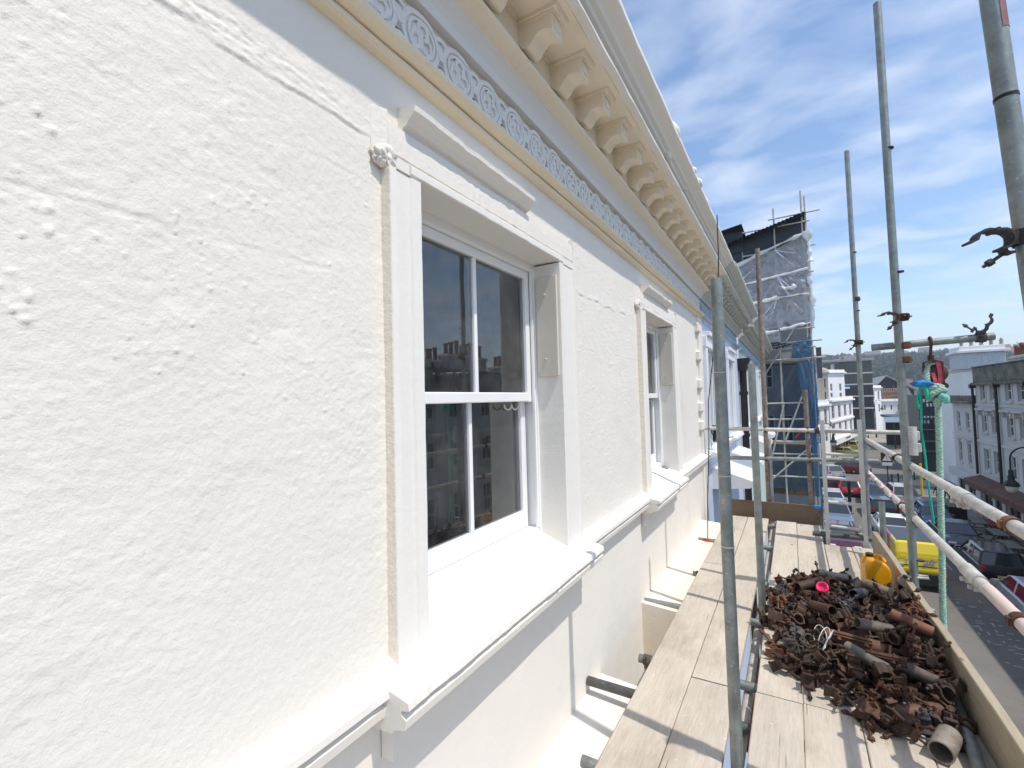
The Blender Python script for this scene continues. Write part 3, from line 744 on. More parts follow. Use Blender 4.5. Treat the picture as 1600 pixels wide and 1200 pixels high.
def porch(root, ya, yb):
    obj('window_canopy', MB().prism([(-1.055, -1.02), (-.52, -1.20), (-.50, -1.26), (-.56, -1.30), (-1.055, -1.34)], 'y', ya, yb), M['gloss_white'], root)
blue = thing('terrace_house', 'pale blue terrace house next door with white window surrounds and weathered cornice', 'house', (WX, 9.0, GZ))
neighbour(blue, Y_END, 11.9, M['blue_wall'], M['blue_trim'], [(7.15, 8.0), (9.7, 10.6)])
porch(blue, 7.35, 8.5); porch(blue, 9.5, 10.9)
mint = thing('terrace_house', 'pale mint green terrace house beyond the black downpipe', 'house', (WX, 16, GZ))
neighbour(mint, 12.35, 22.0, M['mint_wall'], M['blue_trim'], [(13.3, 14.2), (16.2, 17.1), (19.2, 20.1)], orn=False)
porch(mint, 13.0, 14.6); porch(mint, 16.0, 17.4)
for a in (13.2, 16.1, 19.1):
    pass
pier = thing('party_wall', 'narrow white party wall strip behind the black downpipe', 'wall', (WX, 12.1, GZ))
obj('strip', MB().box(-1.3, WX - .004, 11.902, 12.348, GZ, 1.9), M['gloss_white'], pier)
dp = thing('downpipe', 'black cast iron downpipe with a hopper head between blue and mint houses', 'downpipe', (-.97, 12.12, GZ))
obj('pipe', MB().tube((-.96, 12.12, GZ), (-.96, 12.12, .60), .075, 14), M['black'], dp)
obj('hopper', MB().add([(-1.04, 11.98, .58), (-.88, 11.98, .58), (-.88, 12.26, .58), (-1.04, 12.26, .58), (-1.05, 11.86, .86), (-.80, 11.86, .86), (-.80, 12.38, .86), (-1.05, 12.38, .86)],
    [(0, 3, 2, 1), (4, 5, 6, 7), (0, 1, 5, 4), (1, 2, 6, 5), (2, 3, 7, 6), (3, 0, 4, 7)]), M['black'], dp)
for z in (-.95, .02): obj('bracket', MB().tube((-.96, 12.12, z), (-.96, 12.12, z + .08), .095, 14), M['black'], dp)
None and obj('swan_neck', MB().path([(-.93, 12.12, .86), (-.93, 12.12, 1.0), (-.80, 12.12, 1.25), (-.66, 12.12, 1.55), (-.66, 12.12, 1.78)], .06, 10), M['black'], dp)

# ------------------------------------------------------------------ scaffold fittings
def jaw(b, c, e1, e2, side, opened=0.0, flip=1):
    """half-round seat with a hinged flap and a T bolt; opened swings the flap out"""
    c, e1, e2, side = Vector(c), Vector(e1), Vector(e2), Vector(side)
    b.arc(c, e1, e2, side, .0285, .046, .007, 170, 370, 8)
    hp = c + e1 * .0285 + e2 * .012                               # hinge at the flap's root
    R = Matrix.Rotation(math.radians(-opened) * flip, 3, side)
    P = [c + e1 * (.0285 * math.cos(q)) + e2 * (.0285 * math.sin(q)) for q in [math.radians(a) for a in range(15, 151, 22)]]
    P.append(c - e1 * .046 + e2 * .020)
    P = [hp + R @ (p - hp) for p in P]
    b.strip(P, side, .040, .007)
    b.tube(hp - side * .026, hp + side * .026, .0065, 6)
    q0 = c - e1 * .034 - e2 * .020
    bd = (e2 - e1 * (.15 + opened * .009)).normalized()
    b.tube(q0, q0 + bd * .075, .0055, 6)
    b.tube(q0 + bd * .048, q0 + bd * .062, .0115, 6)
    b.strip([c - e1 * .028 - e2 * .006, c - e1 * .041 - e2 * .010, c - e1 * .042 - e2 * .028], side, .034, .007)
def coupler_mesh(o1=0, o2=0, swivel=0.0):
    b = MB()
    a = math.radians(90 if swivel == 0 else swivel)
    b.bbox(-.022, .022, -.022, .022, -.007, .007, .003)
    jaw(b, (0, 0, .036), (1, 0, 0), (0, 0, 1), (0, 1, 0), o1)
    e1 = Vector((math.cos(a), math.sin(a), 0)); sd = Vector((math.sin(a), -math.cos(a), 0))
    jaw(b, (0, 0, -.036), e1, (0, 0, -1), sd, o2)
    return b
def sleeve_mesh(L=.2, r=.031):
    b = MB(); b.tube((0, -L / 2, 0), (0, L / 2, 0), r, 14, hollow=.0055)
    b.bbox(r - .006, r + .016, -L * .36, L * .36, -.009, -.002, .002); b.bbox(r - .006, r + .016, -L * .36, L * .36, .002, .009, .002)
    for y in (-L * .25, L * .25):
        b.tube((r + .006, y, -.028), (r + .006, y, .024), .005, 6); b.tube((r + .006, y, .010), (r + .006, y, .022), .010, 6)
    return b
def putlog_mesh():
    b = MB()
    b.strip([(-.045, 0, .03), (-.036, 0, .006), (-.028, 0, -.014), (0, 0, -.028), (.028, 0, -.014), (.032, 0, .006), (.055, 0, .018), (.082, 0, .010), (.098, 0, .024)], (0, 1, 0), .042, .007)
    b.strip([(-.042, 0, .034), (-.02, 0, .040), (.01, 0, .032), (.036, 0, .04)], (0, 1, 0), .036, .007)
    b.tube((-.040, 0, -.005), (-.046, 0, .066), .0055, 6); b.tube((-.044, 0, .042), (-.045, 0, .054), .0115, 6)
    b.tube((.034, -.024, .008), (.034, .024, .008), .007, 6)
    return b
FIT = {'double': coupler_mesh(0, 0), 'double_open': coupler_mesh(95, 20), 'double_wide': coupler_mesh(120, 105), 'swivel': coupler_mesh(40, 130, 35), 'sleeve': sleeve_mesh(), 'putlog': putlog_mesh()}

# ------------------------------------------------------------------ scaffold: boards, tubes, fittings
DZ = -1.5                        # top of the boards
TR = .0242
def board(x0, x1, y0, y1, label, mat='board', z=DZ, name='scaffold_board', group='boards of the scaffold platform'):
    b = MB(); n = max(4, int((y1 - y0) / .25)); sd = RNG.random() * 90
    e = .004; W = x1 - x0; L = y1 - y0
    P = [(-W / 2 + e, 0), (W / 2 - e, 0), (W / 2, -e), (W / 2, -.038 + e), (W / 2 - e, -.038), (-W / 2 + e, -.038), (-W / 2, -.038 + e), (-W / 2, -e)]
    dz = RNG.uniform(-.003, .003)
    b.sweep(P, np.linspace(-L / 2, L / 2, n + 1), lambda y, k: (rough(.0025, 1.6, sd)(y) + rough(.0010, 20, sd + k)(y), rough(.003, 1.1, sd + 5)(y) + dz))
    o = obj(name, b, M[mat], loc=((x0 + x1) / 2, (y0 + y1) / 2, z))
    tag(o, label, 'board', group); return o
bl = 'scaffold board of pale wood, '
board(-.760, -.534, .70, 4.58, bl + 'nearest the cream wall, near end of the platform')
board(-.758, -.534, 4.587, 6.52, bl + 'nearest the cream wall, far end by the end board')
board(-.530, -.312, -.9, 2.675, bl + 'second from the wall, near end beside the inner pole')
board(-.529, -.309, 2.685, 6.50, bl + 'second from the wall, running to the end board')
board(-.223, -.020, -.9, 2.695, 'greyer scaffold board just right of the inner poles, near end', 'board')
board(-.221, -.020, 2.705, 6.45, bl + 'just right of the inner poles, running under the rusty heap')
board(-.017, .206, -.9, 2.70, bl + 'middle one in front of the rusty heap')
board(-.016, .207, 2.71, 6.40, bl + 'middle one under the rusty heap')
board(.210, .434, -.9, 2.88, bl + 'in front of the heap beside the loose steel sleeve')
board(.211, .433, 2.89, 5.62, bl + 'under the right of the heap, behind the yellow can')
board(.438, .655, 2.3, 5.66, bl + 'along the toe board under the yellow can')
# toe boards
tb = MB()
p0, p1 = Vector((.668, .9, -1.3875)), Vector((.578, 5.42, -1.3875)); n = 24; vs = []
for i in range(n + 1):
    c = p0.lerp(p1, i / n); w = rough(.004, 2, 77)(i * .2)
    for (a, z) in ((0, -.1125), (.036, -.1125), (.038, .108), (.034, .1125), (.004, .1125), (0, .108)): vs.append((c.x + a + w, c.y, c.z + z + rough(.002, 3, 79)(i * .2) + rough(.001, 3, 80 + a * 100)(i * 1.0)))
tb.add(vs, [(i * 6 + k, i * 6 + (k + 1) % 6, (i + 1) * 6 + (k + 1) % 6, (i + 1) * 6 + k) for i in range(n) for k in range(6)] + [tuple(range(6))[::-1], tuple(range(6 * n, 6 * n + 6))])
# built about its own middle so that the grain follows the plank
mid = (p0 + p1) / 2; tb.v = [tuple(Vector(v) - mid) for v in tb.v]
TB = obj('toe_board', tb, M['board_grey'], loc=mid)
tag(TB, 'weathered toe board on edge along the street side of the platform', 'board')
eb = MB(); eb.sweep([(-.019, -.1125), (.019, -.1125), (.019, .1125), (-.019, .1125)], np.linspace(-.485, .485, 20), lambda y, k: (rough(.003, 3, 41)(y), rough(.004, 4, 42 + k)(y)))
EB = obj('toe_board', eb, M['board_dark'], loc=(-.237, 6.60, -1.43), rot=(0, 0, math.radians(-91)))
tag(EB, 'dark brown board on edge closing the far end of the platform', 'board')
obj('tie_clip', MB().bbox(-.02, .02, .40, .47, .08, .118, .004), M['blue_cloth'], EB, local=True)

# ---- tubes
def pole(label, p0, p1, r=TR, mat='galv', name='scaffold_pole', group=None, cat='scaffold tube'):
    root = thing(name, label, cat, p0, group=group)
    p0, p1 = Vector(p0), Vector(p1)
    obj('tube', MB().tube(p0, p1, r, 18, hollow=.004), M[mat], root)
    return root
def band(root, p, ax=(0, 0, 1), r=TR, h=.012, mat='black', name='tape_band'):
    p, ax = Vector(p), Vector(ax).normalized()
    obj(name, MB().tube(p - ax * h / 2, p + ax * h / 2, r + .0016, 18), M[mat], root)
def ring_coupler(root, p, ax, face, mat='rust', opened=110, name='coupler'):
    """a coupler clamped on a tube (axis ax) with its free jaw on the face side"""
    ax, fc = Vector(ax).normalized(), Vector(face).normalized(); fc = (fc - ax * fc.dot(ax)).normalized(); sd = ax.cross(fc)
    b = MB(); p = Vector(p)
    b.arc(p, fc, sd, ax, .0285, .048, .007, 0, 360, 14)
    b.obox(p + sd * .036 - fc * .004, fc, sd, ax, .006, .014, .017); b.tube(p + sd * .036 - fc * .03, p + sd * .036 + fc * .022, .0055, 6); b.tube(p + sd * .036 + fc * .010, p + sd * .036 + fc * .022, .011, 6)
    c = p + fc * .066
    b.obox(p + fc * .036, fc, sd, ax, .008, .02, .02)
    jaw(b, c, ax, fc, sd, opened)
    return obj(name, b, M[mat], root)
def simple_clamp(root, p, ax, mat='rust_orange', name='coupler', sc=1.0):
    ax = Vector(ax).normalized(); a = ax.cross(Vector((0, 0, 1)) if abs(ax.z) < .9 else Vector((1, 0, 0))).normalized(); b_ = ax.cross(a); p = Vector(p)
    b = MB(); b.arc(p, a, b_, ax, .0275 * sc, .044, .006, 0, 360, 16)
    b.obox(p + a * .035, a, b_, ax, .007, .010, .016); b.tube(p + a * .036 - b_ * .04, p + a * .036 + b_ * .034, .006, 6); b.tube(p + a * .036 + b_ * .016, p + a * .036 + b_ * .03, .012, 6)
    b.obox(p - a * .033, a, b_, ax, .005, .014, .014)
    return obj(name, b, M[mat], root)

inner = 'upright tubes on the inner line'
pn = pole('tall grey inner scaffold upright nearest the camera, in the gap between boards', (-.258, 2.13, GZ), (-.255, 2.13, .497))
for z in (-.33, -.62, .1): band(pn, (-.255, 2.13, z), h=.004, mat='galv_pale', name='scratch_ring')
pole('grey inner scaffold upright behind the nearest one, ending level with its middle', (-.250, 3.68, GZ), (-.236, 3.69, .222))
a3 = pole('brown rusty inner upright at the far end, standing highest above the end board', (-.325, 6.69, GZ), (-.298, 6.69, 1.87), .027, 'galv_rust')
a4 = pole('short brown rusty upright behind the right of the end board', (.175, 6.69, GZ), (.138, 6.69, .05), .026, 'galv_rust')
pole('thin weathered tube strapped to the far brown upright beside the blue netting', (-.27, 6.78, GZ), (-.27, 6.78, -.55), .02, 'galv_pale')
# street-side uprights
P1 = pole('thick grey street-side upright at the right edge with reddish paint', (1.149, 1.96, GZ), (.552, 1.96, 1.66), .0272, 'galv')
band(P1, (.593, 1.96, .877), (-.0525, 0, 1), r=.0272, h=.010)
obj('red_paint', MB().arc((.5765, 1.96, 1.195), (1, 0, .0525), (0, 1, 0), (-.0525, 0, 1), .0276, .22, .001, -75, 55), M['faded_red'], P1)
ring_coupler(P1, (.616, 1.96, .445), (0, 0, 1), (-1, -.25, 0), 'steel_grey', 60)
P2 = pole('tall grey street-side upright carrying the gin wheel tube', (.684, 4.10, GZ), (.634, 4.10, 2.74))
for z in (1.69, .82): band(P2, (.66 - (z - 1.3) * .018, 4.10, z), h=.010)
ring_coupler(P2, (.672, 4.10, .506), (0, 0, 1), (-1, -.5, 0), 'rust', 75)
simple_clamp(P2, (.676, 4.10, .312), (0, 0, 1), 'rust_orange'); simple_clamp(P2, (.677, 4.10, .215), (0, 0, 1), 'rust_orange')
obj('sleeve', MB().tube((.681, 4.10, -.43), (.680, 4.10, -.24), .031, 16).bbox(.695, .728, 4.085, 4.115, -.41, -.35, .004).bbox(.695, .722, 4.085, 4.115, -.33, -.27, .004), M['galv_pale'], P2)
band(P2, (.683, 4.10, -1.13), h=.008); 
P3 = pole('slim grey street-side upright farther along, by the ladder', (.672, 6.35, GZ), (.641, 6.35, 2.70))
for z in (.90, 1.55): band(P3, (.655, 6.35, z), h=.010)
ring_coupler(P3, (.661, 6.35, .55), (0, 0, 1), (-1, -.4, 0), 'rust', 65)
simple_clamp(P3, (.657, 6.35, 1.03), (0, 0, 1), 'rust')
pole('grey street-side upright hidden behind the toe board end near the ladder', (.66, 5.42, GZ), (.66, 5.42, -1.0))
# guard rails
def rail(label, p0, p1, sleeves, mat='galv_pale', r=TR):
    t = pole(label, p0, p1, r, mat, 'guard_rail'); p0, p1 = Vector(p0), Vector(p1); d = (p1 - p0).normalized()
    for y in sleeves:
        c = p0 + d * ((y - p0.y) / d.y)
        s = MB().tube(c - d * .10, c + d * .10, .0305, 18)
        for o in (-.06, .055):
            q = c + d * o; s.obox(q + Vector((-.004, 0, -.036)), d, (1, 0, 0), (0, 0, 1), .020, .012, .014); s.tube(q + Vector((-.03, 0, -.038)), q + Vector((.03, 0, -.038)), .006, 6); s.tube(q + Vector((-.032, 0, -.038)), q + Vector((-.018, 0, -.038)), .011, 6)
        obj('sleeve', s, M[mat], t)
    return t
RT = rail('upper pale guard rail tube along the street side', (.685, 6.95, -.525), (.670, 1.55, -.495), [3.02])
RM = rail('lower pale guard rail tube along the street side, wound with red and white tape', (.690, 6.95, -.895), (.668, 1.55, -.832), [2.93])
simple_clamp(RT, (.6725, 2.42, -.4995), (0, 1, 0), 'rust_orange'); simple_clamp(RM, (.6715, 2.40, -.8415), (0, 1, 0), 'rust')
simple_clamp(RT, (.684, 6.62, -.523), (0, 1, 0), 'rust_orange', sc=1.15); simple_clamp(RM, (.6895, 6.6, -.892), (0, 1, 0), 'rust')
simple_clamp(RT, (.679, 4.62, -.511), (0, 1, 0), 'rust'); simple_clamp(RM, (.681, 4.55, -.866), (0, 1, 0), 'rust')
obj('pink_paint', MB().tube((.6705, 2.15, -.8394), (.6745, 2.74, -.8460), TR + .0012, 18), mat_plain('pale_pink_paint', (.62, .50, .45), .6, var=.06), RM)
tp = MB(); tpr = MB()
for k in range(64):
    t0, t1 = k / 64, (k + 1) / 64
    q = []
    for t in (t0, t1):
        y = 6.35 - 2.3 * t; c = Vector((.687 - .007 * t, y, -.888 + .03 * t)); a = t * 2 * math.pi * 5.5
        q += [c + Vector((math.cos(a) * .0275, -.035, math.sin(a) * .0275)), c + Vector((math.cos(a + .35) * .030, .035, math.sin(a + .35) * .030))]
    (tp if (k // 2) % 2 else tpr).add(q, [(0, 1, 3, 2)])
for k in range(5):
    (tpr if k % 2 else tp).add([(.66, 4.22 - k * .004, -.90 - .03 * k), (.66, 4.28 - k * .004, -.90 - .03 * k), (.655, 4.28 - k * .004, -.93 - .03 * k), (.655, 4.22 - k * .004, -.93 - .03 * k)], [(0, 1, 2, 3)])
tape = obj('barrier_tape', tp, M['gloss_white']); tag(tape, 'tattered red and white barrier tape wound round the lower guard rail', 'tape')
obj('red_stripe', tpr, M['red_paint'], tape)
# tubes across the far end
L1 = pole('upper ledger tube across the far end from the wall to the street side', (-1.04, 6.62, -.412), (1.05, 6.62, -.452), mat='galv_pale', name='ledger_tube')
L2 = pole('lower ledger tube across the far end of the platform', (-.74, 6.62, -.79), (.80, 6.62, -.772), mat='galv', name='ledger_tube')
simple_clamp(L1, (-.305, 6.64, -.426), (1, 0, 0), 'rust'); simple_clamp(L1, (.145, 6.64, -.434), (1, 0, 0), 'rust')
simple_clamp(L1, (.235, 6.62, -.436), (1, 0, 0), 'steel_grey', sc=1.25); simple_clamp(L1, (.655, 6.60, -.445), (1, 0, 0), 'rust_orange', sc=1.15)
simple_clamp(L2, (-.31, 6.64, -.786), (1, 0, 0), 'rust'); simple_clamp(L2, (.15, 6.64, -.780), (1, 0, 0), 'rust')
pole('dark tube under the far board ends below the ladder', (.12, 5.74, -1.43), (.72, 5.74, -1.43), mat='tube_dark', name='transom_tube')
# transoms under the boards
tg = 'cross tubes under the boards'
for y, x0, lab in ((1.93, -.85, 'nearest one, its end in the bottom of the picture'), (2.49, -1.045, 'its worn end against the wall below the near window'), (2.85, -.86, 'stopping short of the wall beside the plank joint'),
               (3.67, -1.045, 'lying on the white ledge under the second window'), (4.42, -.82, 'with a clamp showing at the plank edge'), (5.50, -.95, 'with an orange rag, near the cable'), (6.42, -.80, 'beneath the end board')):
    t = pole('cross tube under the boards, ' + lab, (x0, y, DZ - .065), (.80, y - .01, DZ - .065), mat='galv' if y != 2.49 else 'tube_dark', name='transom_tube', group=tg)
    simple_clamp(t, (.55, y, DZ - .066), (1, 0, 0), 'rust')
    if y in (2.85, 4.42): simple_clamp(t, (x0 + .05, y, DZ - .066), (1, 0, 0), 'steel_grey')
pole('long ledger tube seen in the gap between the boards', (-.272, -1, DZ - .118), (-.272, 7.0, DZ - .118), name='ledger_tube', mat='galv_pale')
g1 = pole('red painted tube seen in the gap under the boards', (-.245, 2.5, DZ - .17), (-.225, 3.4, DZ - .15), .018, 'red_paint', 'ledger_tube')
pole('street-side ledger tube below the boards', (.625, -1, DZ - .118), (.625, 7.0, DZ - .118), name='ledger_tube')
lt = pole('loose galvanised tube lying beside the toe board in the foreground', (.612, 3.12, DZ + .025), (.520, 2.02, DZ + .0255), mat='galv', name='loose_tube')
# toe board clip on the second street-side upright
clip = thing('toe_board_clip', 'pale steel clip hooking the toe board to the street-side upright', 'clip', (.66, 4.1, -1.24))
obj('hook', MB().path([(.575, 4.10, -1.31), (.570, 4.10, -1.262), (.592, 4.10, -1.246), (.66, 4.085, -1.243), (.722, 4.09, -1.24), (.728, 4.13, -1.24), (.66, 4.135, -1.243)], .0085, 8), M['galv_pale'], clip)
obj('nut', MB().tube((.60, 4.07, -1.246), (.60, 4.09, -1.246), .014, 6), M['rust'], clip)
# ---- ladder coming up through the far opening
ld = thing('ladder', 'pale aluminium ladder rising through the opening beyond the boards', 'ladder', (.40, 5.75, -4.2))
for x in (.252, .560):
    obj('stile', MB().bar((x - .004, 5.76, -4.2), (x, 5.74, -.27), .034, .062, (0, 1, 0)), M['alu'], ld)
for k in range(16):
    z = -.37 - .243 * k
    obj('rung', MB().tube((.268, 5.75, z), (.545, 5.75, z - .010), .0165, 10), M['alu'], ld)
# ---- gin wheel with its rope
GT = pole('short cantilever tube holding the gin wheel out over the street', (.50, 4.155, .316), (1.13, 4.155, .338), mat='galv', name='cantilever_tube')
ring_coupler(GT, (1.065, 4.155, .336), (1, 0, 0), (0, -.3, 1), 'steel_grey', 100)
gw = thing('gin_wheel', 'rusty red gin wheel hanging from the cantilever tube', 'pulley', (.815, 4.155, .12))
h = MB(); h.path([(.815, 4.155 + .034 * math.cos(q), .326 + .034 * math.sin(q)) for q in np.linspace(-.4, 3.9, 14)] + [(.815, 4.155, .262), (.815, 4.155, .20)], .0085, 8)
h.tube((.815, 4.155, .20), (.815, 4.155, .24), .018, 8)
obj('hook', h, M['rust'], gw)
k = MB(); k.strip([(.775, 4.13, .19), (.815, 4.13, .205), (.865, 4.13, .19), (.868, 4.13, .03)], (0, 1, 0), .03, .008); k.strip([(.775, 4.18, .19), (.815, 4.18, .205), (.865, 4.18, .19), (.868, 4.18, .03)], (0, 1, 0), .03, .008)
k.strip([(.775, 4.155, .19), (.772, 4.155, .12)], (0, 1, 0), .03, .008); k.tube((.868, 4.12, .03), (.868, 4.19, .03), .022, 10)
obj('bracket', k, M['rust'], gw)
obj('wheel', MB().lathe([(.012, -.022), (.060, -.022), (.052, -.008), (.052, .008), (.060, .022), (.012, .022)], (.835, 4.155, .115), 20, 'y'), M['rust'], gw)
obj('red_strap', MB().strip([(.846, 4.132, .20), (.852, 4.128, .11), (.850, 4.130, .025)], (0, 1, 0), .012, .026).strip([(.815, 4.132, .12), (.824, 4.128, .07), (.828, 4.130, .03)], (0, 1, 0), .012, .020), mat_plain('faded_red_paint', (.62, .10, .14), .6, var=.25, scale=25), gw)
def laid_rope(pts, rad, pitch=.055, n=6, strands=3, fuzz=0):
    """three strands twisted about a path"""
    b = MB(); P = [Vector(p) for p in pts]; cum = [0]
    for i in range(1, len(P)): cum.append(cum[-1] + (P[i] - P[i - 1]).length)
    L = cum[-1]; m = int(L / (pitch / 7)); out = [[] for _ in range(strands)]
    j = 0
    for i in range(m + 1):
        s = L * i / m
        while j < len(P) - 2 and cum[j + 1] < s: j += 1
        d = (P[j + 1] - P[j]); c = P[j] + d * ((s - cum[j]) / max(1e-6, d.length)); d.normalize()
        a = d.cross(Vector((0, 1, 0.03)) if abs(d.y) < .9 else Vector((1, 0, 0))).normalized(); e = d.cross(a)
        for q in range(strands):
            t = 2 * math.pi * (s / pitch + q / strands); out[q].append(c + (a * math.cos(t) + e * math.sin(t)) * rad * .52)
    for q in out: b.path(q, rad * .56, n)
    return b
rope = thing('rope', 'thick pale green rope hanging from the gin wheel down to the street', 'rope', (.82, 4.155, -1.0))
obj('fall', laid_rope([(.838, 4.155, -.02), (.832, 4.155, -.3), (.815, 4.155, -.9), (.795, 4.155, -1.5), (.79, 4.155, -3.2)], .0185), M['rope'], rope)
obj('lower_fall', MB().path([(.79, 4.155, -3.2), (.79, 4.155, GZ + .02)], .017, 8), M['rope'], rope)
obj('loop', laid_rope([(.785, 4.125, .02), (.782, 4.125, .08), (.788, 4.14, .14), (.802, 4.15, .175), (.832, 4.155, .18), (.872, 4.165, .16), (.885, 4.18, .11)], .017), M['rope'], rope)
kn = [(.86, 4.13, .02), (.82, 4.11, .03), (.785, 4.13, .0), (.80, 4.17, -.03), (.85, 4.18, -.02), (.875, 4.15, .0), (.85, 4.11, .01), (.80, 4.105, -.02), (.79, 4.15, -.05), (.83, 4.19, -.05), (.868, 4.16, -.035), (.855, 4.115, -.045), (.825, 4.12, -.075), (.838, 4.155, -.10)]
obj('knot', laid_rope(kn, .021), M['rope'], rope)
obj('frayed_end', MB().path([(.84, 4.10, -.03), (.862, 4.085, -.055), (.868, 4.09, -.085)], [.02, .026, .014], 8), mat_plain('turquoise_fibre', (.16, .50, .40), .9, var=.4, scale=90, bump=.8, bscale=300), rope)
cd = obj('cord', MB().path([(.745, 4.12, .05), (.735, 4.10, 0), (.742, 4.11, -.1), (.735, 4.11, -.25), (.747, 4.11, -.45), (.752, 4.11, -.62), (.762, 4.11, -.75), (.770, 4.11, -.88)], .0065, 6)
     .path([(.752, 4.11, .04), (.77, 4.10, .01), (.775, 4.10, -.06)], .012, 6).path([(.745, 4.11, .03), (.72, 4.10, -.05), (.728, 4.10, -.12)], .006, 6), M['cord'])
tag(cd, 'thin turquoise cord hanging beside the thick rope', 'cord')
rg = MB(); bm = bmesh.new(); bmesh.ops.create_icosphere(bm, subdivisions=3, radius=1)
for v in bm.verts:
    q = 1 + 1.3 * float(fbm(np.array([v.co.x * 3 + 4]), np.array([v.co.y * 3 + v.co.z * 2]), 3)[0])
    v.co = Vector((v.co.x * .055 * q + .752, v.co.y * .03 * q + 4.115, v.co.z * .022 * q + .048))
bm.verts.index_update(); rg.add([v.co[:] for v in bm.verts], [[v.index for v in f.verts] for f in bm.faces], True); bm.free()
tag(obj('rag', rg, M['blue_cloth']), 'crumpled blue rag tied beside the gin wheel rope', 'rag')
# ---- cables and rags by the wall
cb = obj('cable', MB().path([(-.58, 5.16, 1.86), (-.585, 5.17, 1.4), (-.63, 5.3, .9), (-.78, 5.45, -.05), (-.80, 5.5, -.5), (-.845, 5.55, -1.1), (-.87, 5.52, -1.9)], .0055, 6), M['cable'])
tag(cb, 'thin black cable dropping from the cornice past the blue house', 'cable')
cc = MB()
for k in range(7):
    a = k * .9; cc.path([(-.97 + .02 * math.sin(q * 2 + a) + .006 * k, 7.12 + (.10 + .012 * math.sin(k * 2.2)) * math.cos(q), -.52 + (.10 + .012 * math.cos(k * 1.7)) * math.sin(q)) for q in np.linspace(0, 2 * math.pi, 22)[:-1]], .008, 5, closed=True)
cc.path([(-.97, 7.02, -.52), (-.9, 7.0, -.56), (-.86, 7.3, -.6), (-.8, 7.9, -.62)], .007, 5)
tag(obj('cable_coil', cc, M['cable']), 'coil of black cable hanging at the blue house window', 'cable')
rg = MB(); rg.add([(-.93, 5.48, -1.55), (-.86, 5.46, -1.54), (-.80, 5.48, -1.56), (-.91, 5.47, -1.63), (-.85, 5.455, -1.66), (-.82, 5.47, -1.70), (-.84, 5.46, -1.76)], [(0, 1, 4, 3), (1, 2, 5, 4), (3, 4, 6), (4, 5, 6)])
rg.add([(p[0], p[1] + .012, p[2]) for p in rg.v[:7]], [(0, 3, 4, 1), (1, 4, 5, 2), (3, 6, 4), (4, 6, 5)])
tag(obj('rag', rg, M['orange_cloth']), 'orange rag hanging on a cross tube by the wall', 'rag')

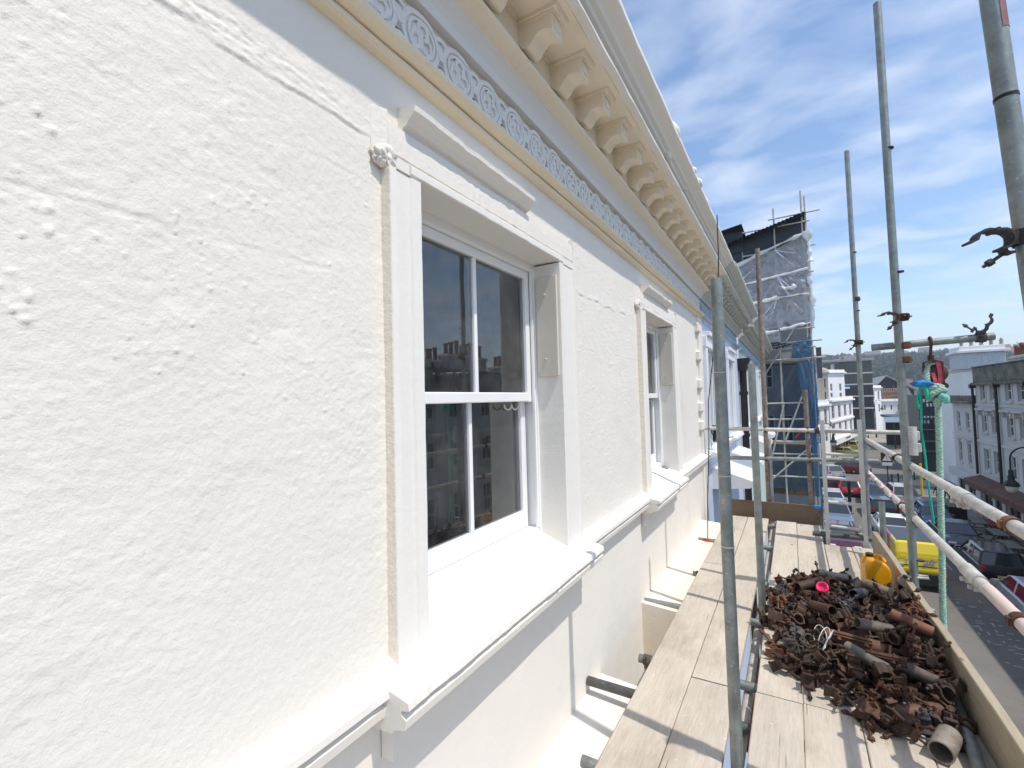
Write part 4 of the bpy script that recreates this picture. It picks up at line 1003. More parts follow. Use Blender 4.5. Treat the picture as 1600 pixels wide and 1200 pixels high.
# ---- heap of rusty fittings on the boards
PILE = [
(2,0.32,2.712,-1.454,-1.5,-0.14,-0.12),(1,-0.17,2.913,-1.467,-1.66,0.0,-1.54),(2,0.523,3.591,-1.449,0.16,-0.99,-1.03),(0,0.388,4.08,-1.457,-0.0,-1.27,1.15),(0,0.442,3.48,-1.467,1.48,-3.14,-0.05),(2,0.399,3.096,-1.437,-0.07,0.36,1.08),(1,0.231,3.786,-1.467,1.43,-3.06,-0.09),(2,0.086,3.933,-1.44,-0.14,0.01,-0.25),(3,0.107,3.495,-1.466,1.39,0.51,2.74),(3,-0.064,3.309,-1.457,1.94,-0.08,-0.14),(0,0.467,3.154,-1.467,0.2,1.47,2.48),(3,0.133,3.205,-1.463,1.53,0.35,-2.22),(0,-0.098,3.152,-1.451,-1.57,-2.35,-0.59),(1,0.257,3.901,-1.45,0.04,-1.06,0.07),(0,0.307,3.522,-1.457,-1.26,-3.14,0.03),(4,0.001,3.83,-1.467,-0.0,0.06,3.08),(4,0.312,3.291,-1.468,-3.14,-0.0,1.2),(1,0.563,3.34,-1.46,1.28,1.18,1.18),(5,-0.068,3.537,-1.471,1.77,0.01,-0.35),(0,0.374,3.388,-1.448,1.59,-0.46,-2.48),(0,0.214,3.041,-1.457,0.17,-1.23,0.67),(3,0.335,3.003,-1.466,1.39,0.51,0.62),(3,0.06,4.202,-1.466,1.39,0.51,-2.43),(2,0.108,3.078,-1.426,-0.83,-0.16,2.54),(1,0.11,2.784,-1.465,0.0,1.47,0.35),(3,0.561,3.225,-1.452,-1.9,2.13,-0.63),(5,0.113,2.973,-1.469,-0.0,0.43,1.27),(2,-0.211,3.959,-1.452,-1.5,0.45,-0.61),(0,-0.284,3.862,-1.467,0.53,1.43,0.48),(0,0.2,4.018,-1.467,-1.66,-0.0,-0.78),(0,0.024,3.373,-1.467,0.0,1.48,2.91),(5,0.599,3.523,-1.469,0.0,0.43,-1.66),(1,0.248,3.403,-1.455,-1.58,0.74,-1.62),(5,-0.17,3.82,-1.475,1.55,-0.04,-0.51),(2,0.466,3.297,-1.418,-0.74,1.18,0.02),(0,0.115,3.396,-1.42,-1.5,-0.42,2.25),(1,0.276,3.975,-1.467,-1.7,-0.08,-1.38),(5,0.363,4.248,-1.465,-1.04,0.2,0.15),(5,0.061,4.11,-1.474,1.59,-0.0,-0.86),(1,0.44,2.962,-1.457,-1.21,-3.06,0.06),(3,0.089,3.785,-1.463,-1.49,-0.45,-2.67),(1,-0.007,3.074,-1.446,-1.27,-0.77,-2.42),(2,0.003,4.018,-1.433,1.04,-1.0,-0.41),(2,0.116,3.666,-1.453,-1.5,-0.26,-2.9),(0,-0.282,3.692,-1.467,-1.7,-0.07,-1.57),(5,-0.095,3.868,-1.46,1.26,-0.64,0.7),(0,0.007,2.96,-1.467,-0.0,1.48,2.19),(0,-0.263,3.341,-1.457,0.2,-1.23,-1.88),(3,0.327,3.682,-1.45,1.14,1.06,-0.76),(3,0.504,3.442,-1.416,1.06,-2.3,0.64),(2,0.187,2.715,-1.446,-2.19,-0.09,0.64),(2,0.496,4.022,-1.449,0.16,-0.99,-1.41),(0,0.017,3.585,-1.44,1.89,-0.71,-1.49),(1,-0.084,3.956,-1.436,-2.24,0.53,1.04),(0,-0.395,3.233,-1.468,-1.65,0.01,-2.27),(2,0.359,2.858,-1.447,-0.0,1.97,0.71),(3,0.237,3.213,-1.441,1.85,-2.04,-0.47),(0,0.17,4.295,-1.467,-1.7,-0.07,-1.97),(0,0.54,3.756,-1.467,-1.7,-0.07,1.87),(0,0.075,2.841,-1.467,-1.67,-0.02,-1.22),(0,-0.188,3.344,-1.438,-0.79,-0.0,-0.22),(2,-0.446,3.723,-1.449,0.16,-0.99,2.57),(3,0.509,3.889,-1.459,1.78,0.09,0.31),(1,0.571,3.386,-1.409,-0.71,0.26,2.72),(1,0.246,3.666,-1.448,-0.28,1.89,-1.58),(0,0.181,4.164,-1.457,0.12,-1.24,0.16),(0,-0.159,4.076,-1.457,0.12,-1.24,1.63),(5,0.036,3.239,-1.467,1.19,-0.18,-2.72),(0,-0.191,3.459,-1.454,1.59,-2.46,-0.02),(1,0.049,4.137,-1.404,1.8,1.38,-0.37),(2,-0.043,2.878,-1.44,-0.98,-0.77,-0.6),(3,0.559,3.478,-1.366,1.91,0.49,1.36),(0,0.234,3.317,-1.395,-1.41,-0.37,0.79),(0,0.172,3.881,-1.396,1.23,-0.61,-2.62),(0,0.507,4.202,-1.456,-1.59,-0.55,-2.33),(1,0.085,3.493,-1.392,2.13,-0.23,-0.24),(0,-0.182,3.603,-1.467,0.15,1.47,-1.97),(5,-0.037,3.674,-1.469,1.27,-0.14,2.63),(0,0.415,2.975,-1.391,-1.84,1.22,-1.47),(0,-0.204,3.17,-1.455,0.0,-1.38,1.63),(0,0.069,3.808,-1.394,-2.35,-1.92,0.3),(2,-0.347,3.054,-1.457,-1.44,-0.0,-1.97),(2,0.224,2.612,-1.449,0.16,-0.99,0.41),(0,0.204,3.597,-1.436,-0.94,-0.16,0.7),(3,0.387,3.606,-1.433,2.38,0.48,1.12),(5,0.413,4.003,-1.42,1.9,-0.88,0.37),(2,0.056,2.893,-1.388,-0.34,-3.05,0.08),(1,0.474,2.775,-1.467,-1.66,0.0,-2.17),(1,0.326,3.045,-1.404,-0.07,1.22,-1.26),(0,-0.469,3.579,-1.457,1.9,-0.04,0.58),(1,-0.021,4.273,-1.434,-0.23,0.57,-0.18),(1,0.284,4.239,-1.436,-0.54,0.0,0.37),(4,0.186,3.719,-1.384,-0.25,-0.45,0.73),(0,0.064,3.265,-1.389,0.26,-1.23,2.71),(3,-0.181,3.172,-1.389,-1.39,2.68,-0.03),(2,-0.072,3.635,-1.413,-1.0,-0.28,0.44),(1,-0.12,3.834,-1.415,-1.38,0.6,-2.21),(2,0.265,2.912,-1.417,-1.96,-0.69,1.26),(1,0.191,3.488,-1.404,-2.07,0.34,-1.96),(1,-0.007,4.349,-1.465,-0.03,1.47,-0.3),(5,0.191,2.845,-1.469,0.01,0.43,-0.48),(1,0.323,4.333,-1.457,1.95,-0.11,-1.59),(1,0.019,3.179,-1.41,2.36,-0.5,1.35),(0,-0.35,3.433,-1.467,-1.7,-0.07,-0.37),(1,0.003,2.999,-1.374,-1.53,-0.37,0.69),(0,-0.001,3.439,-1.384,-0.81,-2.14,1.2),(1,0.341,3.277,-1.398,-1.66,0.31,-2.65),(0,0.355,3.901,-1.438,-0.79,2.27,-0.54),(2,0.247,2.798,-1.39,-0.09,2.73,-0.43),(5,0.303,3.174,-1.447,0.49,-0.28,-2.17),(4,0.424,3.767,-1.46,0.06,2.86,0.24),(2,0.162,3.308,-1.327,1.78,-0.31,1.51),(5,-0.115,3.049,-1.466,1.16,-0.24,-0.53),(0,-0.235,3.58,-1.368,2.07,0.06,2.01),(2,0.367,3.76,-1.392,-1.79,-0.12,-1.19),(5,0.539,3.796,-1.405,-2.23,0.08,0.7),(1,0.238,3.03,-1.394,-1.67,0.47,0.54),(3,-0.25,3.042,-1.438,-0.04,2.32,-1.73),(0,0.297,4.063,-1.427,-2.19,-0.19,-0.58),(1,-0.275,3.558,-1.452,1.76,0.38,-0.19),(3,0.032,3.577,-1.342,1.93,-0.09,-2.07),(1,0.442,3.538,-1.372,-0.46,1.24,2.32),(0,0.269,3.403,-1.371,-1.0,1.94,-1.56),(3,-0.251,3.274,-1.404,-0.48,-0.49,-0.8),(0,-0.212,3.718,-1.423,2.09,2.09,0.46),(5,0.352,3.147,-1.455,0.75,-1.11,-2.79),(5,-0.045,3.767,-1.414,0.94,-0.53,1.38),(0,-0.118,3.435,-1.364,2.02,0.05,-1.07),(0,0.314,3.497,-1.359,1.35,-0.31,-0.93),(5,0.589,3.62,-1.469,0.0,0.43,1.95),(1,0.451,3.907,-1.365,0.99,-0.82,-1.44),(0,-0.293,4.036,-1.457,-0.0,-1.27,1.28),(0,0.126,4.047,-1.411,-2.06,1.16,-0.76),(3,-0.107,3.293,-1.404,0.94,-2.71,-1.03),(0,0.454,3.652,-1.381,-0.61,2.17,-0.41),(1,0.513,3.076,-1.424,-1.24,-0.08,1.18),(5,0.074,4.383,-1.475,-1.55,-0.04,0.06),(3,-0.365,3.763,-1.436,0.0,2.74,-0.07),(0,-0.101,3.46,-1.446,-0.19,1.96,-2.1),(0,0.284,3.81,-1.371,-0.83,-1.06,-1.77),(3,0.241,3.102,-1.35,1.88,0.19,-2.43),(0,-0.406,3.621,-1.457,1.9,-0.04,1.0),(3,0.361,3.45,-1.356,0.26,-0.3,-2.95),(0,0.581,3.915,-1.384,-1.29,-0.02,2.81),(5,0.191,3.565,-1.368,1.11,-0.45,2.94),(2,0.084,2.629,-1.451,2.12,-0.1,0.99),(3,-0.149,4.255,-1.444,-2.2,-0.01,0.31),(1,-0.12,3.996,-1.382,-0.8,-0.64,-1.97),(1,0.08,3.678,-1.355,-1.11,2.71,0.73),(1,-0.354,3.646,-1.405,-1.21,0.41,1.2),(1,0.445,3.086,-1.338,1.42,1.77,1.47),(4,0.518,3.591,-1.34,0.29,-0.32,1.36),(2,0.4,3.36,-1.335,1.15,0.48,-2.31),(2,-0.303,3.166,-1.407,0.31,-0.22,1.84),(3,-0.152,3.744,-1.36,-0.24,-2.63,-0.94),(1,0.694,3.716,-0.865,0.0,1.53,1.25),(4,0.354,3.934,-1.367,0.63,-0.23,3.14),(1,0.158,3.688,-1.328,-1.44,0.98,0.44),(3,-0.386,3.324,-1.386,0.2,0.58,-3.02),(1,0.581,3.417,-1.302,0.19,1.31,1.46),(1,0.417,3.176,-1.366,1.99,0.58,-1.49),(0,-0.164,3.599,-1.342,-1.14,0.49,1.28),(1,0.236,4.118,-1.415,-1.9,0.36,-0.59),(0,0.134,3.186,-1.369,-1.17,-0.29,-1.93),(0,-0.458,3.442,-1.452,-1.44,-0.91,0.55),(2,0.234,3.942,-1.343,0.71,-0.74,1.02),(1,0.173,2.9,-1.385,-0.11,2.54,1.95),(1,0.545,4.101,-1.422,-2.01,-0.57,-1.81),(2,-0.031,2.75,-1.457,-1.44,-0.0,2.08),(2,0.185,3.402,-1.3,-0.37,-0.73,2.93),(3,0.526,2.858,-1.439,-0.2,-0.07,2.69),(3,0.525,3.803,-1.288,0.84,-0.09,2.47),(5,0.359,4.188,-1.438,0.32,-0.09,1.44),(0,0.041,3.378,-1.344,-0.44,2.03,-1.9),(1,-0.197,3.076,-1.347,0.83,2.49,1.03),(3,0.475,3.832,-1.351,-0.9,0.36,-0.52),(3,-0.238,2.984,-1.374,1.76,1.28,-0.19),(0,0.415,2.684,-1.467,0.53,1.43,1.98),(4,0.521,3.438,-1.304,-0.22,2.95,-0.47),(1,-0.074,4.099,-1.405,2.18,-0.79,0.98),(1,-0.239,4.142,-1.436,-0.4,0.0,-1.33),(0,-0.319,3.834,-1.403,1.49,0.98,0.24),(3,-0.138,2.932,-1.395,0.78,0.84,-1.45),(1,-0.083,2.904,-1.357,-1.07,2.29,-0.29),(1,-0.146,3.311,-1.348,-1.69,-0.4,0.32),(1,0.045,3.676,-1.296,-1.41,0.92,-0.35),(0,0.271,3.724,-1.338,1.59,0.41,-2.53),(1,0.481,3.735,-1.376,-0.56,0.09,1.24),(3,0.356,3.094,-1.294,0.2,1.01,1.29),(0,-0.071,3.76,-1.354,2.38,1.06,0.71),(0,-0.053,4.17,-1.438,2.69,0.99,-0.41),(1,0.278,3.236,-1.319,-0.81,1.03,2.48),(1,-0.258,3.47,-1.398,2.24,-1.2,-1.01),(1,0.373,4.068,-1.363,-2.52,-0.12,-0.48),(0,0.084,3.486,-1.295,2.05,0.76,-1.3),(1,0.486,3.695,-1.282,-0.75,-2.5,-0.98),(0,0.097,4.277,-1.399,-1.15,0.46,1.31),(0,0.151,3.854,-1.332,1.74,0.89,0.58),(4,-0.264,3.855,-1.375,0.17,-2.37,-0.04),(0,0.414,3.252,-1.316,1.46,0.59,-2.26),(0,-0.211,3.253,-1.308,-0.74,-0.78,-0.87),(0,-0.165,3.51,-1.357,-1.25,-0.02,1.71),(0,-0.217,3.383,-1.333,-0.56,-0.96,-2.43),(4,-0.019,3.683,-1.339,0.38,-1.15,2.29),(1,0.509,3.31,-1.283,0.8,2.55,-1.05),(0,-0.406,3.151,-1.435,-0.56,0.0,-0.75),(5,0.394,3.982,-1.342,-0.9,-0.67,-2.73),(1,0.25,3.149,-1.297,-1.84,0.24,1.13),(1,-0.172,2.796,-1.45,0.04,-1.06,1.58),(5,-0.205,3.848,-1.35,0.89,-0.07,2.3),(5,0.322,3.99,-1.316,0.24,-0.42,0.98),(5,-0.112,3.908,-1.371,0.79,0.22,0.43),(5,0.594,2.999,-1.455,-0.25,-1.13,0.23),(0,-0.384,3.546,-1.385,-0.7,-0.51,-1.86),(3,0.569,3.164,-1.298,0.6,0.55,-2.14),(0,0.041,3.817,-1.304,-0.69,2.05,-0.94),(5,0.063,3.136,-1.386,-0.85,0.02,-2.74),(1,0.538,3.135,-1.383,-0.81,-0.63,2.87),(2,0.324,3.605,-1.324,-0.1,2.93,0.84),(2,-0.333,3.254,-1.344,-1.18,1.93,0.74),(3,-0.405,4.017,-1.438,2.41,0.08,0.67),(0,-0.287,3.667,-1.348,1.14,1.99,1.16),(1,0.112,4.092,-1.342,-2.07,-0.08,1.11),(1,-0.361,3.466,-1.401,-1.48,0.34,1.94),(0,0.243,3.522,-1.307,-0.59,1.93,1.33),(0,-0.053,3.893,-1.29,-1.18,-0.3,-0.13),(2,0.266,3.673,-1.26,2.53,-0.07,-1.35),(1,0.534,3.595,-1.271,-1.55,-0.29,1.51),(3,-0.067,3.107,-1.354,0.02,1.08,-2.23),(3,0.067,3.202,-1.294,-1.39,1.87,-0.65),(3,0.314,4.167,-1.36,-2.22,1.42,-0.84),(0,-0.051,3.51,-1.293,1.92,0.61,0.29),(1,0.172,3.582,-1.266,2.31,0.57,0.12),(3,-0.332,3.451,-1.318,1.29,0.55,2.23),(2,0.551,3.264,-1.35,-1.79,0.65,1.82),(5,0.061,3.16,-1.341,1.11,-0.42,-0.23),(2,-0.099,2.987,-1.317,-0.68,-0.52,1.41),(2,-0.013,3.617,-1.217,1.33,-0.91,1.24),(5,0.399,3.73,-1.318,-0.83,-0.27,-1.85),(4,-0.519,4.023,-1.468,0.0,-0.0,2.69),(0,-0.025,3.311,-1.335,-1.09,-0.99,-0.31),(2,0.582,3.701,-1.278,0.13,1.97,-1.57),(0,0.459,2.872,-1.372,-1.26,-0.57,-0.85),(0,-0.104,3.689,-1.287,-1.07,-0.6,-1.04),(3,0.455,3.484,-1.254,-1.89,2.33,-0.15),(0,-0.144,3.495,-1.284,-1.56,0.03,-0.15),(1,0.027,3.26,-1.273,-1.06,-0.74,-1.74),(1,0.02,3.416,-1.263,-2.21,1.29,1.16),(2,-0.443,3.888,-1.445,1.22,2.86,-0.12),(0,0.157,4.174,-1.367,-2.1,0.46,0.3),(4,0.557,4.012,-1.393,-1.91,-0.23,0.66),(3,0.082,3.353,-1.251,-0.65,1.3,-0.39),(4,0.171,4.009,-1.321,-0.53,-2.17,-0.52),(1,0.537,2.969,-1.388,0.86,2.5,-0.97),(4,0.21,2.975,-1.337,0.18,-2.49,1.08),(4,0.069,3.075,-1.324,-0.05,-2.38,1.53),(3,0.003,4.0,-1.328,-0.82,-0.65,1.61),(1,-0.23,3.754,-1.292,2.03,0.39,-0.91),(0,0.304,3.792,-1.268,-0.87,-0.46,1.5),(1,-0.527,3.792,-1.465,-0.0,1.46,0.85),(5,0.03,3.885,-1.384,-0.47,-0.67,0.6),(0,0.362,3.235,-1.271,-1.2,-0.29,-0.34),(1,0.213,3.823,-1.292,-0.6,2.44,0.22),(1,-0.335,3.943,-1.407,2.71,-0.34,-0.05),(3,0.434,4.162,-1.416,0.67,0.67,-1.46),(1,0.347,3.414,-1.257,-0.96,1.08,0.46),(2,-0.308,2.906,-1.449,0.16,-0.99,2.58),(2,0.3,3.524,-1.235,-1.69,0.07,-1.13),(1,0.255,3.285,-1.267,-1.36,-0.92,-1.48),(2,-0.099,3.355,-1.282,-0.15,3.01,-1.54),
]

fit_me = {}
keys = list(FIT)
plab = {'double': 'rusty double coupler lying closed in the heap on the boards', 'double_open': 'rusty coupler with one jaw hanging open in the heap on the boards', 'double_wide': 'rusty coupler with both jaws open in the heap on the boards',
        'swivel': 'rusty swivel coupler in the heap on the boards', 'sleeve': 'short steel sleeve coupler in the heap on the boards', 'putlog': 'rusty putlog clip in the heap on the boards'}
pnm = {'double': 'coupler', 'double_open': 'coupler', 'double_wide': 'coupler', 'swivel': 'swivel_coupler', 'sleeve': 'sleeve_coupler', 'putlog': 'putlog_clip'}
def fitting(k, loc, rot, mat='rust', label=None, sc=1.0):
    key = (k, mat)
    if key not in fit_me: fit_me[key] = FIT[k].mesh(pnm[k], M[mat])
    o = bpy.data.objects.new(pnm[k], fit_me[key]); COL.objects.link(o); o.location = loc; o.rotation_euler = rot; o.scale = (sc,) * 3
    if label: tag(o, label, 'coupler')
    else: tag(o, plab[k], 'coupler', {'sleeve': 'sleeve couplers in the heap', 'putlog': 'putlog clips in the heap', 'swivel': 'swivel couplers in the heap', 'double': 'closed couplers in the heap', 'double_open': 'half open couplers in the heap', 'double_wide': 'wide open couplers in the heap'}[k])
    return o
tops = []
for (k, x, y, z, a, b, c) in PILE:
    x += .075; y -= .03
    if x > .60 or x < -.30 or z > -1.0: continue
    x = .24 + (x - .165) * .88; y = 3.60 + (y - 3.49) * 1.06
    x = min(x, .668 - .0199 * (y - .9) - .062)
    kk = keys[k]; u = RNG.random()
    mt = 'rust' if u < .80 else 'steel_grey'
    if kk == 'sleeve': mt = ['rust', 'khaki', 'steel_grey', 'rust_orange', 'khaki'][RNG.randrange(5)]
    elif u > .965: mt = 'rust_orange'
    if (y > 4.02 and x > .31) or (y > 4.27 and x > .22): continue
    tops.append((x, y, DZ + (z - DZ) * .92))
    fitting(kk, (x, y, DZ + (z - DZ) * .92), (a, b, c), mt, sc=RNG.choice([.95, 1.0, 1.0, 1.1, 1.18]))
tb_me = {m_: MB().tube((0, -.09, 0), (0, .09, 0), .0285, 14, hollow=.004).mesh('sleeve', M[m_]) for m_ in ('rust', 'steel_grey', 'khaki', 'rust_orange', 'tube_dark')}
for i_, (x, y, rz, m_, lb) in enumerate([(.10, 3.30, .5, 'rust', 'brown steel sleeve lying high on the near left of the heap'), (.33, 3.22, -1.1, 'khaki', 'olive sleeve across the middle of the heap'), (.20, 3.95, 1.2, 'tube_dark', 'dark sleeve near the back of the heap'), (.42, 3.75, .9, 'khaki', 'pale olive sleeve on the right back of the heap'),
        (.50, 3.30, 1.35, 'rust_orange', 'orange rusty sleeve on the right of the heap by the toe board'), (.30, 3.62, -.4, 'tube_dark', 'dark grey sleeve on the crest of the heap'), (.45, 2.98, 1.2, 'steel_grey', 'dull sleeve on the front right slope of the heap'), (.05, 3.72, -.9, 'rust', 'brown sleeve left of the pink cap')]):
    zt_ = sorted([t[2] for t in tops if abs(t[0] - x) < .09 and abs(t[1] - y) < .09] or [DZ + .03])[-1] + .040
    s_ = bpy.data.objects.new('sleeve', tb_me[m_]); COL.objects.link(s_); s_.location = (x, y, zt_); s_.rotation_euler = (RNG.uniform(-.3, .3), RNG.uniform(-.2, .2), rz); tag(s_, lb, 'sleeve')
fitting('double_wide', (.300, 2.66, -1.462), (.2, .1, 1.1), 'rust', 'rusty open coupler lying alone in front of the heap')
fitting('double_open', (.370, 2.70, -1.470), (1.5, .3, 2.1), 'rust', 'rusty coupler with a lifted jaw at the front edge of the heap')
sv = obj('sleeve_coupler', MB().tube((0, -.075, 0), (0, .075, 0), .043, 18, hollow=.006), M['steel_pale'], loc=(.480, 2.60, -1.4565), rot=(0, 0, -.38)); tag(sv, 'loose plain steel sleeve lying in front of the heap beside the tube', 'sleeve')
fitting('sleeve', (.42, 2.80, -1.46), (.1, .4, -1.05), 'rust_orange', 'orange rusty sleeve at the near right of the heap', 1.1)
fitting('double_open', (-.205, 3.52, -1.467), (.3, .2, .4), 'rust', 'rusty coupler at the left tip of the heap, apart on the board')
fitting('double', (-.04, 3.02, -1.462), (.5, .3, 1.4), 'rust', 'rusty closed coupler at the near left edge of the heap')
fitting('sleeve', (.545, 3.42, -1.36), (.15, .2, 1.45), 'khaki', 'pale sleeve leaning on the right side of the heap by the toe board')
fitting('sleeve', (.27, 3.02, -1.362), (.1, .2, .9), 'khaki', 'olive sleeve lying across the front slope of the heap')
rn = MB(); rn.lathe([(.018, -.012), (.034, -.012), (.036, .0), (.034, .012), (.026, .012), (.024, -.004), (.018, -.004)], (0, 0, 0), 18)
pr_ = obj('pink_cap', rn, M['pink'], loc=(.112, 3.56, -1.222), rot=(.75, -.25, 0)); tag(pr_, 'bright pink plastic cap on top of the rusty heap', 'cap')
wr = obj('wire_loop', MB().path([(-.20 + .035 * math.cos(q), 3.86 + .05 * math.sin(q), DZ + .006) for q in np.linspace(0, 6.0, 14)], .0022, 5), M['steel_grey']); tag(wr, 'small loop of wire lying on the board left of the heap', 'wire')
st = MB()
for k in range(3):
    st.path([(.075 + .030 * math.sin(q + k) + .016 * k, 3.05 - .02 * k + .05 * math.cos(q), -1.315 + .045 * math.cos(q + .4 * k) + .004 * k) for q in np.linspace(0, 2 * math.pi, 16)[:-1]], .0024, 5, closed=True)
tag(obj('string_loops', st, M['alu']), 'loops of pale string draped over the front of the heap', 'string')

# ---- yellow jerrycan
jc = thing('jerrycan', 'yellow plastic jerrycan with black cap standing behind the heap', 'jerrycan', (.475, 4.40, DZ))
bm = bmesh.new()
prof = [(-.070, .0), (.070, .0), (.076, .012), (.076, .205), (.064, .232), (.030, .262), (.004, .272), (-.012, .276), (-.046, .276), (-.058, .262), (-.076, .222), (-.076, .012)]
for y in (-.09, .09):
    pass
f0 = [bm.verts.new((x, -.085, z)) for x, z in prof]; f1 = [bm.verts.new((x, .085, z)) for x, z in prof]
bm.faces.new(f0); bm.faces.new(f1[::-1])
for i in range(len(prof)): bm.faces.new((f0[i], f1[i], f1[(i + 1) % len(prof)], f0[(i + 1) % len(prof)]))
bmesh.ops.recalc_face_normals(bm, faces=bm.faces)
ed = [e for e in bm.edges if abs(e.verts[0].co.y - e.verts[1].co.y) < 1e-5]
bmesh.ops.bevel(bm, geom=ed, offset=.016, segments=3, affect='EDGES', profile=.6)
me = bpy.data.meshes.new('body'); bm.to_mesh(me); bm.free(); me.materials.append(M['yellow_plastic'])
for p in me.polygons: p.use_smooth = True
jb = obj('body', me, None, jc, local=True, rot=(0, 0, .12))
obj('seam', MB().strip([(x * 1.02, 0, z * 1.005 + .001) for x, z in prof[2:11]], (0, 1, 0), .005, .004), M['yellow_plastic'], jb, local=True)
obj('handle', MB().path([(-.004, 0, .262), (.010, 0, .292), (.034, 0, .286), (.060, 0, .246)], .013, 8), M['yellow_plastic'], jc, local=True)
cp = MB(); cp.lathe([(.017, .272), (.024, .274), (.025, .296), (.021, .300)], (-.030, 0, 0), 16)
obj('cap', cp, M['black'], jc, local=True)
obj('neck', MB().lathe([(.022, .262), (.019, .276)], (-.030, 0, 0), 16), M['yellow_plastic'], jc, local=True)

# ------------------------------------------------------------------ ground and street
def mat_road(name, col, s=1.0):
    t = NT(name); v = t.coord(jitter=False)
    n = t.noise(v, .22 * s, 6, .6); f = t.noise(v, 40, 3); p = t.noise(v, 1.1, 5, .65)
    c = t.ramp(n, [(.35, tuple(q * .82 for q in col)), (.65, tuple(q * 1.12 for q in col))])
    c = t.mix(t.ramp(p, [(.55, (0, 0, 0)), (.7, (.35,) * 3)]), c, tuple(q * .6 for q in col))
    c = t.mix(1.0, c, t.ramp(f, [(.3, (.85,) * 3), (.7, (1.1,) * 3)]), 'MULTIPLY')
    return t.set(col=c, rough=.9, normal=t.bump(f, .3, .01), spec=.15)
M['road'] = mat_road('worn_asphalt', (.185, .172, .158)); M['paving'] = mat_road('paving_stone', (.33, .295, .25)); M['soil'] = mat_road('far_ground', (.16, .16, .14), .1)
M['line'] = mat_plain('worn_white_line', (.34, .33, .32), .8, var=.3, scale=30)
tag(obj('ground', MB().add([(-1500, -1500, GZ - .02), (3000, -1500, GZ - .02), (3000, 4200, GZ - .02), (-1500, 4200, GZ - .02)], [(0, 1, 2, 3)]), M['soil']), kind='structure')
tag(obj('road', MB().add([(-1.3, -60, GZ), (60, -60, GZ), (60, 200, GZ), (-1.3, 200, GZ)], [(0, 1, 2, 3)]), M['road']), kind='structure')
def slab(name, poly, mat, h=.12):
    return tag(obj(name, MB().prism(poly, 'z', GZ - .01, GZ + h), mat), kind='structure')
slab('pavement', [(-1.04, -50), (1.0, -50), (1.0, 60), (-1.04, 60)], M['paving'])
slab('pavement', [(9.5, -50), (13, -50), (13, 56.4), (9.5, 56.4)], M['paving'])
slab('pavement', [(9.0, 62), (40, 62), (40, 66.5), (9.0, 66.5)], M['paving'], .10)
slab('pavement', [(2.4, 60.5), (3.6, 60.5), (9.0, 96), (7.0, 98)], M['paving'], .10)
slab('pavement', [(12.5, 92), (30, 84), (40, 130), (14, 140)], M['paving'], .10)
mk = MB()
rl = random.Random(3)
for k in range(11):                                                      # worn lettering along the lane
    y = 23.2 + k * .62; x = 6.5
    for q in range(6):
        if rl.random() < .72:
            a = rl.choice([0, 0, 1.57, .5]); cx, cy = x + rl.uniform(-.55, .55), y + rl.uniform(-.2, .2); L = rl.uniform(.12, .32)
            dx, dy = math.cos(a) * L / 2, math.sin(a) * L / 2; w = .035; nx, ny = -math.sin(a) * w, math.cos(a) * w
            mk.add([(cx - dx - nx, cy - dy - ny, GZ + .005), (cx + dx - nx, cy + dy - ny, GZ + .005), (cx + dx + nx, cy + dy + ny, GZ + .005), (cx - dx + nx, cy - dy + ny, GZ + .005)], [(0, 1, 2, 3)])
for y in range(34, 60, 5): mk.add([(6.95, y, GZ + .004), (7.03, y, GZ + .004), (7.03, y + 2, GZ + .004), (6.95, y + 2, GZ + .004)], [(0, 1, 2, 3)])
mk.add([(3.3, 28, GZ + .0045), (3.4, 28, GZ + .0045), (3.4, 60, GZ + .0045), (3.3, 60, GZ + .0045)], [(0, 1, 2, 3)])
tag(obj('road_markings', mk, M['line']), kind='structure')

# ------------------------------------------------------------------ cars
M['car_glass'] = mat_plain('dark_car_glass', (.02, .028, .035), .04, var=.05, spec=.8)
M['tyre'] = M['black_rubber']; M['rim'] = mat_plain('wheel_alloy', (.45, .45, .46), .35, .7)
M['tail'] = mat_plain('red_lamp_lens', (.45, .01, .012), .2); M['lamp'] = mat_plain('clear_lamp_lens', (.75, .76, .78), .12)
M['plate_y'] = mat_plain('yellow_plate', (.75, .58, .08), .5, var=.02); M['plate_w'] = mat_plain('white_plate', (.75, .75, .74), .5, var=.02)
_paints = {}
def paint(c, rough=.22):
    if (c, rough) not in _paints:
        t = NT('car_paint'); t.set(col=c, rough=rough, spec=.5, coat=.7); t.b.inputs['Coat Roughness'].default_value = .05; _paints[(c, rough)] = t.m
    return _paints[(c, rough)]
def loft(b, prof, W, ins=.10, zc=.5, sm=False):
    """side profile (y,z) carried across the width with rounded shoulders"""
    n = len(prof); st = [(-W / 2, ins), (-W / 2 + .05, ins * .4), (-W / 2 + .16, 0), (W / 2 - .16, 0), (W / 2 - .05, ins * .4), (W / 2, ins)]
    ym = sum(p[0] for p in prof) / n; ymin, ymax = min(p[0] for p in prof), max(p[0] for p in prof)
    vs = []
    for x, s in st:
        for y, z in prof: vs.append((x, ym + (y - ym) * (1 - s * .5 / (ymax - ymin)), z - s * max(0, z - zc) * .8))
    fs = [(i * n + k, i * n + (k + 1) % n, (i + 1) * n + (k + 1) % n, (i + 1) * n + k) for i in range(5) for k in range(n)]
    fs = [f[::-1] for f in fs]
    b.add(vs, fs, sm); b.add(vs[:n], [tuple(range(n))]); b.add(vs[-n:], [tuple(range(n))[::-1]]); return b
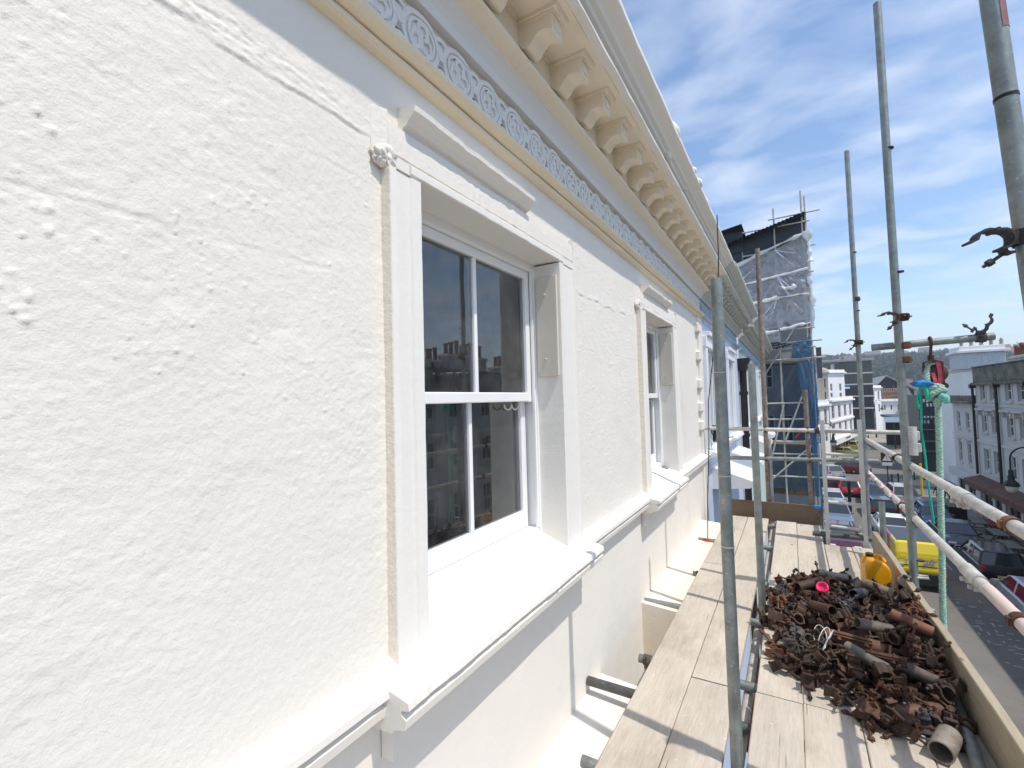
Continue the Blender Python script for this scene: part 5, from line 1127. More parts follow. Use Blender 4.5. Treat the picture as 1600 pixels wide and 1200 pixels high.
SHAPES = {   # length, width, lower profile, cabin: (rear base, rear top, front top, front base), belt, roof
    'hatch': (4.0, 1.75, [(-2, .30), (-2, .62), (-1.93, .92), (-1.2, .95), (.75, .95), (1.55, .86), (1.90, .72), (2, .55), (2, .25), (-1.9, .22)], (-1.88, -1.50, .25, .95), .93, 1.46),
    'saloon': (4.6, 1.80, [(-2.3, .32), (-2.3, .70), (-2.22, .98), (-1.5, 1.0), (.85, .96), (1.8, .86), (2.2, .72), (2.3, .55), (2.3, .25), (-2.2, .22)], (-1.62, -.95, .25, 1.05), .96, 1.43),
    'suv': (4.4, 1.85, [(-2.2, .38), (-2.2, .75), (-2.12, 1.06), (-1.4, 1.08), (.85, 1.06), (1.75, .98), (2.12, .82), (2.2, .62), (2.2, .30), (-2.1, .28)], (-2.05, -1.72, .30, 1.0), 1.05, 1.66),
}
def car(label, kind, col, x, y, head, cat='car', tail=True, sc=1.0, group=None):
    L, W, low, (rb, rt, ft, fb), belt, roof = SHAPES[kind]
    t = thing('parked_car', label, cat, (x, y, GZ), head, group)
    pm = paint(col)
    obj('body', loft(MB(), low, W), pm, t, local=True)
    wi = W / 2 - .10; wr = W / 2 - .27
    v = [(s * (wi if k in (0, 3) else wr), yy, zz) for s in (-1, 1) for k, (yy, zz) in enumerate(((rb, belt), (rt, roof - .03), (ft, roof - .03), (fb, belt)))]
    obj('windows', MB().add(v, [(0, 1, 2, 3), (7, 6, 5, 4), (0, 4, 5, 1), (1, 5, 6, 2), (2, 6, 7, 3), (3, 7, 4, 0)]), M['car_glass'], t, local=True)
    rf = MB(); R_ = [(-wr - .015, rt - .05, roof - .032), (wr + .015, rt - .05, roof - .032), (wr + .015, ft + .03, roof - .032), (-wr - .015, ft + .03, roof - .032), (-wr + .1, rt + .05, roof + .015), (wr - .1, rt + .05, roof + .015), (wr - .1, ft - .12, roof + .012), (-wr + .1, ft - .12, roof + .012)]
    rf.add(R_, [(3, 2, 1, 0), (4, 5, 6, 7), (0, 1, 5, 4), (1, 2, 6, 5), (2, 3, 7, 6), (3, 0, 4, 7)], False)
    for s in (-1, 1):
        rf.bar((s * wi, rb, belt - .01), (s * (wr + .01), rt, roof - .03), .09, .05); rf.bar((s * wi, fb, belt - .01), (s * (wr + .01), ft, roof - .03), .07, .05)
        mid = (rt + ft) / 2; rf.bar((s * (wi + .004), mid - .05, belt - .01), (s * (wr + .014), mid, roof - .03), .08, .03)
    obj('roof', rf, pm, t, local=True)
    for s in (-1, 1):
        for yy in (-L * .30, L * .31):
            w = obj('wheel', MB().lathe([(.20, -.10), (.30, -.10), (.315, -.06), (.315, .06), (.30, .10), (.20, .10)], (0, 0, 0), 18, 'x'), M['tyre'], t, local=True, loc=(s * (W / 2 - .10), yy, .315))
            obj('rim', MB().lathe([(.03, -.105), (.20, -.095), (.20, .095), (.03, .105)], (0, 0, 0), 14, 'x'), M['rim'], w, local=True)
        obj('tail_light', MB().bbox(-.10, .10, -.05, .05, -.10, .10, .02), M['tail'], t, local=True, loc=(s * (W / 2 - .17), -L / 2 + .055, belt - .16))
        obj('headlight', MB().bbox(-.19, .19, -.13, .13, -.06, .06, .03), M['lamp'], t, local=True, loc=(s * (W / 2 - .27), L / 2 - .12, .66))
        obj('mirror', MB().bbox(-.09, .09, -.05, .05, -.06, .06, .02), pm, t, local=True, loc=(s * (W / 2 + .03), fb - .15, belt + .06))
    obj('number_plate', MB().box(-.26, .26, -.008, .008, -.055, .055), M['plate_y'], t, local=True, loc=(0, -L / 2 - .012, .58))
    obj('number_plate', MB().box(-.26, .26, -.008, .008, -.055, .055), M['plate_w'], t, local=True, loc=(0, L / 2 + .012, .42))
    obj('bumper', MB().bbox(-W / 2 + .05, W / 2 - .05, -L / 2 - .02, -L / 2 + .10, .27, .42, .02).bbox(-W / 2 + .05, W / 2 - .05, L / 2 - .10, L / 2 + .02, .24, .36, .02), M['black_rubber'], t, local=True)
    return t
# yellow van, seen from behind and above
vn = thing('parked_van', 'bright yellow van with red sides toward the front and a dark roof, parked facing away', 'van', (4.98, 32.4, GZ), 0.02)
vp = paint((.80, .62, .004), .3); vr = paint((.55, .02, .03), .3)
W, Hh = 1.86, 2.25
rear = [(-2.45, .42), (-2.47, 1.0), (-2.38, 1.75), (-2.22, Hh - .06), (-2.05, Hh), (-.9, Hh), (-.9, .30), (-2.4, .32)]
front = [(-.8985, .30), (-.8985, Hh), (.85, Hh - .02), (1.05, Hh - .12), (1.62, 1.25), (2.35, 1.05), (2.5, .8), (2.5, .32)]
obj('body', loft(MB(), rear, W, .14, .9), vp, vn, local=True); obj('cab', loft(MB(), front, W, .14, .9), vr, vn, local=True)
obj('roof_panel', MB().bbox(-.80, .80, -2.05, .75, Hh - .01, Hh + .03, .015), mat_plain('dark_van_roof', (.035, .04, .06), .35), vn, local=True)
obj('bumper', MB().bbox(-.90, .90, -2.58, -2.30, .26, .86, .04), M['black_rubber'], vn, local=True)
obj('windscreen', MB().add([(-.78, 1.10, Hh - .13), (.78, 1.10, Hh - .13), (.84, 1.60, 1.30), (-.84, 1.60, 1.30)], [(0, 1, 2, 3)]).add([(-.78, 1.12, Hh - .16), (.78, 1.12, Hh - .16), (.84, 1.63, 1.28), (-.84, 1.63, 1.28)], [(3, 2, 1, 0)]), M['car_glass'], vn, local=True)
dr = obj('rear_door', MB().bbox(-.80, .80, -2.478, -2.455, .92, 1.02, .004).bbox(-.78, .78, -2.44, -2.425, 1.56, 1.60, .004), vp, vn, local=True)
for s in (-1, 1):
    obj('tail_light', MB().bbox(-.07, .07, -.05, .05, -.17, .17, .02), M['tail'], vn, local=True, loc=(s * .855, -2.425, 1.05))
    for yy in (-1.45, 1.55):
        w = obj('wheel', MB().lathe([(.20, -.11), (.31, -.11), (.33, -.06), (.33, .06), (.31, .11), (.20, .11)], (0, 0, 0), 18, 'x'), M['tyre'], vn, local=True, loc=(s * .85, yy, .33))
        obj('rim', MB().lathe([(.03, -.115), (.20, -.10), (.20, .10), (.03, .115)], (0, 0, 0), 14, 'x'), M['rim'], w, local=True)
    obj('mirror', MB().bbox(-.10, .10, -.06, .06, -.13, .13, .03), M['black_rubber'], vn, local=True, loc=(s * 1.03, 1.35, 1.45))
def text(body, size, mat, parent, loc, rot, name='lettering', shear=0.0, ext=.006):
    c = bpy.data.curves.new(name, 'FONT'); c.body = body; c.size = size; c.shear = shear; c.extrude = ext; c.align_x = 'CENTER'; c.align_y = 'CENTER'
    to = bpy.data.objects.new(name, c); COL.objects.link(to)
    bpy.context.view_layer.update()
    me = bpy.data.meshes.new_from_object(to.evaluated_get(bpy.context.evaluated_depsgraph_get())); bpy.data.objects.remove(to)
    me.materials.clear(); me.materials.append(mat)
    return obj(name, me, None, parent, local=True, loc=loc, rot=rot)
M['text_blue'] = mat_plain('blue_lettering', (.16, .18, .62), .4); M['text_dark'] = mat_plain('dark_lettering', (.02, .02, .03), .5); M['text_red'] = mat_plain('red_lettering', (.5, .03, .02), .5)
text('T', .42, M['plate_w'], vn, (-.52, -2.455, 1.32), (math.radians(83), 0, 0), shear=.3)
text('aft', .44, M['text_blue'], vn, (.30, -2.462, 1.36), (math.radians(83), 0, 0), shear=.3)
obj('underline', MB().bbox(-.66, .62, -2.462, -2.440, 1.14, 1.185, .004), M['text_dark'], vn, local=True)
text('....', .3, M['text_red'], vn, (.12, -2.484, .93), (math.radians(90), 0, 0))
# left-hand row and the parking bay
car('white saloon car parked facing away, just beyond the yellow van', 'saloon', (.78, .78, .78), 5.35, 40.6, 0)
car('glossy black hatchback with red tail lights, between the white car and the dark blue car', 'hatch', (.012, .012, .018), 5.55, 46.9, .03)
car('dark blue car facing the camera at the end of the left row', 'hatch', (.02, .04, .10), 5.9, 52.6, math.pi - .12)
car('bright red hatchback seen from behind near the black post', 'hatch', (.55, .015, .02), 4.35, 55.6, -.05)
car('dark burgundy saloon turned sideways left of the red hatchback', 'saloon', (.11, .012, .022), 2.75, 57.4, math.radians(68))
car('silver hatchback facing the camera in the parking bay behind the ladder', 'hatch', (.52, .53, .54), 2.55, 48.0, math.pi)
car('blue grey estate car in the bay, below the silver one', 'suv', (.16, .22, .30), 2.40, 42.2, math.pi)
car('dark maroon car nearest the scaffold, low behind the ladder foot', 'saloon', (.07, .010, .015), 2.30, 36.2, math.pi)
car('light blue car far off by the left pavement beside the netting', 'hatch', (.30, .36, .46), 3.2, 66, .4)
car('small dark red car crossing far off behind the ladder', 'hatch', (.20, .02, .03), 4.9, 70, math.radians(80))
car('olive yellow taxi far off in front of the white shops', 'saloon', (.42, .38, .06), 6.3, 88, math.radians(70), 'taxi')
car('yellow van-like car behind the taxi far off', 'suv', (.55, .48, .10), 7.3, 97, math.radians(70))
# right-hand row, in the shade
car('black hatchback in the shade, seen from behind in the right row', 'suv', (.010, .010, .014), 8.45, 34.0, 0)
car('black saloon car facing the camera in the right row', 'saloon', (.014, .014, .018), 8.42, 39.6, math.pi)
car('pale silver hatchback nearest the camera in the right row', 'hatch', (.42, .47, .54), 8.55, 29.0, 0)
car('small blue car beyond the black saloon in the shaded row', 'hatch', (.04, .10, .20), 8.35, 44.6, math.pi)
car('beige car parked in the shade at the far end of the right row', 'suv', (.42, .37, .30), 7.75, 51.4, math.pi + .05)

# ------------------------------------------------------------------ street furniture
M['cast_iron'] = mat_plain('black_cast_iron', (.012, .016, .016), .4)
M['bowl'] = mat_plain('lamp_bowl_glass', (.62, .62, .46), .25)
def street_lamp(label, x, y, zc, reach, s=1.0, colx=None):
    """column with a swan neck; zc is the rim of the lantern"""
    cx = x + reach
    t = thing('street_lamp', label, 'street lamp', (cx, y, GZ))
    obj('column', MB().lathe([(.16 * s, GZ), (.16 * s, GZ + .9), (.11 * s, GZ + 1.0), (.09 * s, GZ + 1.4), (.055 * s, zc + 1.3), (.05 * s, zc + 1.35)], (cx, y, 0), 12), M['cast_iron'], t)
    R_ = abs(reach) / 2; sg = -1 if reach > 0 else 1
    obj('swan_neck', MB().path([(cx, y, zc + 1.3)] + [(cx + sg * R_ * (1 - math.cos(q)), y, zc + 1.3 + R_ * 1.05 * math.sin(q)) for q in np.linspace(.2, math.pi, 12)] + [(x, y, zc + .75)], .038 * s, 8)
        .path([(cx, y, zc + 1.05), (cx + sg * R_ * .45, y, zc + 1.1), (cx + sg * R_ * .9, y, zc + 1.5)], .02 * s, 6), M['cast_iron'], t)
    lt_ = obj('lantern', MB().lathe([(.05, zc + .80), (.10 * s, zc + .74), (.10 * s, zc + .52), (.14 * s, zc + .46), (.13 * s, zc + .30), (.26 * s, zc + .14), (.30 * s, zc + .04), (.30 * s, zc), (.24 * s, zc - .01)], (x, y, 0), 18), M['cast_iron'], t)
    obj('bowl', MB().lathe([(.235 * s, zc - .012), (.235 * s, zc - .10), (.17 * s, zc - .26), (.05 * s, zc - .33)], (x, y, 0), 16), M['bowl'], lt_)
street_lamp('black swan neck street lamp hanging before the shaded right terrace', 8.95, 32.0, -4.72, 1.1)
street_lamp('black swan neck street lamp in front of the white colonnade, seen through the ladder', 3.25, 55.0, -4.75, -1.0)
street_lamp('far black lamp post before the white tower block', 16.2, 125, -3.6, -1.2)
bp = thing('post', 'thick black iron post with a rounded top beside the red hatchback', 'post', (3.27, 42.0, GZ))
obj('shaft', MB().lathe([(.15, GZ), (.15, GZ + .5), (.115, GZ + .55), (.105, GZ + 2.95), (.13, GZ + 3.0), (.13, GZ + 3.15), (.09, GZ + 3.3), (.02, GZ + 3.36)], (3.27, 42.0, 0), 14), M['cast_iron'], bp)
sg = thing('road_sign', 'dark square road sign with a white warning triangle and plate below', 'road sign', (8.0, 60.5, GZ))
obj('pole', MB().tube((8.0, 60.5, GZ), (8.0, 60.5, -5.9), .05, 10), M['cast_iron'], sg)
obj('panel', MB().bbox(7.50, 8.45, 60.40, 60.44, -7.12, -6.15, .008), mat_plain('dark_brown_sign', (.05, .03, .03), .5), sg)
tri = MB(); tri.prism([(7.60, -6.98), (8.36, -6.98), (7.98, -6.30)], 'y', 60.395, 60.398); obj('triangle', tri, M['plate_w'], sg)
obj('exclamation_mark', MB().box(7.955, 8.005, 60.389, 60.392, -6.78, -6.48).box(7.955, 8.005, 60.389, 60.392, -6.90, -6.84), M['text_red'], sg)
obj('plate', MB().bbox(7.56, 8.40, 60.40, 60.44, -7.48, -7.18, .006), M['plate_w'], sg)
obj('upper_plate', MB().bbox(7.66, 8.20, 60.40, 60.44, -6.08, -5.86, .006), M['plate_w'], sg)
bol = None
for k, (x, y) in enumerate([(8.6, 62.6), (9.25, 63.5), (10.1, 64.8), (11.0, 66.1), (7.6, 57.8), (9.6, 59.0), (12.0, 67.2), (13.2, 67.8)]):
    if bol is None:
        bol = thing('bollard', 'black iron bollard on the sunlit paving beyond the cars', 'bollard', (x, y, GZ), group='black bollards along the far paving')
        obj('post', MB().lathe([(.11, 0), (.11, .12), (.07, .16), (.065, .92), (.09, .95), (.09, 1.0), (.05, 1.08)], (0, 0, 0), 12), M['cast_iron'], bol, local=True)
    else:
        c = clone(bol); c.location = (x, y, GZ)
yp = thing('post', 'slim yellow post standing in the shade beside the hanging rope', 'post', (9.9, 56.6, GZ))
obj('shaft', MB().tube((9.9, 56.6, GZ), (9.9, 56.6, GZ + 3.0), .09, 10), mat_plain('yellow_post_paint', (.7, .58, .02), .5), yp)
# picnic tables on the right pavement
M['bench_wood'] = mat_plain('greyed_table_wood', (.22, .19, .155), .8, var=.3, scale=14)
def picnic(x, y, rz, label, prev):
    if prev: 
        c = clone(prev); c.location = (x, y, GZ + .12); c.rotation_euler = (0, 0, rz); c['label'] = label; return c
    t = thing('picnic_table', label, 'picnic table', (x, y, GZ + .12), rz, 'picnic tables outside the right terrace')
    for k in range(5): obj('plank', MB().bbox(-.9, .9, -.34 + k * .14, -.34 + k * .14 + .125, .72, .755, .004), M['bench_wood'], t, local=True)
    for s in (-1, 1):
        for q in (0, 1): obj('seat', MB().bbox(-.9, .9, s * .62 - .13 + q * .135, s * .62 - .005 + q * .135, .43, .465, .004), M['bench_wood'], t, local=True)
        for e in (-.6, .6): obj('leg', MB().bar((e, s * .20, .72), (e, s * .60, 0), .09, .04, (1, 0, 0)), M['bench_wood'], t, local=True)
    for e in (-.6, .6): obj('rail', MB().box(e + .025, e + .065, -.72, .72, .36, .43).box(e + .025, e + .065, -.33, .33, .63, .715), M['bench_wood'], t, local=True)
    return t
pt = None
for k, (x, y, r) in enumerate([(10.25, 31.5, 1.57), (10.35, 34.6, 1.5), (10.3, 37.5, 1.6), (10.5, 40.4, 1.57), (10.4, 43.4, 1.5), (11.3, 36.2, 1.57), (11.35, 39.5, 1.57), (10.3, 28.4, 1.57)]):
    lab = ['picnic table beside the black hatchback in the shade', 'picnic table behind the nearest one, level with the black hatchback', 'picnic table between the black hatchback and the black saloon', 'picnic table below the brown awning, level with the black saloon', 'farthest picnic table of the row in the shade', 'picnic table close to the shopfront, nearer of two', 'picnic table close to the shopfront, farther of two', 'picnic table nearest the camera at the right edge'][k]
    q = picnic(x, y, r, lab, pt); pt = pt or q
rc = thing('table', 'low table under a dark red cloth outside the brown awning shop', 'table', (11.2, 43.0, GZ + .12))
obj('cloth', MB().bbox(10.75, 11.65, 42.0, 44.0, GZ + .68, GZ + .90, .03), mat_plain('dark_red_cloth', (.22, .03, .05), .9), rc)
for sx in (10.85, 11.55):
    for sy in (42.1, 43.9): obj('leg', MB().tube((sx, sy, GZ + .12), (sx, sy, GZ + .68), .03, 8), M['bench_wood'], rc)
pb = thing('planter', 'black box planter at the corner of the shaded pavement', 'planter', (10.2, 47.6, GZ + .12))
obj('box', MB().bbox(9.7, 10.7, 46.9, 48.3, GZ + .12, GZ + 1.0, .02), M['black'], pb)
# ---- people
M['skin'] = mat_plain('skin', (.45, .28, .20), .6)
def person(label, x, y, z, head, top, trousers, hair, stride=.22, s=1.0):
    me = bpy.data.meshes.new('body'); V, E_, R_ = [], [], []
    def add(p, r, pa=None):
        V.append(p); R_.append(r)
        if pa is not None: E_.append((pa, len(V) - 1))
        return len(V) - 1
    pel = add((0, 0, .95), .145); wa = add((0, .01, 1.1), .13, pel); ch = add((0, .02, 1.32), .155, wa); ne = add((0, .02, 1.50), .06, ch); hd = add((0, .04, 1.62), .095, ne); add((0, .045, 1.72), .075, hd)
    for sd in (-1, 1):
        hp = add((sd * .10, 0, .88), .10, pel); kn_ = add((sd * .10, sd * stride * .6 + .05, .50), .065, hp); an = add((sd * .10, sd * stride - .02, .09), .045, kn_); add((sd * .11, sd * stride + .14, .04), .035, an)
        sh = add((sd * .19, .02, 1.40), .065, ch); el = add((sd * .25, -sd * stride * .5, 1.13), .045, sh); wr_ = add((sd * .24, -sd * stride + .08, .90), .032, el); add((sd * .235, -sd * stride + .12, .82), .028, wr_)
    me.from_pydata([(p[0] * s, p[1] * s, p[2] * s) for p in V], E_, []); me.update()
    o = bpy.data.objects.new('person', me); COL.objects.link(o)
    sk = o.modifiers.new('skin', 'SKIN'); 
    if not me.skin_vertices: me.skin_vertices.new()
    for i, r in enumerate(R_): me.skin_vertices[0].data[i].radius = (r * s, r * s); 
    me.skin_vertices[0].data[0].use_root = True
    o.modifiers.new('smooth', 'SUBSURF').levels = 1; o.modifiers['smooth'].render_levels = 1
    bpy.context.view_layer.update()
    m2 = bpy.data.meshes.new_from_object(o.evaluated_get(bpy.context.evaluated_depsgraph_get())); bpy.data.objects.remove(o)
    m2.materials.clear()
    for q in (top, trousers, M['skin'], hair): m2.materials.append(q)
    for p in m2.polygons:
        c = p.center / s; p.use_smooth = True
        p.material_index = 3 if (c.z > 1.66 or (c.z > 1.55 and c.y < .0)) else 2 if (c.z > 1.50 or (abs(c.x) > .2 and c.z < .93)) else 1 if c.z < .98 and abs(c.x) < .2 else 0
    o = bpy.data.objects.new('person', m2); COL.objects.link(o); o.location = (x, y, z); o.rotation_euler = (0, 0, head)
    return tag(o, label, 'person')
cl = lambda n, c: mat_plain(n, c, .85, var=.1)
person('person in dark clothes walking away past the hanging rope', 10.35, 53.0, GZ, .2, cl('dark_jacket', (.02, .02, .03)), cl('dark_trousers', (.02, .022, .03)), cl('dark_hair', (.02, .015, .012)))
person('person in a grey top walking right of the other pedestrian', 11.1, 54.2, GZ, -.6, cl('grey_top', (.10, .10, .11)), cl('jeans', (.03, .04, .08)), cl('brown_hair', (.06, .035, .02)))
person('person in black standing among the picnic tables', 11.0, 41.6, GZ + .12, 1.9, cl('black_top', (.012, .012, .014)), cl('black_trousers', (.012, .012, .014)), cl('black_hair', (.01, .01, .01)), .05)

# ------------------------------------------------------------------ buildings
M['pale_stucco'] = mat_plain('pale_grey_stucco', (.58, .57, .55), .85, var=.07, scale=1.2, spec=.1)
M['white_stucco'] = mat_plain('white_stucco', (.80, .80, .79), .8, var=.04, scale=1.0, spec=.1)
M['stone'] = mat_plain('weathered_stone', (.40, .36, .29), .9, var=.25, scale=3, spec=.1)
M['mossy'] = mat_plain('mossy_parapet', (.17, .17, .13), .9, var=.45, scale=1.6, spec=.1)
M['slate'] = mat_plain('slate_roof', (.11, .11, .12), .7, var=.3, scale=6)
M['far_glass'] = mat_plain('dark_window_glass', (.05, .055, .06), .08, var=.2, scale=.6, spec=.7)
M['sash_grey'] = mat_plain('old_white_sash', (.55, .55, .53), .6, var=.08)
M['pot'] = mat_plain('terracotta_pot', (.25, .085, .055), .8, var=.25)
M['brown_awning'] = mat_plain('brown_canopy', (.13, .055, .035), .7, var=.3, scale=3)
M['shop_dark'] = mat_plain('dark_shopfront', (.035, .03, .03), .4, var=.3)
M['grey_clad'] = mat_plain('grey_cladding', (.33, .35, .37), .6, var=.12, scale=1.5)
M['dark_steel'] = mat_plain('dark_steelwork', (.045, .055, .06), .5, var=.3)
M['brick_far'] = mat_plain('brick', (.28, .15, .10), .9, var=.25, scale=2)
def facade(p0, u, n, U, H, ops, depth=.18):
    """wall sheet from p0 along u, height H, facing n, with reveals round each opening"""
    b = MB(); p0, u, n = Vector(p0), Vector(u).normalized(), Vector(n).normalized(); z = Vector((0, 0, 1))
    us = sorted({0, U} | {e for o in ops for e in o[:2]}); hs = sorted({0, H} | {e for o in ops for e in o[2:4]})
    P = lambda a, h, d=0: p0 + u * a + z * h - n * d
    for i in range(len(us) - 1):
        for j in range(len(hs) - 1):
            a, c, e, g = us[i], us[i + 1], hs[j], hs[j + 1]; m, k = (a + c) / 2, (e + g) / 2
            if any(o[0] < m < o[1] and o[2] < k < o[3] for o in ops): continue
            b.add([P(a, e), P(c, e), P(c, g), P(a, g)], [(0, 1, 2, 3)])
    for a, c, e, g in [o[:4] for o in ops]:
        for (q, w) in (((a, e), (c, e)), ((c, e), (c, g)), ((c, g), (a, g)), ((a, g), (a, e))):
            b.add([P(q[0], q[1]), P(q[0], q[1], depth), P(w[0], w[1], depth), P(w[0], w[1])], [(0, 1, 2, 3)])
    return b
def add_window(root, p0, u, n, op, depth=.15, frame='sash_grey', name='window', bars=1, pane='far_glass'):
    p0, u, n = Vector(p0), Vector(u).normalized(), Vector(n).normalized(); a, c, e, g = op[:4]; z = Vector((0, 0, 1))
    b = MB(); w = min(.09, (c - a) * .12)
    def blk(x0, x1, z0, z1, d0=.0, d1=.06): b.obox(p0 + u * ((x0 + x1) / 2) + z * ((z0 + z1) / 2) - n * (depth - (d0 + d1) / 2), u, n, z, (x1 - x0) / 2, (d1 - d0) / 2, (z1 - z0) / 2)
    blk(a, a + w, e, g); blk(c - w, c, e, g); blk(a + w, c - w, g - w, g); blk(a + w, c - w, e, e + w * 1.2)
    m = (e + g) / 2; blk(a + w, c - w, m - w * .4, m + w * .4)
    if bars: mm = (a + c) / 2; blk(mm - w * .25, mm + w * .25, e + w, g - w, .0, .04)
    f = obj(name, b, M[frame], root)
    q = p0 - n * (depth - .02)
    obj('pane', MB().add([q + u * (a + w * .5) + z * (e + w * .5), q + u * (c - w * .5) + z * (e + w * .5), q + u * (c - w * .5) + z * (g - w * .5), q + u * (a + w * .5) + z * (g - w * .5)], [(0, 1, 2, 3)]), M[pane], f)
    return f
def chimney(root, x, y0, y1, zb, zt, pots, mat='pale_stucco', wd=.7, along='y'):
    if along == 'y': b = MB().bbox(x - wd / 2, x + wd / 2, y0, y1, zb, zt, .03).bbox(x - wd / 2 - .08, x + wd / 2 + .08, y0 - .08, y1 + .08, zt - .22, zt - .05, .02)
    else: b = MB().bbox(y0, y1, x - wd / 2, x + wd / 2, zb, zt, .03).bbox(y0 - .08, y1 + .08, x - wd / 2 - .08, x + wd / 2 + .08, zt - .22, zt - .05, .02)
    ch = obj('chimney', b, M[mat], root)
    for k in range(pots):
        t = (k + .5) / pots; q = y0 + (y1 - y0) * t; hh = .75 + .12 * ((k * 7) % 3 - 1)
        c = (x, q, zt) if along == 'y' else (q, x, zt)
        obj('chimney_pot', MB().lathe([(.17, 0), (.13, .12), (.12, hh - .12), (.16, hh - .1), (.15, hh), (.10, hh)], c, 10), M['pot'], ch)
# ---- shaded terrace on the right: houses 4.75 m wide, front at x = 12, facing the scaffold
XR = 12.0
def right_house(y1, k, label):
    """y1 is the far party line; two bays, four storeys"""
    y0 = y1 - 4.72
    t = thing('terrace_house', label, 'house', (XR, (y0 + y1) / 2, GZ), group=None)
    p0 = (XR, y1, GZ); u = (0, -1, 0); n = (-1, 0, 0); H = 10.0
    bays = [(1.14, 2.14), (3.10, 4.10)]
    ops = []
    for a, c in bays:
        ops += [(a, c, GZ * -1 - .78, GZ * -1 + .52), (a, c, 9.7 - 3.12, 9.7 - 1.75), (a, c, 9.7 - 5.90, 9.7 - 4.35)]
    ops += [(.35, 2.2, .15, 2.55), (2.6, 4.3, .15, 2.55)]
    obj('wall', facade(p0, u, n, 4.72, H, ops), M['pale_stucco'], t)
    obj('side_wall', MB().box(XR + .004, XR + 9, y0 + .003, y0 + .2, GZ, .2).box(XR + .004, XR + 9, y1 - .2, y1 - .003, GZ, .2), M['pale_stucco'], t)
    obj('parapet', MB().bbox(XR - .28, XR + .35, y0 + .004, y1 - .003, .30, .52, .03).bbox(XR - .12, XR + .35, y0 + .004, y1 - .003, .521, 1.62, .03).bbox(XR - .20, XR + .40, y0 + .002, y1 - .002, 1.621, 1.72, .02), M['mossy'], t)
    obj('string_course', MB().bbox(XR - .07, XR + .05, y0 + .004, y1 - .004, -1.22, -1.06, .015).bbox(XR - .10, XR + .05, y0 + .004, y1 - .004, -3.95, -3.74, .015), M['pale_stucco'], t)
    rf = MB().add([(XR + .3, y0, 1.2), (XR + .3, y1, 1.2), (XR + 4.5, y1, 2.2), (XR + 4.5, y0, 2.2), (XR + 9, y0, .5), (XR + 9, y1, .5)], [(0, 3, 2, 1), (3, 4, 5, 2)])
    obj('roof', rf, M['slate'], t)
    for i, o in enumerate(ops):
        if o[2] < 2: 
            w = add_window(t, p0, u, n, o, .15, 'shop_dark', 'shop_window', bars=1); continue
        add_window(t, p0, u, n, o)
        z0, z1 = GZ + o[2], GZ + o[3]; ya, yb = y1 - o[1], y1 - o[0]
        s = MB().bbox(XR - .05, XR + .02, yb + .002, yb + .16, z0 - .05, z1 + .10, .01).bbox(XR - .05, XR + .02, ya - .16, ya - .002, z0 - .05, z1 + .10, .01).bbox(XR - .05, XR + .02, ya, yb, z1 + .002, z1 + .10, .01)
        s.bbox(XR - .14, XR + .02, ya - .2, yb + .2, z0 - .16, z0 - .052, .012)
        if i % 3 == 1:
            s.bbox(XR - .34, XR + .02, ya - .32, yb + .32, z1 + .22, z1 + .34, .02); s.bbox(XR - .25, XR - .051, ya - .24, ya - .10, z1 - .15, z1 + .219, .02); s.bbox(XR - .25, XR - .051, yb + .10, yb + .24, z1 - .15, z1 + .219, .02)
        obj('window_surround', s, M['pale_stucco'], t)
    # brown shop canopy
    ca = MB().prism([(XR - .02, -6.45), (XR - .95, -6.72), (XR - 1.0, -6.78), (XR - 1.0, -7.15), (XR - .94, -7.15), (XR - .92, -6.85), (XR - .02, -6.62)], 'y', y0 + .02, y1 - .02)
    obj('canopy', ca, M['brown_awning'], t)
    for yy in (y0 + .12, y1 - .15): obj('shop_pilaster', MB().bbox(XR - .16, XR + .02, yy - .12, yy + .12, GZ, -6.63, .02), M['sash_grey'], t)
    chimney(t, XR + 2.2 + .3 * (k % 2), y0 + .5, y1 - .3, 1.2, 2.35 + .5 * (k % 3 == 2), 8, 'pale_stucco', .7)
    return t
rlab = ['shaded pale stucco house at the far corner of the right terrace, above the brown canopy', 'shaded pale stucco house second from the far corner, at the right edge', 'pale stucco terrace house mirrored in the near window, nearest the visible end', 'pale stucco terrace house opposite the scaffold, fourth from the corner', 'pale stucco terrace house opposite the scaffold, fifth from the corner', 'pale stucco terrace house opposite the scaffold, sixth from the corner', 'pale stucco terrace house opposite the scaffold, seventh from the corner', 'pale stucco terrace house opposite the scaffold, eighth from the corner']
for k in range(8): right_house(48.7 - 4.75 * k, k, rlab[k])
for k in range(3):
    y = 48.74 - 4.75 * k
    d = thing('downpipe', ['black downpipe at the far corner of the shaded terrace', 'black downpipe between the two shaded terrace houses', 'black downpipe on the shaded terrace at the right edge'][k], 'downpipe', (XR - .12, y, GZ))
    obj('pipe', MB().tube((XR - .16, y, -6.4), (XR - .16, y, .1), .085, 10), M['black'], d); obj('hopper', MB().bbox(XR - .34, XR - .01, y - .2, y + .2, .10, .42, .04), M['black'], d)
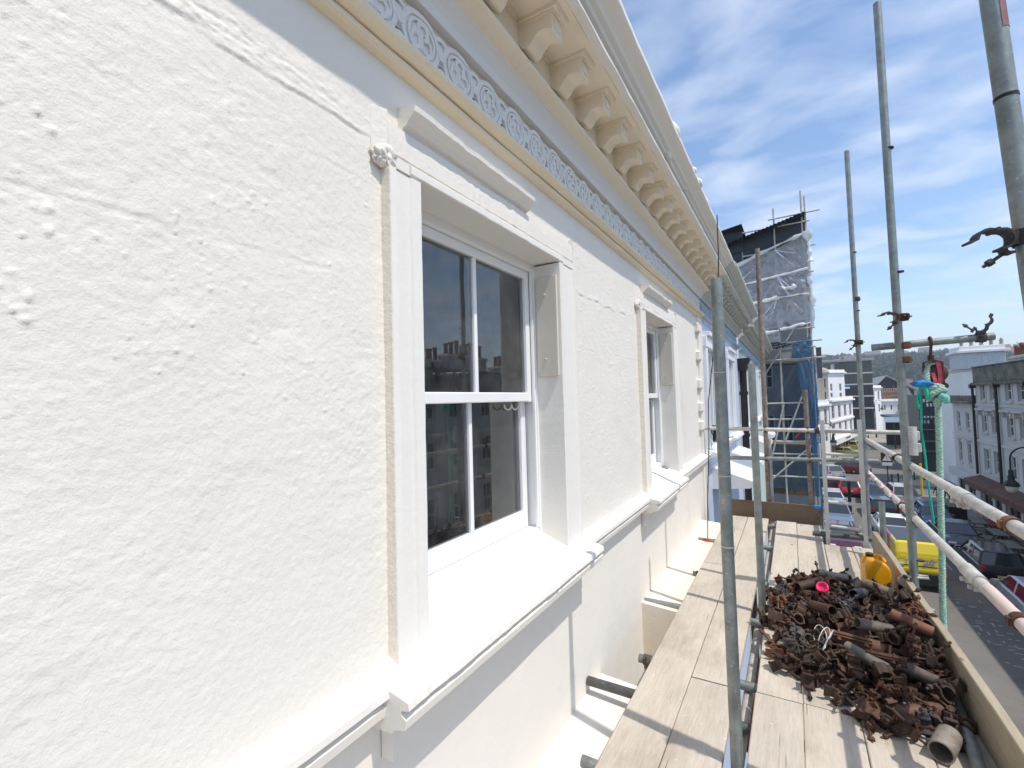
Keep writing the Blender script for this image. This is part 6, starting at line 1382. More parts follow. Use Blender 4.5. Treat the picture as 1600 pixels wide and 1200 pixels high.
# lower house set beyond the corner
t = thing('corner_house', 'lower shaded stucco house with a flat mossy parapet beyond the terrace corner', 'house', (XR, 52.5, GZ))
ops = [(1.1, 1.95, 9.7 - 3.15, 9.7 - 1.8), (3.4, 4.25, 9.7 - 3.15, 9.7 - 1.8), (1.1, 1.95, 9.7 - 6.0, 9.7 - 4.3), (3.4, 4.25, 9.7 - 6.0, 9.7 - 4.3), (.6, 2.2, .2, 2.4), (3.0, 4.8, .2, 2.4)]
p0 = (XR, 54.9, GZ)
obj('wall', facade(p0, (0, -1, 0), (-1, 0, 0), 6.1, 8.6, ops), M['pale_stucco'], t)
obj('side_wall', MB().box(XR + .003, XR + 8, 54.6, 54.9, GZ, -1.1), M['pale_stucco'], t)
for i, o in enumerate(ops):
    add_window(t, p0, (0, -1, 0), (-1, 0, 0), o, .15, 'sash_grey' if i < 4 else 'shop_dark')
    z0, z1 = GZ + o[2], GZ + o[3]; ya, yb = 54.9 - o[1], 54.9 - o[0]
    obj('window_sill', MB().bbox(XR - .12, XR + .02, ya - .16, yb + .16, z0 - .15, z0 - .02, .01), M['pale_stucco'], t)
    if i in (2, 3): obj('window_hood', MB().bbox(XR - .30, XR + .02, ya - .25, yb + .25, z1 + .18, z1 + .30, .02), M['pale_stucco'], t)
obj('parapet', MB().bbox(XR - .45, XR + .5, 48.80, 55.3, -1.10, -.90, .02).bbox(XR - .15, XR + .5, 48.80, 55.0, -.899, -.45, .03), M['mossy'], t)
obj('string_course', MB().bbox(XR - .08, XR + .05, 48.80, 54.9, -3.8, -3.62, .01), M['pale_stucco'], t)
obj('flat_roof', MB().box(XR + .2, XR + 8, 48.8, 54.9, -1.0, -.95), M['slate'], t)
obj('fascia', MB().bbox(XR - .5, XR + .02, 48.85, 55.0, -7.2, -6.6, .03), M['pale_stucco'], t)
# white block behind it with a small rooftop lantern
t = thing('building', 'tall white rendered block with a pale blue rooftop cabin behind the corner house', 'building', (17, 66, GZ))
ax = 60.0
obj('wall', MB().box(13.95, 20, ax, ax + 9, GZ, 1.75), M['white_stucco'], t); obj('coping', MB().bbox(13.85, 20.1, ax - .1, ax + 9, 1.751, 1.95, .02), M['pale_stucco'], t)
cbn = obj('rooftop_cabin', MB().bbox(13.75, 16.9, ax - .3, ax + 3, 1.951, 3.45, .03), mat_plain('pale_blue_cabin', (.50, .55, .58), .7), t)
obj('cabin_cornice', MB().bbox(13.5, 17.15, ax - .55, ax + 3.2, 3.451, 3.7, .03).bbox(13.75, 16.9, ax - .3, ax + 3, 3.701, 4.1, .03), M['white_stucco'], cbn)
for k in range(5): obj('finial', MB().lathe([(.18, 4.1), (.12, 4.3), (.17, 4.45), (.05, 4.7)], (14.0 + k * .68, ax - .1, 0), 8), M['stone'], cbn)
obj('cabin_bar', MB().box(15.28, 15.36, ax - .33, ax - .302, 2.0, 3.4), M['sash_grey'], cbn)
# grey boarded block and dark iron frontage on the shaded side
t = thing('building', 'grey boarded building with dark open lower floors, behind the hanging rope', 'building', (18, 80, GZ))
yb_ = 74.0
obj('boarding', MB().box(15.3, 16.7, yb_, yb_ + 6, -2.3, 1.3).box(15.3, 16.7, yb_, yb_ + 6, -5.6, -3.6), M['grey_clad'], t)
for k in range(9): obj('board', MB().bbox(15.32, 16.68, yb_ - .05, yb_ - .002, -2.2 + k * .38, -1.86 + k * .38, .01), M['grey_clad'], t)
obj('coping', MB().bbox(15.2, 16.8, yb_ - .12, yb_ + 6, 1.301, 1.5, .02), M['white_stucco'], t)
obj('dark_floor', MB().box(13.2, 15.297, yb_ + .5, yb_ + 7, GZ, -.5).box(15.3, 17.2, yb_ + .3, yb_ + 7, -3.599, -2.301).box(15.3, 17.2, yb_ + .3, yb_ + 7, GZ, -5.601), M['dark_steel'], t)
rl = random.Random(8)
for j in range(4):
    for i in range(6):
        if rl.random() < .75: 
            x, z = 13.3 + i * .30, -1.0 - j * .52 - (1.0 if j > 1 else 0)
            obj('window', MB().bbox(x, x + .2, yb_ + .42, yb_ + .499, z - .38, z, .01), M['white_stucco'] if rl.random() < .7 else M['sash_grey'], t)
for i in range(7): obj('mullion', MB().box(13.2 + i * .33, 13.25 + i * .33, yb_ + .40, yb_ + .498, -9, -.5), M['dark_steel'], t)
for z in (-3.2, -4.6, -6.0, -7.2): obj('beam', MB().bbox(13.0, 17.4, yb_ - .2, yb_ + .29, z - .16, z, .02), M['dark_steel'], t)
hb = thing('building', 'tall dark warehouse standing behind the boarded building and shading the square', 'building', (24, 84, GZ))
obj('wall', MB().box(17.5, 30, 76, 92, GZ, .9), M['grey_clad'], hb); obj('roof', MB().prism([(17.2, .901), (30.3, .901), (23.7, 3.0)], 'y', 75.8, 92.2), M['slate'], hb)
# market canopy
mc = thing('market_canopy', 'low dark iron canopy with a blue grey awning beyond the square', 'canopy', (17, 100, GZ))
obj('roof', MB().bbox(14.2, 25, 100, 112, -4.6, -4.2, .05), M['dark_steel'], mc)
for i in range(6): obj('post', MB().tube((14.5 + i * 1.9, 100.3, GZ), (14.5 + i * 1.9, 100.3, -4.6), .10, 8), M['dark_steel'], mc)
obj('back_wall', MB().box(14.4, 25, 108, 108.4, GZ, -4.6), M['shop_dark'], mc)
obj('awning', MB().prism([(98.6, -5.0), (99.95, -4.25), (99.95, -4.35), (98.6, -5.1)], 'x', 13.1, 17.3), mat_plain('blue_grey_awning', (.18, .25, .34), .8, var=.08), mc)
# ---- white shops with tall windows, seen through the ladder
def block(label, p0, p1, zt, wins, wall='white_stucco', depth=12, name='building', cat='building', frame='sash_grey', bars=1, pane='far_glass', cornice=True, zb=GZ):
    """a building whose front runs p0 -> p1 on the ground (left to right as seen)"""
    P0, P1 = Vector((p0[0], p0[1], zb)), Vector((p1[0], p1[1], zb)); u = (P1 - P0); U = u.length; u.normalize(); n = Vector((u.y, -u.x, 0))
    t = thing(name, label, cat, (P0 + P1) / 2)
    ops = []
    for (m, a, c, z0, z1) in wins:
        for k in range(m):
            w = (c - a) ; cx = U * (k + .5) / m
            ops.append((cx - U / m * w / 2, cx + U / m * w / 2, z0 - zb, z1 - zb))
    obj('wall', facade(P0, u, n, U, zt - zb, ops), M[wall], t)
    b = MB(); q = [P0, P1, P1 - n * depth, P0 - n * depth]
    for i in (1, 2, 3): a, c = q[i], q[(i + 1) % 4]; b.add([a, c, c + Vector((0, 0, zt - zb)), a + Vector((0, 0, zt - zb))], [(0, 1, 2, 3)])
    b.add([v + Vector((0, 0, zt - zb - .02)) for v in q], [(0, 1, 2, 3)])
    obj('side_walls', b, M[wall], t)
    for o in ops: add_window(t, P0, u, n, o, .16, frame, bars=bars, pane=pane)
    if cornice:
        c = (P0 + P1) / 2; c.z = zt
        obj('cornice', MB().obox(c + n * .15 + Vector((0, 0, -.15)), u, n, (0, 0, 1), U / 2 + .15, .25, .12).obox(c + Vector((0, 0, .2)), u, n, (0, 0, 1), U / 2, .12, .22), M[wall], t)
    return t, P0, u, n, U
t, P0, u, n, U = block('white shop building with tall narrow windows and a sloping white fascia', (4.7, 84), (9.3, 104), -1.0, [(4, .30, .72, -3.9, -1.9), (4, .30, .72, -6.6, -4.7)], pane='far_glass')
obj('fascia', MB().obox(P0 + u * (U / 2) + n * .35 + Vector((0, 0, 2.45)), u, n, (0, 0, 1), U / 2, .3, .42), M['white_stucco'], t)
for k in range(7):
    obj('fascia_letter', MB().obox(P0 + u * (U * .40 + k * .62) + n * .66 + Vector((0, 0, 2.5)), u, n, (0, 0, 1), .20, .01, .14), M['text_dark'], t)
for k in range(9): obj('shop_window', MB().obox(P0 + u * (U * (k + .5) / 9) + n * .012 + Vector((0, 0, 1.0)), u, n, (0, 0, 1), U / 22, .01, .9), M['shop_dark'] if k % 3 else M['brick_far'], t)
obj('band', MB().obox(P0 + u * (U / 2) + n * .1 + Vector((0, 0, 5.4)), u, n, (0, 0, 1), U / 2, .1, .14), M['white_stucco'], t)
block('white plastered shop front with pilasters, partly behind the blue netting', (2.6, 76), (4.55, 83.5), -1.5, [(2, .3, .7, -4.4, -2.2), (2, .3, .7, -7.0, -5.2)])
block('plain white rendered block with four small square windows above the white shops', (5.9, 110), (9.1, 114), 4.25, [(2, .36, .60, .5, 1.9), (2, .36, .60, -1.6, .1)])
st = thing('building', 'weathered stone turret beside the blue netting', 'turret', (4.6, 96, GZ))
obj('shaft', MB().bbox(3.9, 5.4, 96, 98, GZ, 3.4, .05), M['stone'], st)
obj('cap', MB().bbox(3.7, 5.6, 95.8, 98.2, 3.401, 3.75, .05).lathe([(.95, 3.751), (.8, 4.2), (.4, 4.45), (.05, 4.5)], (4.65, 97, 0), 12), M['stone'], st)
for z in (1.8, -.4): obj('window', MB().bbox(4.3, 5.0, 95.94, 95.996, z - .8, z + .7, .01), M['far_glass'], st)
# dark glass offices
t = thing('building', 'dark glass office building with thin white floor edges and a flat roof', 'building', (13, 136, GZ))
zr = 7.4
obj('glazing', MB().box(9.9, 16.2, 136, 150, GZ, zr), M['far_glass'], t)
obj('roof_slab', MB().bbox(6.3, 16.6, 135.2, 150, zr + .001, zr + .55, .05), M['grey_clad'], t)
obj('upper_wall', MB().box(6.6, 9.895, 136.5, 150, 2, zr), M['grey_clad'], t)
for k in range(4): obj('window', MB().bbox(6.8 + k * .78, 7.35 + k * .78, 136.42, 136.496, 4.2, zr - .4, .01), M['far_glass'] if k != 2 else M['white_stucco'], t)
for z in (4.6, 2.0, -.8, -3.6): obj('floor_edge', MB().bbox(9.6, 16.2, 135.4, 135.998, z - .18, z + .12, .02), M['sash_grey'], t)
for k in range(8): obj('mullion', MB().box(10.3 + k * .78, 10.38 + k * .78, 135.90, 135.999, GZ, zr), M['dark_steel'], t)
obj('awning_window', MB().obox((11.2, 135.5, 1.35), (1, 0, 0), (0, .8, .6), (0, -.6, .8), .55, .6, .04), mat_plain('sky_blue_panel', (.30, .45, .60), .3), t)
cf = thing('flue', 'dark square flue standing on the roofline left of the office building', 'chimney', (4.5, 90, 3))
obj('shaft', MB().bbox(3.65, 4.35, 90, 90.8, 2.5, 7.3, .03), M['dark_steel'], cf); obj('rim', MB().bbox(3.6, 4.4, 89.95, 90.85, 7.301, 7.5, .03), M['dark_steel'], cf)
obj('base', MB().box(3.5, 4.5, 89.9, 91, GZ, 2.5), M['stone'], cf)
# white tower-like house and the low white row
block('narrow tall white house with a moulded cornice at the corner of the white row', (16.9, 146), (19.4, 150), 1.3, [(2, .3, .62, -1.9, .2), (2, .3, .62, -5.0, -3.0)])
for k, (a, b_, lb) in enumerate([((19.5, 151), (22.3, 152), 'left'), ((22.35, 152.02), (25.2, 153), 'right')]):
    block('low white two storey house, %s half of the far row' % lb, a, b_, -2.2, [(2, .36, .62, -4.6, -3.3), (2, .36, .62, -7.4, -6.3)])
dr_ = thing('sign_board', 'dark hanging board on the far white row beside the scaffold upright', 'sign', (24.6, 150, -4))
obj('board', MB().bbox(23.4, 25.6, 150.3, 150.5, -6.0, -3.7, .03), M['text_dark'], dr_); obj('arm', MB().box(23.4, 25.6, 150.5, 152.5, -3.75, -3.65), M['dark_steel'], dr_)
# gabled market hall and roofs behind
gh = thing('market_hall', 'gabled market hall with a wide grey roof and dark open timber front', 'hall', (25, 175, GZ))
obj('gable', MB().prism([(20.6, GZ), (30.2, GZ), (30.2, .3), (24.0, 4.5), (20.6, .4)], 'y', 175, 175.5), M['shop_dark'], gh)
obj('roof', MB().prism([(20.2, .2), (24.0, 4.6), (24.1, 4.9), (19.9, .3)], 'y', 174.2, 205).prism([(24.0, 4.6), (30.8, .1), (31.0, .35), (24.1, 4.9)], 'y', 174.2, 205), mat_plain('grey_sheet_roof', (.36, .35, .33), .7, var=.12, scale=.6), gh)
for k in range(4): obj('timber', MB().bar((21.0 + k * 1.9, 174.8, -2), (21.8 + k * 1.9, 174.8, 2.2 - abs(k - 1.5) * .6), .18, .2), M['brick_far'], gh)
rr_ = thing('building', 'dark slate roofs with a row of terracotta pots in front of the market hall', 'building', (23, 165, GZ))
obj('wall', MB().box(20.2, 27, 160, 170, GZ, -1.2), M['brick_far'], rr_); obj('roof', MB().prism([(159.7, -1.19), (170.3, -1.19), (165, 1.0)], 'x', 20.0, 27.2), M['slate'], rr_)
chimney(rr_, 160.5, 20.6, 26.0, -1.5, .1, 11, 'brick_far', .8, 'x')

# ------------------------------------------------------------------ sheeted scaffold at the end of the terrace
TY = 22.0
eh = thing('end_building', 'grey end building wrapped in scaffold and white sheeting', 'building', (-3, 27, GZ))
ops = [(1.2, 1.7, 9.7 + .3, 9.7 + 1.4), (1.2, 1.7, 9.7 - 2.2, 9.7 - .9), (2.0, 2.4, 9.7 - 2.2, 9.7 - .9)]
obj('wall', facade((-2.4, TY + 2.2, GZ), (1, 0, 0), (0, -1, 0), 3.0, 16.2, ops), M['grey_clad'], eh)
obj('side_wall', MB().box(.605, .85, TY + 2.203, 34, GZ, 6.4).box(-8, -2.4, TY + 2.2, 34, 1.0, 6.3), M['grey_clad'], eh)
for o in ops: add_window(eh, (-2.4, TY + 2.2, GZ), (1, 0, 0), (0, -1, 0), o, .15, 'white_stucco')
sc_ = thing('scaffold_tower', 'tall scaffold wrapped in torn white sheeting above and blue netting below', 'scaffold', (-.2, TY, GZ))
XA, XB, XC = -1.55, -.34, .76
for (x, y, zt) in ((XA, TY, 6.4), (XB, TY, 7.7), (XC, TY, 7.95), (XC - .12, TY, 8.2), (XA, TY + 1.3, 6.4), (XC, TY + 1.3, 7.2), (XB, TY + 1.3, 6.5), (XC, TY + 4, 6.8), (XC, TY + 7, 6.8), (-.92, TY, 3.0)):
    obj('upright', MB().tube((x, y, GZ), (x, y, zt), .036, 8), M['galv_pale'] if x > -1 else M['galv'], sc_)
for z, x0, x1 in ((7.25, -.55, 1.25), (6.9, XA - .6, .9), (5.9, XA, 1.05), (4.85, XA, .95), (3.9, XA, .85), (2.62, XA, .9), (2.1, -1.05, 1.1), (1.85, -1.0, .9), (1.42, -1.0, 1.15), (-.35, -.9, .8), (-1.0, -1.0, .8), (-1.9, -1.0, .85), (-2.4, -1.0, .85), (-3.3, -1.0, .9)):
    obj('ledger', MB().tube((x0, TY - .05, z), (x1, TY - .05, z + .02), .033, 8), M['galv_pale'], sc_)
    obj('ledger', MB().tube((XC, TY - .1, z), (XC, TY + 7, z), .033, 8), M['galv'], sc_)
for (a, b_) in (((-.95, .8), (.35, 2.9)), ((-.30, -1.85), (.72, .95)), ((-1.0, -3.6), (.72, -1.9)), ((-1.3, 3.2), (-.30, 4.9)), ((-.28, 2.8), (.5, 4.9)), ((-.9, -2.9), (-.3, -.4))):
    obj('brace', MB().tube((a[0], TY - .09, a[1]), (b_[0], TY - .09, b_[1]), .033, 8), M['galv_pale'], sc_)
obj('red_brace', MB().tube((.05, TY - .12, -1.75), (.55, TY - .12, -1.05), .04, 8), M['red_paint'], sc_)
for z, x0 in ((1.30, -1.0), (-2.05, -1.0), (-4.0, -1.0), (3.0, -1.5), (5.0, -1.5)):
    for k in range(5): obj('deck_board', MB().bbox(x0, XC - .02, TY + .05 + k * .235, TY + .27 + k * .235, z - .05, z, .005), M['board_dark'], sc_)
obj('toe_board', MB().bbox(-.30, .72, TY - .02, TY + .02, 1.36, 1.72, .005), M['board'], sc_); obj('toe_board', MB().bbox(-.95, .72, TY - .02, TY + .02, -2.0, -1.85, .005), M['board'], sc_)
# temporary roof of dark profiled sheets
def ribbed(x0, x1, za, zb, y0, y1):
    b = MB(); n_ = 40; vs = []
    for i in range(n_ + 1):
        x = x0 + (x1 - x0) * i / n_; z = za + (zb - za) * i / n_ + (.04 if i % 2 else 0)
        vs += [(x, y0, z), (x, y1, z + .35)]
    b.add(vs, [(2 * i, 2 * i + 2, 2 * i + 3, 2 * i + 1) for i in range(n_)]); b.add([(v[0], v[1], v[2] - .05) for v in vs], [(2 * i, 2 * i + 1, 2 * i + 3, 2 * i + 2) for i in range(n_)]); return b
M['dark_sheet'] = mat_plain('dark_profiled_sheet', (.022, .028, .04), .45, var=.3, scale=4)
obj('roof_sheet', ribbed(-2.05, .74, 6.42, 7.15, TY - .5, TY + 8), M['dark_sheet'], sc_)
obj('roof_front', MB().add([(-2.0, TY - .02, 5.55), (.72, TY - .02, 6.45), (.74, TY - .02, 7.14), (-2.05, TY - .02, 6.40)], [(0, 1, 2, 3)]).add([(-2.0, TY + .01, 5.55), (.72, TY + .01, 6.45), (.74, TY + .01, 7.14), (-2.05, TY + .01, 6.40)], [(3, 2, 1, 0)]), M['dark_sheet'], sc_)
obj('roof_sheet', ribbed(-2.55, -1.5, 7.0, 7.18, TY - .4, TY + 5), M['dark_sheet'], sc_)
obj('roof_front', MB().box(-2.5, -1.52, TY - .1, TY - .06, 6.1, 6.98), M['dark_sheet'], sc_)
def mat_sheet(name, col, trans, al):
    t = NT(name); v = t.coord(jitter=False); n = t.noise(v, 3, 4); t.n.remove(t.b)
    d = t.new('ShaderNodeBsdfDiffuse'); d.inputs['Color'].default_value = col + (1,); tr = t.new('ShaderNodeBsdfTranslucent'); tr.inputs['Color'].default_value = col + (1,); g = t.new('ShaderNodeBsdfGlossy'); g.inputs['Roughness'].default_value = .3
    tp_ = t.new('ShaderNodeBsdfTransparent'); tp_.inputs['Color'].default_value = tuple(.6 + .4 * c for c in col) + (1,)
    m1 = t.new('ShaderNodeMixShader'); m1.inputs[0].default_value = trans; t.link(d.outputs[0], m1.inputs[1]); t.link(tr.outputs[0], m1.inputs[2])
    m2 = t.new('ShaderNodeMixShader'); m2.inputs[0].default_value = .12; t.link(m1.outputs[0], m2.inputs[1]); t.link(g.outputs[0], m2.inputs[2])
    m3 = t.new('ShaderNodeMixShader'); t.link(t.ramp(n, [(.3, (al - .12,) * 3), (.7, (al + .12,) * 3)]), m3.inputs[0]); t.link(m2.outputs[0], m3.inputs[1]); t.link(tp_.outputs[0], m3.inputs[2])
    t.link(m3.outputs[0], t.n['Material Output'].inputs['Surface']); return t.m
M['sheeting'] = mat_sheet('white_sheeting', (.66, .69, .76), .35, .46)
M['sheet_fold'] = mat_sheet('bunched_sheeting', (.86, .88, .90), .3, .12)
M['netting'] = mat_sheet('blue_debris_netting', (.012, .16, .34), .4, .34)
M['netting_thin'] = mat_sheet('thin_blue_netting', (.03, .14, .26), .4, .72)
def drape(p00, p10, p11, p01, nu, nv, amp, seed, out=(0, -1, 0)):
    """a hanging sheet between four corners with folds and sags"""
    b = MB(); P = [Vector(p) for p in (p00, p10, p11, p01)]; o = Vector(out); vs = []
    for j in range(nv + 1):
        for i in range(nu + 1):
            s, t = i / nu, j / nv; p = P[0] * (1 - s) * (1 - t) + P[1] * s * (1 - t) + P[2] * s * t + P[3] * (1 - s) * t
            f = float(fbm(np.array([s * 5 + t * 3 * (1 if seed % 2 else -1) + seed * 7.7]), np.array([t * 2.0 - s * 1.2 + seed]), 4)[0]); f2 = abs(float(fbm(np.array([s * 9 - t * 6 + seed]), np.array([t * 2 + s * 2 + seed * 2.1]), 3)[0]))
            edge = min(1, 6 * min(s, 1 - s, t, 1 - t) + .25)
            vs.append(p + o * (amp * (1.4 * f + 1.6 * f2) * edge))
    b.add(vs, [(j * (nu + 1) + i, j * (nu + 1) + i + 1, (j + 1) * (nu + 1) + i + 1, (j + 1) * (nu + 1) + i) for j in range(nv) for i in range(nu)], True); return b
zl = [6.42, 4.85, 3.9, 2.62]; yo = TY - .14
def fz(x, z): return z + (x - XC) * .10
sheets = [((XA - .5, 5.55), (XB, 5.95), (XB, 4.88), (XA - .4, 4.62)), ((XB, 5.95), (XC, 6.4), (XC, 4.98), (XB, 4.88)),
          ((XA - .4, 4.60), (XB, 4.86), (XB, 3.92), (XA - .3, 3.72)), ((XB, 4.86), (XC + .03, 4.96), (XC + .03, 3.98), (XB, 3.92)),
          ((XA - .3, 3.68), (XB, 3.88), (XB, 2.75), (XA - .2, 2.5)), ((XB, 3.88), (XC + .05, 3.95), (XC + .06, 2.82), (XB, 2.62)), ((XA - .2, 2.48), (XB, 2.62), (XB, 2.15), (XA, 2.1))]
for k, q in enumerate(sheets):
    obj('sheet', drape((q[0][0], yo, q[0][1]), (q[1][0], yo, q[1][1]), (q[2][0], yo, q[2][1]), (q[3][0], yo, q[3][1]), 26, 22, .30, k + 1), M['sheeting'], sc_)
obj('sheet', drape((XC + .06, TY - .1, 6.5), (XC + .06, TY + 7, 6.5), (XC + .08, TY + 7, 2.7), (XC + .08, TY - .1, 2.7), 26, 30, .25, 12, (1, 0, 0)), M['sheeting'], sc_)
def bunch(p0, p1, r, seed):
    b = MB(); P0, P1 = Vector(p0), Vector(p1); pts = []; rad = []
    for i in range(15):
        t = i / 14; pts.append(P0.lerp(P1, t) + Vector((0, -.05, r * 1.5 * float(fbm(np.array([t * 5 + seed]), np.array([seed * 1.]), 3)[0]))))
        rad.append(max(.02, r * (1 + 2.4 * float(fbm(np.array([t * 7 + seed * 3]), np.array([seed * 2.]), 3)[0]))))
    b.path(pts, rad, 9); return b
for k, (a, b_) in enumerate([((XA - .45, 5.42), (XC, 6.42)), ((XA - .4, 4.60), (XC, 4.97)), ((XA - .3, 3.70), (XB, 3.92)), ((XB, 3.92), (XC, 3.97)), ((XB + .05, 2.64), (XC, 2.82)), ((XA - .2, 2.5), (XB, 2.6)), ((-.1, 4.25), (.35, 4.3))]):
    obj('sheet_hem', bunch((a[0], yo - .1, a[1]), (b_[0], yo - .1, b_[1]), .055 if k < 6 else .09, k + 2), M['sheet_fold'], sc_)
for k, (z, r) in enumerate(((5.6, .22), (3.8, .16))):
    obj('sheet_bundle', bunch((XC + .03, yo - .02, z + .8), (XC + .10 + .05 * (k % 2), yo - .02, z - .35), r * .45, k + 20), M['sheet_fold'], sc_)
for k, (a, b_, c, d) in enumerate([((.12, 2.05), (.72, 2.3), (.74, 1.45), (.05, 1.45)), ((.20, 1.25), (.72, 1.28), (.74, -2.0), (.55, -2.0)), ((XC - .2, -.2), (XC, 0), (XC, -4), (XC - .15, -4))]):
    obj('net', drape((a[0], TY - .11 - k * .02, a[1]), (b_[0], TY - .11 - k * .02, b_[1]), (c[0], TY - .11 - k * .02, c[1]), (d[0], TY - .11 - k * .02, d[1]), 16, 20, .12, k + 31), M['netting'], sc_)
obj('net', drape((XC + .05, TY - .1, 1.9), (XC + .05, TY + 7, 1.9), (XC + .07, TY + 7, -6), (XC + .07, TY - .1, -6), 24, 40, .18, 44, (1, 0, 0)), M['netting'], sc_)
obj('net', drape((-1.0, TY + 1.4, 1.25), (.7, TY + 1.4, 1.25), (.7, TY + 1.4, -4.2), (-1.0, TY + 1.4, -4.2), 20, 24, .15, 51), M['netting_thin'], sc_)
rs = random.Random(21)
for k in range(26):
    cx_, cz_ = rs.choice([(XA - .4, 4.6), (XB, 4.88), (XB, 3.92), (XA - .3, 3.7), (XC, 4.97), (XC, 3.97), (XB, 5.9), (XB, 2.65), (XC, 2.85)])
    a_ = math.radians(rs.choice([-35, -50, -65, -20, 215, 230, 250, 40])); L_ = rs.uniform(.5, 1.15)
    ex, ez = cx_ + math.cos(a_) * L_, cz_ + math.sin(a_) * L_
    if not (XA - .3 < ex < XC and 2.3 < ez < 6.2): continue
    obj('sheet_fold', MB().strip([(cx_, yo - .10, cz_), ((cx_ + ex) / 2, yo - .16, (cz_ + ez) / 2 - .03), (ex, yo - .08, ez)], (math.sin(a_), -.5, -math.cos(a_)), rs.uniform(.025, .06), .006), M['sheet_fold'], sc_)
fs_ = thing('stair_frame', 'dark folding frames stacked on the scaffold deck', 'frame', (-.8, TY, 2.0))
for k in range(3): obj('frame_bar', MB().bar((-1.3 + .25 * k, TY - .3, 2.05 - .1 * k), (-.35 + .2 * k, TY - .3, 2.1 - .05 * k), .05, .05), M['black'], fs_)
for k in range(6): obj('frame_bar', MB().bar((-1.25 + .2 * k, TY - .3, 1.85), (-1.12 + .2 * k, TY - .3, 2.1), .04, .04), M['black'], fs_)

# ------------------------------------------------------------------ hillside beyond the town
def hill_z(x, y):
    t = np.clip((y - 420) / 680, 0, 1); s = t * t * (3 - 2 * t)
    return GZ + (66 + 22 * fbm(x / 300 + 2.2, y / 400, 3) + 5 * fbm(x / 70, y / 70, 3)) * s + 6 * np.clip((y - 200) / 300, 0, 1)
hx = np.linspace(-300, 900, 90); hy = np.linspace(230, 1500, 70); HX, HY = np.meshgrid(hx, hy, indexing='ij'); HZ = hill_z(HX, HY)
mb = MB(); k = len(hy)
mb.v = [(float(HX[i, j]), float(HY[i, j]), float(HZ[i, j])) for i in range(len(hx)) for j in range(k)]
mb.f = [(i * k + j, (i + 1) * k + j, (i + 1) * k + j + 1, i * k + j + 1) for i in range(len(hx) - 1) for j in range(k - 1)]; mb.sm = [True] * len(mb.f); mb.mi = [0] * len(mb.f)
t_ = NT('hillside_grass'); v_ = t_.coord(jitter=False)
M['hill'] = t_.set(col=t_.ramp(t_.noise(v_, .02, 6, .6), [(.35, (.05, .07, .03)), (.65, (.10, .11, .055))]), rough=.95, spec=.05)
tag(obj('hill', mb, M['hill']), kind='structure')
rh = np.random.RandomState(4)
M['tree_far'] = mat_plain('tree_leaves', (.045, .075, .03), .9, var=.45, scale=.15, spec=.05)
# wooded slopes: many leaf clumps
tv = MB()
def clump(b, c, s, seed):
    q = random.Random(seed)
    for _ in range(14):
        d = Vector((q.gauss(0, 1), q.gauss(0, 1), q.gauss(0, .8))).normalized() * s * q.uniform(.45, 1.0); p = Vector(c) + d
        n_ = Vector((q.gauss(0, 1), q.gauss(0, 1), q.gauss(.6, 1))).normalized(); a = n_.orthogonal().normalized() * s * q.uniform(.3, .55); e = n_.cross(a)
        b.add([p - a - e * .6, p + a - e * .8, p + a * .7 + e, p - a * .8 + e * .7], [(0, 1, 2, 3)])
tn = 0
while tn < 3000:
    x, y = rh.uniform(-60, 480), rh.uniform(430, 1120)
    r_ = x / y
    wood = float(fbm(np.array([x / 110 + 3.]), np.array([y / 160 + 1.]), 3)[0])
    centre = math.exp(-(((r_ - .175) / .055) ** 2)) * (1 if 560 < y < 980 else 0)
    if wood + centre * .5 < .02: continue
    z = float(hill_z(np.array([x]), np.array([y]))[0]); clump(tv, (x, y, z + rh.uniform(2, 6)), rh.uniform(3.5, 7), tn); tn += 1
tag(obj('hillside_wood', tv, M['tree_far']), 'dark green wood covering the middle of the far hillside', 'wood', kind='stuff')
cols = [(.62, .60, .56), (.70, .68, .64), (.50, .36, .28), (.40, .22, .16), (.58, .55, .50)]
hm = [mat_plain('far_house_wall', c, .9, var=.05) for c in cols]; rmats = [mat_plain('far_house_roof', c, .9, var=.1) for c in ((.20, .10, .08), (.15, .13, .13), (.26, .13, .09))]
def gable_mesh(m): return MB().box(-.5, .5, -.5, .5, -.6, 1.0).mesh('wall', m), MB().prism([(-.58, 1.0), (.58, 1.0), (0, 1.75)], 'x', -.55, .55)
wme = [MB().box(-.5, .5, -.5, .5, -.6, 1.0).mesh('wall', m) for m in hm]; rme = [MB().prism([(-.56, 1.001), (.56, 1.001), (0, 1.7)], 'x', -.54, .54).mesh('roof', m) for m in rmats]
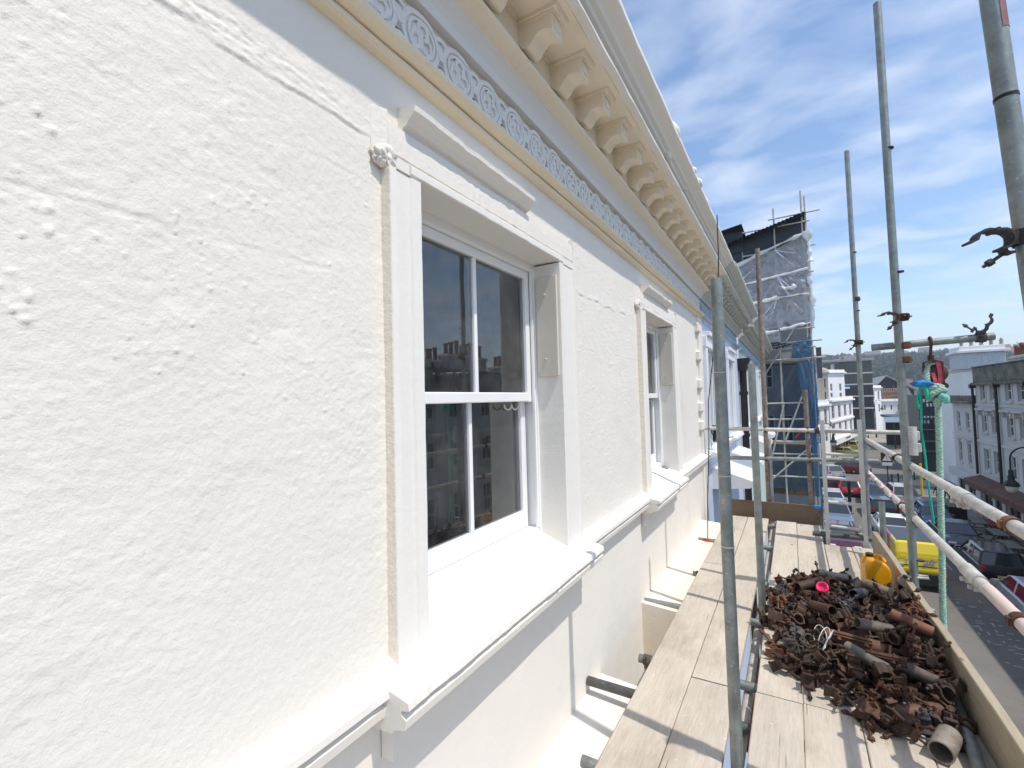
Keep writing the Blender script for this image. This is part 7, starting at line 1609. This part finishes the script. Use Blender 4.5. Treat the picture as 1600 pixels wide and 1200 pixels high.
pme = MB().box(-.32, -.14, -.508, -.501, .2, .7).box(.14, .32, -.508, -.501, .2, .7).mesh('windows', M['far_glass'])
cnt = 0
while cnt < 260:
    y = rh.uniform(430, 1130); x = y * rh.uniform(.02, .36)
    r_ = x / y
    if math.exp(-(((r_ - .175) / .05) ** 2)) > .45 and 600 < y < 960: continue
    z = float(hill_z(np.array([x]), np.array([y]))[0]); s = rh.uniform(5, 8) * (1.8 if rh.rand() < .10 else 1)
    h = thing('hillside_house', 'small pale or brick house among trees on the far hillside', 'house', (x, y, z), rh.uniform(-.5, .5), 'houses on the far hillside')
    h.scale = (s * rh.uniform(1, 1.7), s, s * .62)
    for nm, me in (('wall', wme[rh.randint(5)]), ('roof', rme[rh.randint(3)]), ('windows', pme)):
        o = bpy.data.objects.new(nm, me); COL.objects.link(o); o.parent = h
    cnt += 1
# middle-distance roofs at the foot of the hill
cnt = 0
while cnt < 46:
    y = rh.uniform(215, 420); x = y * rh.uniform(.03, .33)
    z = float(hill_z(np.array([x]), np.array([y]))[0]); s = rh.uniform(8, 12)
    h = thing('town_house', 'gabled town house below the hill, half hidden by nearer roofs', 'house', (x, y, GZ), rh.uniform(-.3, .3), 'town houses below the hill')
    hh = rh.uniform(5, 9)
    h.scale = (s * rh.uniform(1, 1.6), s, hh)
    for nm, me in (('wall', wme[rh.randint(5)]), ('roof', rme[rh.randint(3)]), ('windows', pme)):
        o = bpy.data.objects.new(nm, me); COL.objects.link(o); o.parent = h
    cnt += 1

# ------------------------------------------------------------------ the air between here and the hills
hz = bpy.data.materials.new('haze_air'); hz.use_nodes = True
hn = hz.node_tree.nodes; hn.remove(hn['Principled BSDF'])
pv = hn.new('ShaderNodeVolumePrincipled'); pv.inputs['Color'].default_value = (.80, .88, 1.0, 1); pv.inputs['Density'].default_value = .00042; pv.inputs['Anisotropy'].default_value = .2
hz.node_tree.links.new(pv.outputs[0], hn['Material Output'].inputs['Volume'])
tag(obj('haze', MB().box(-1600, 3100, -1600, 4300, GZ - 1.0, 130), hz), 'thin pale haze over the town', kind='stuff')
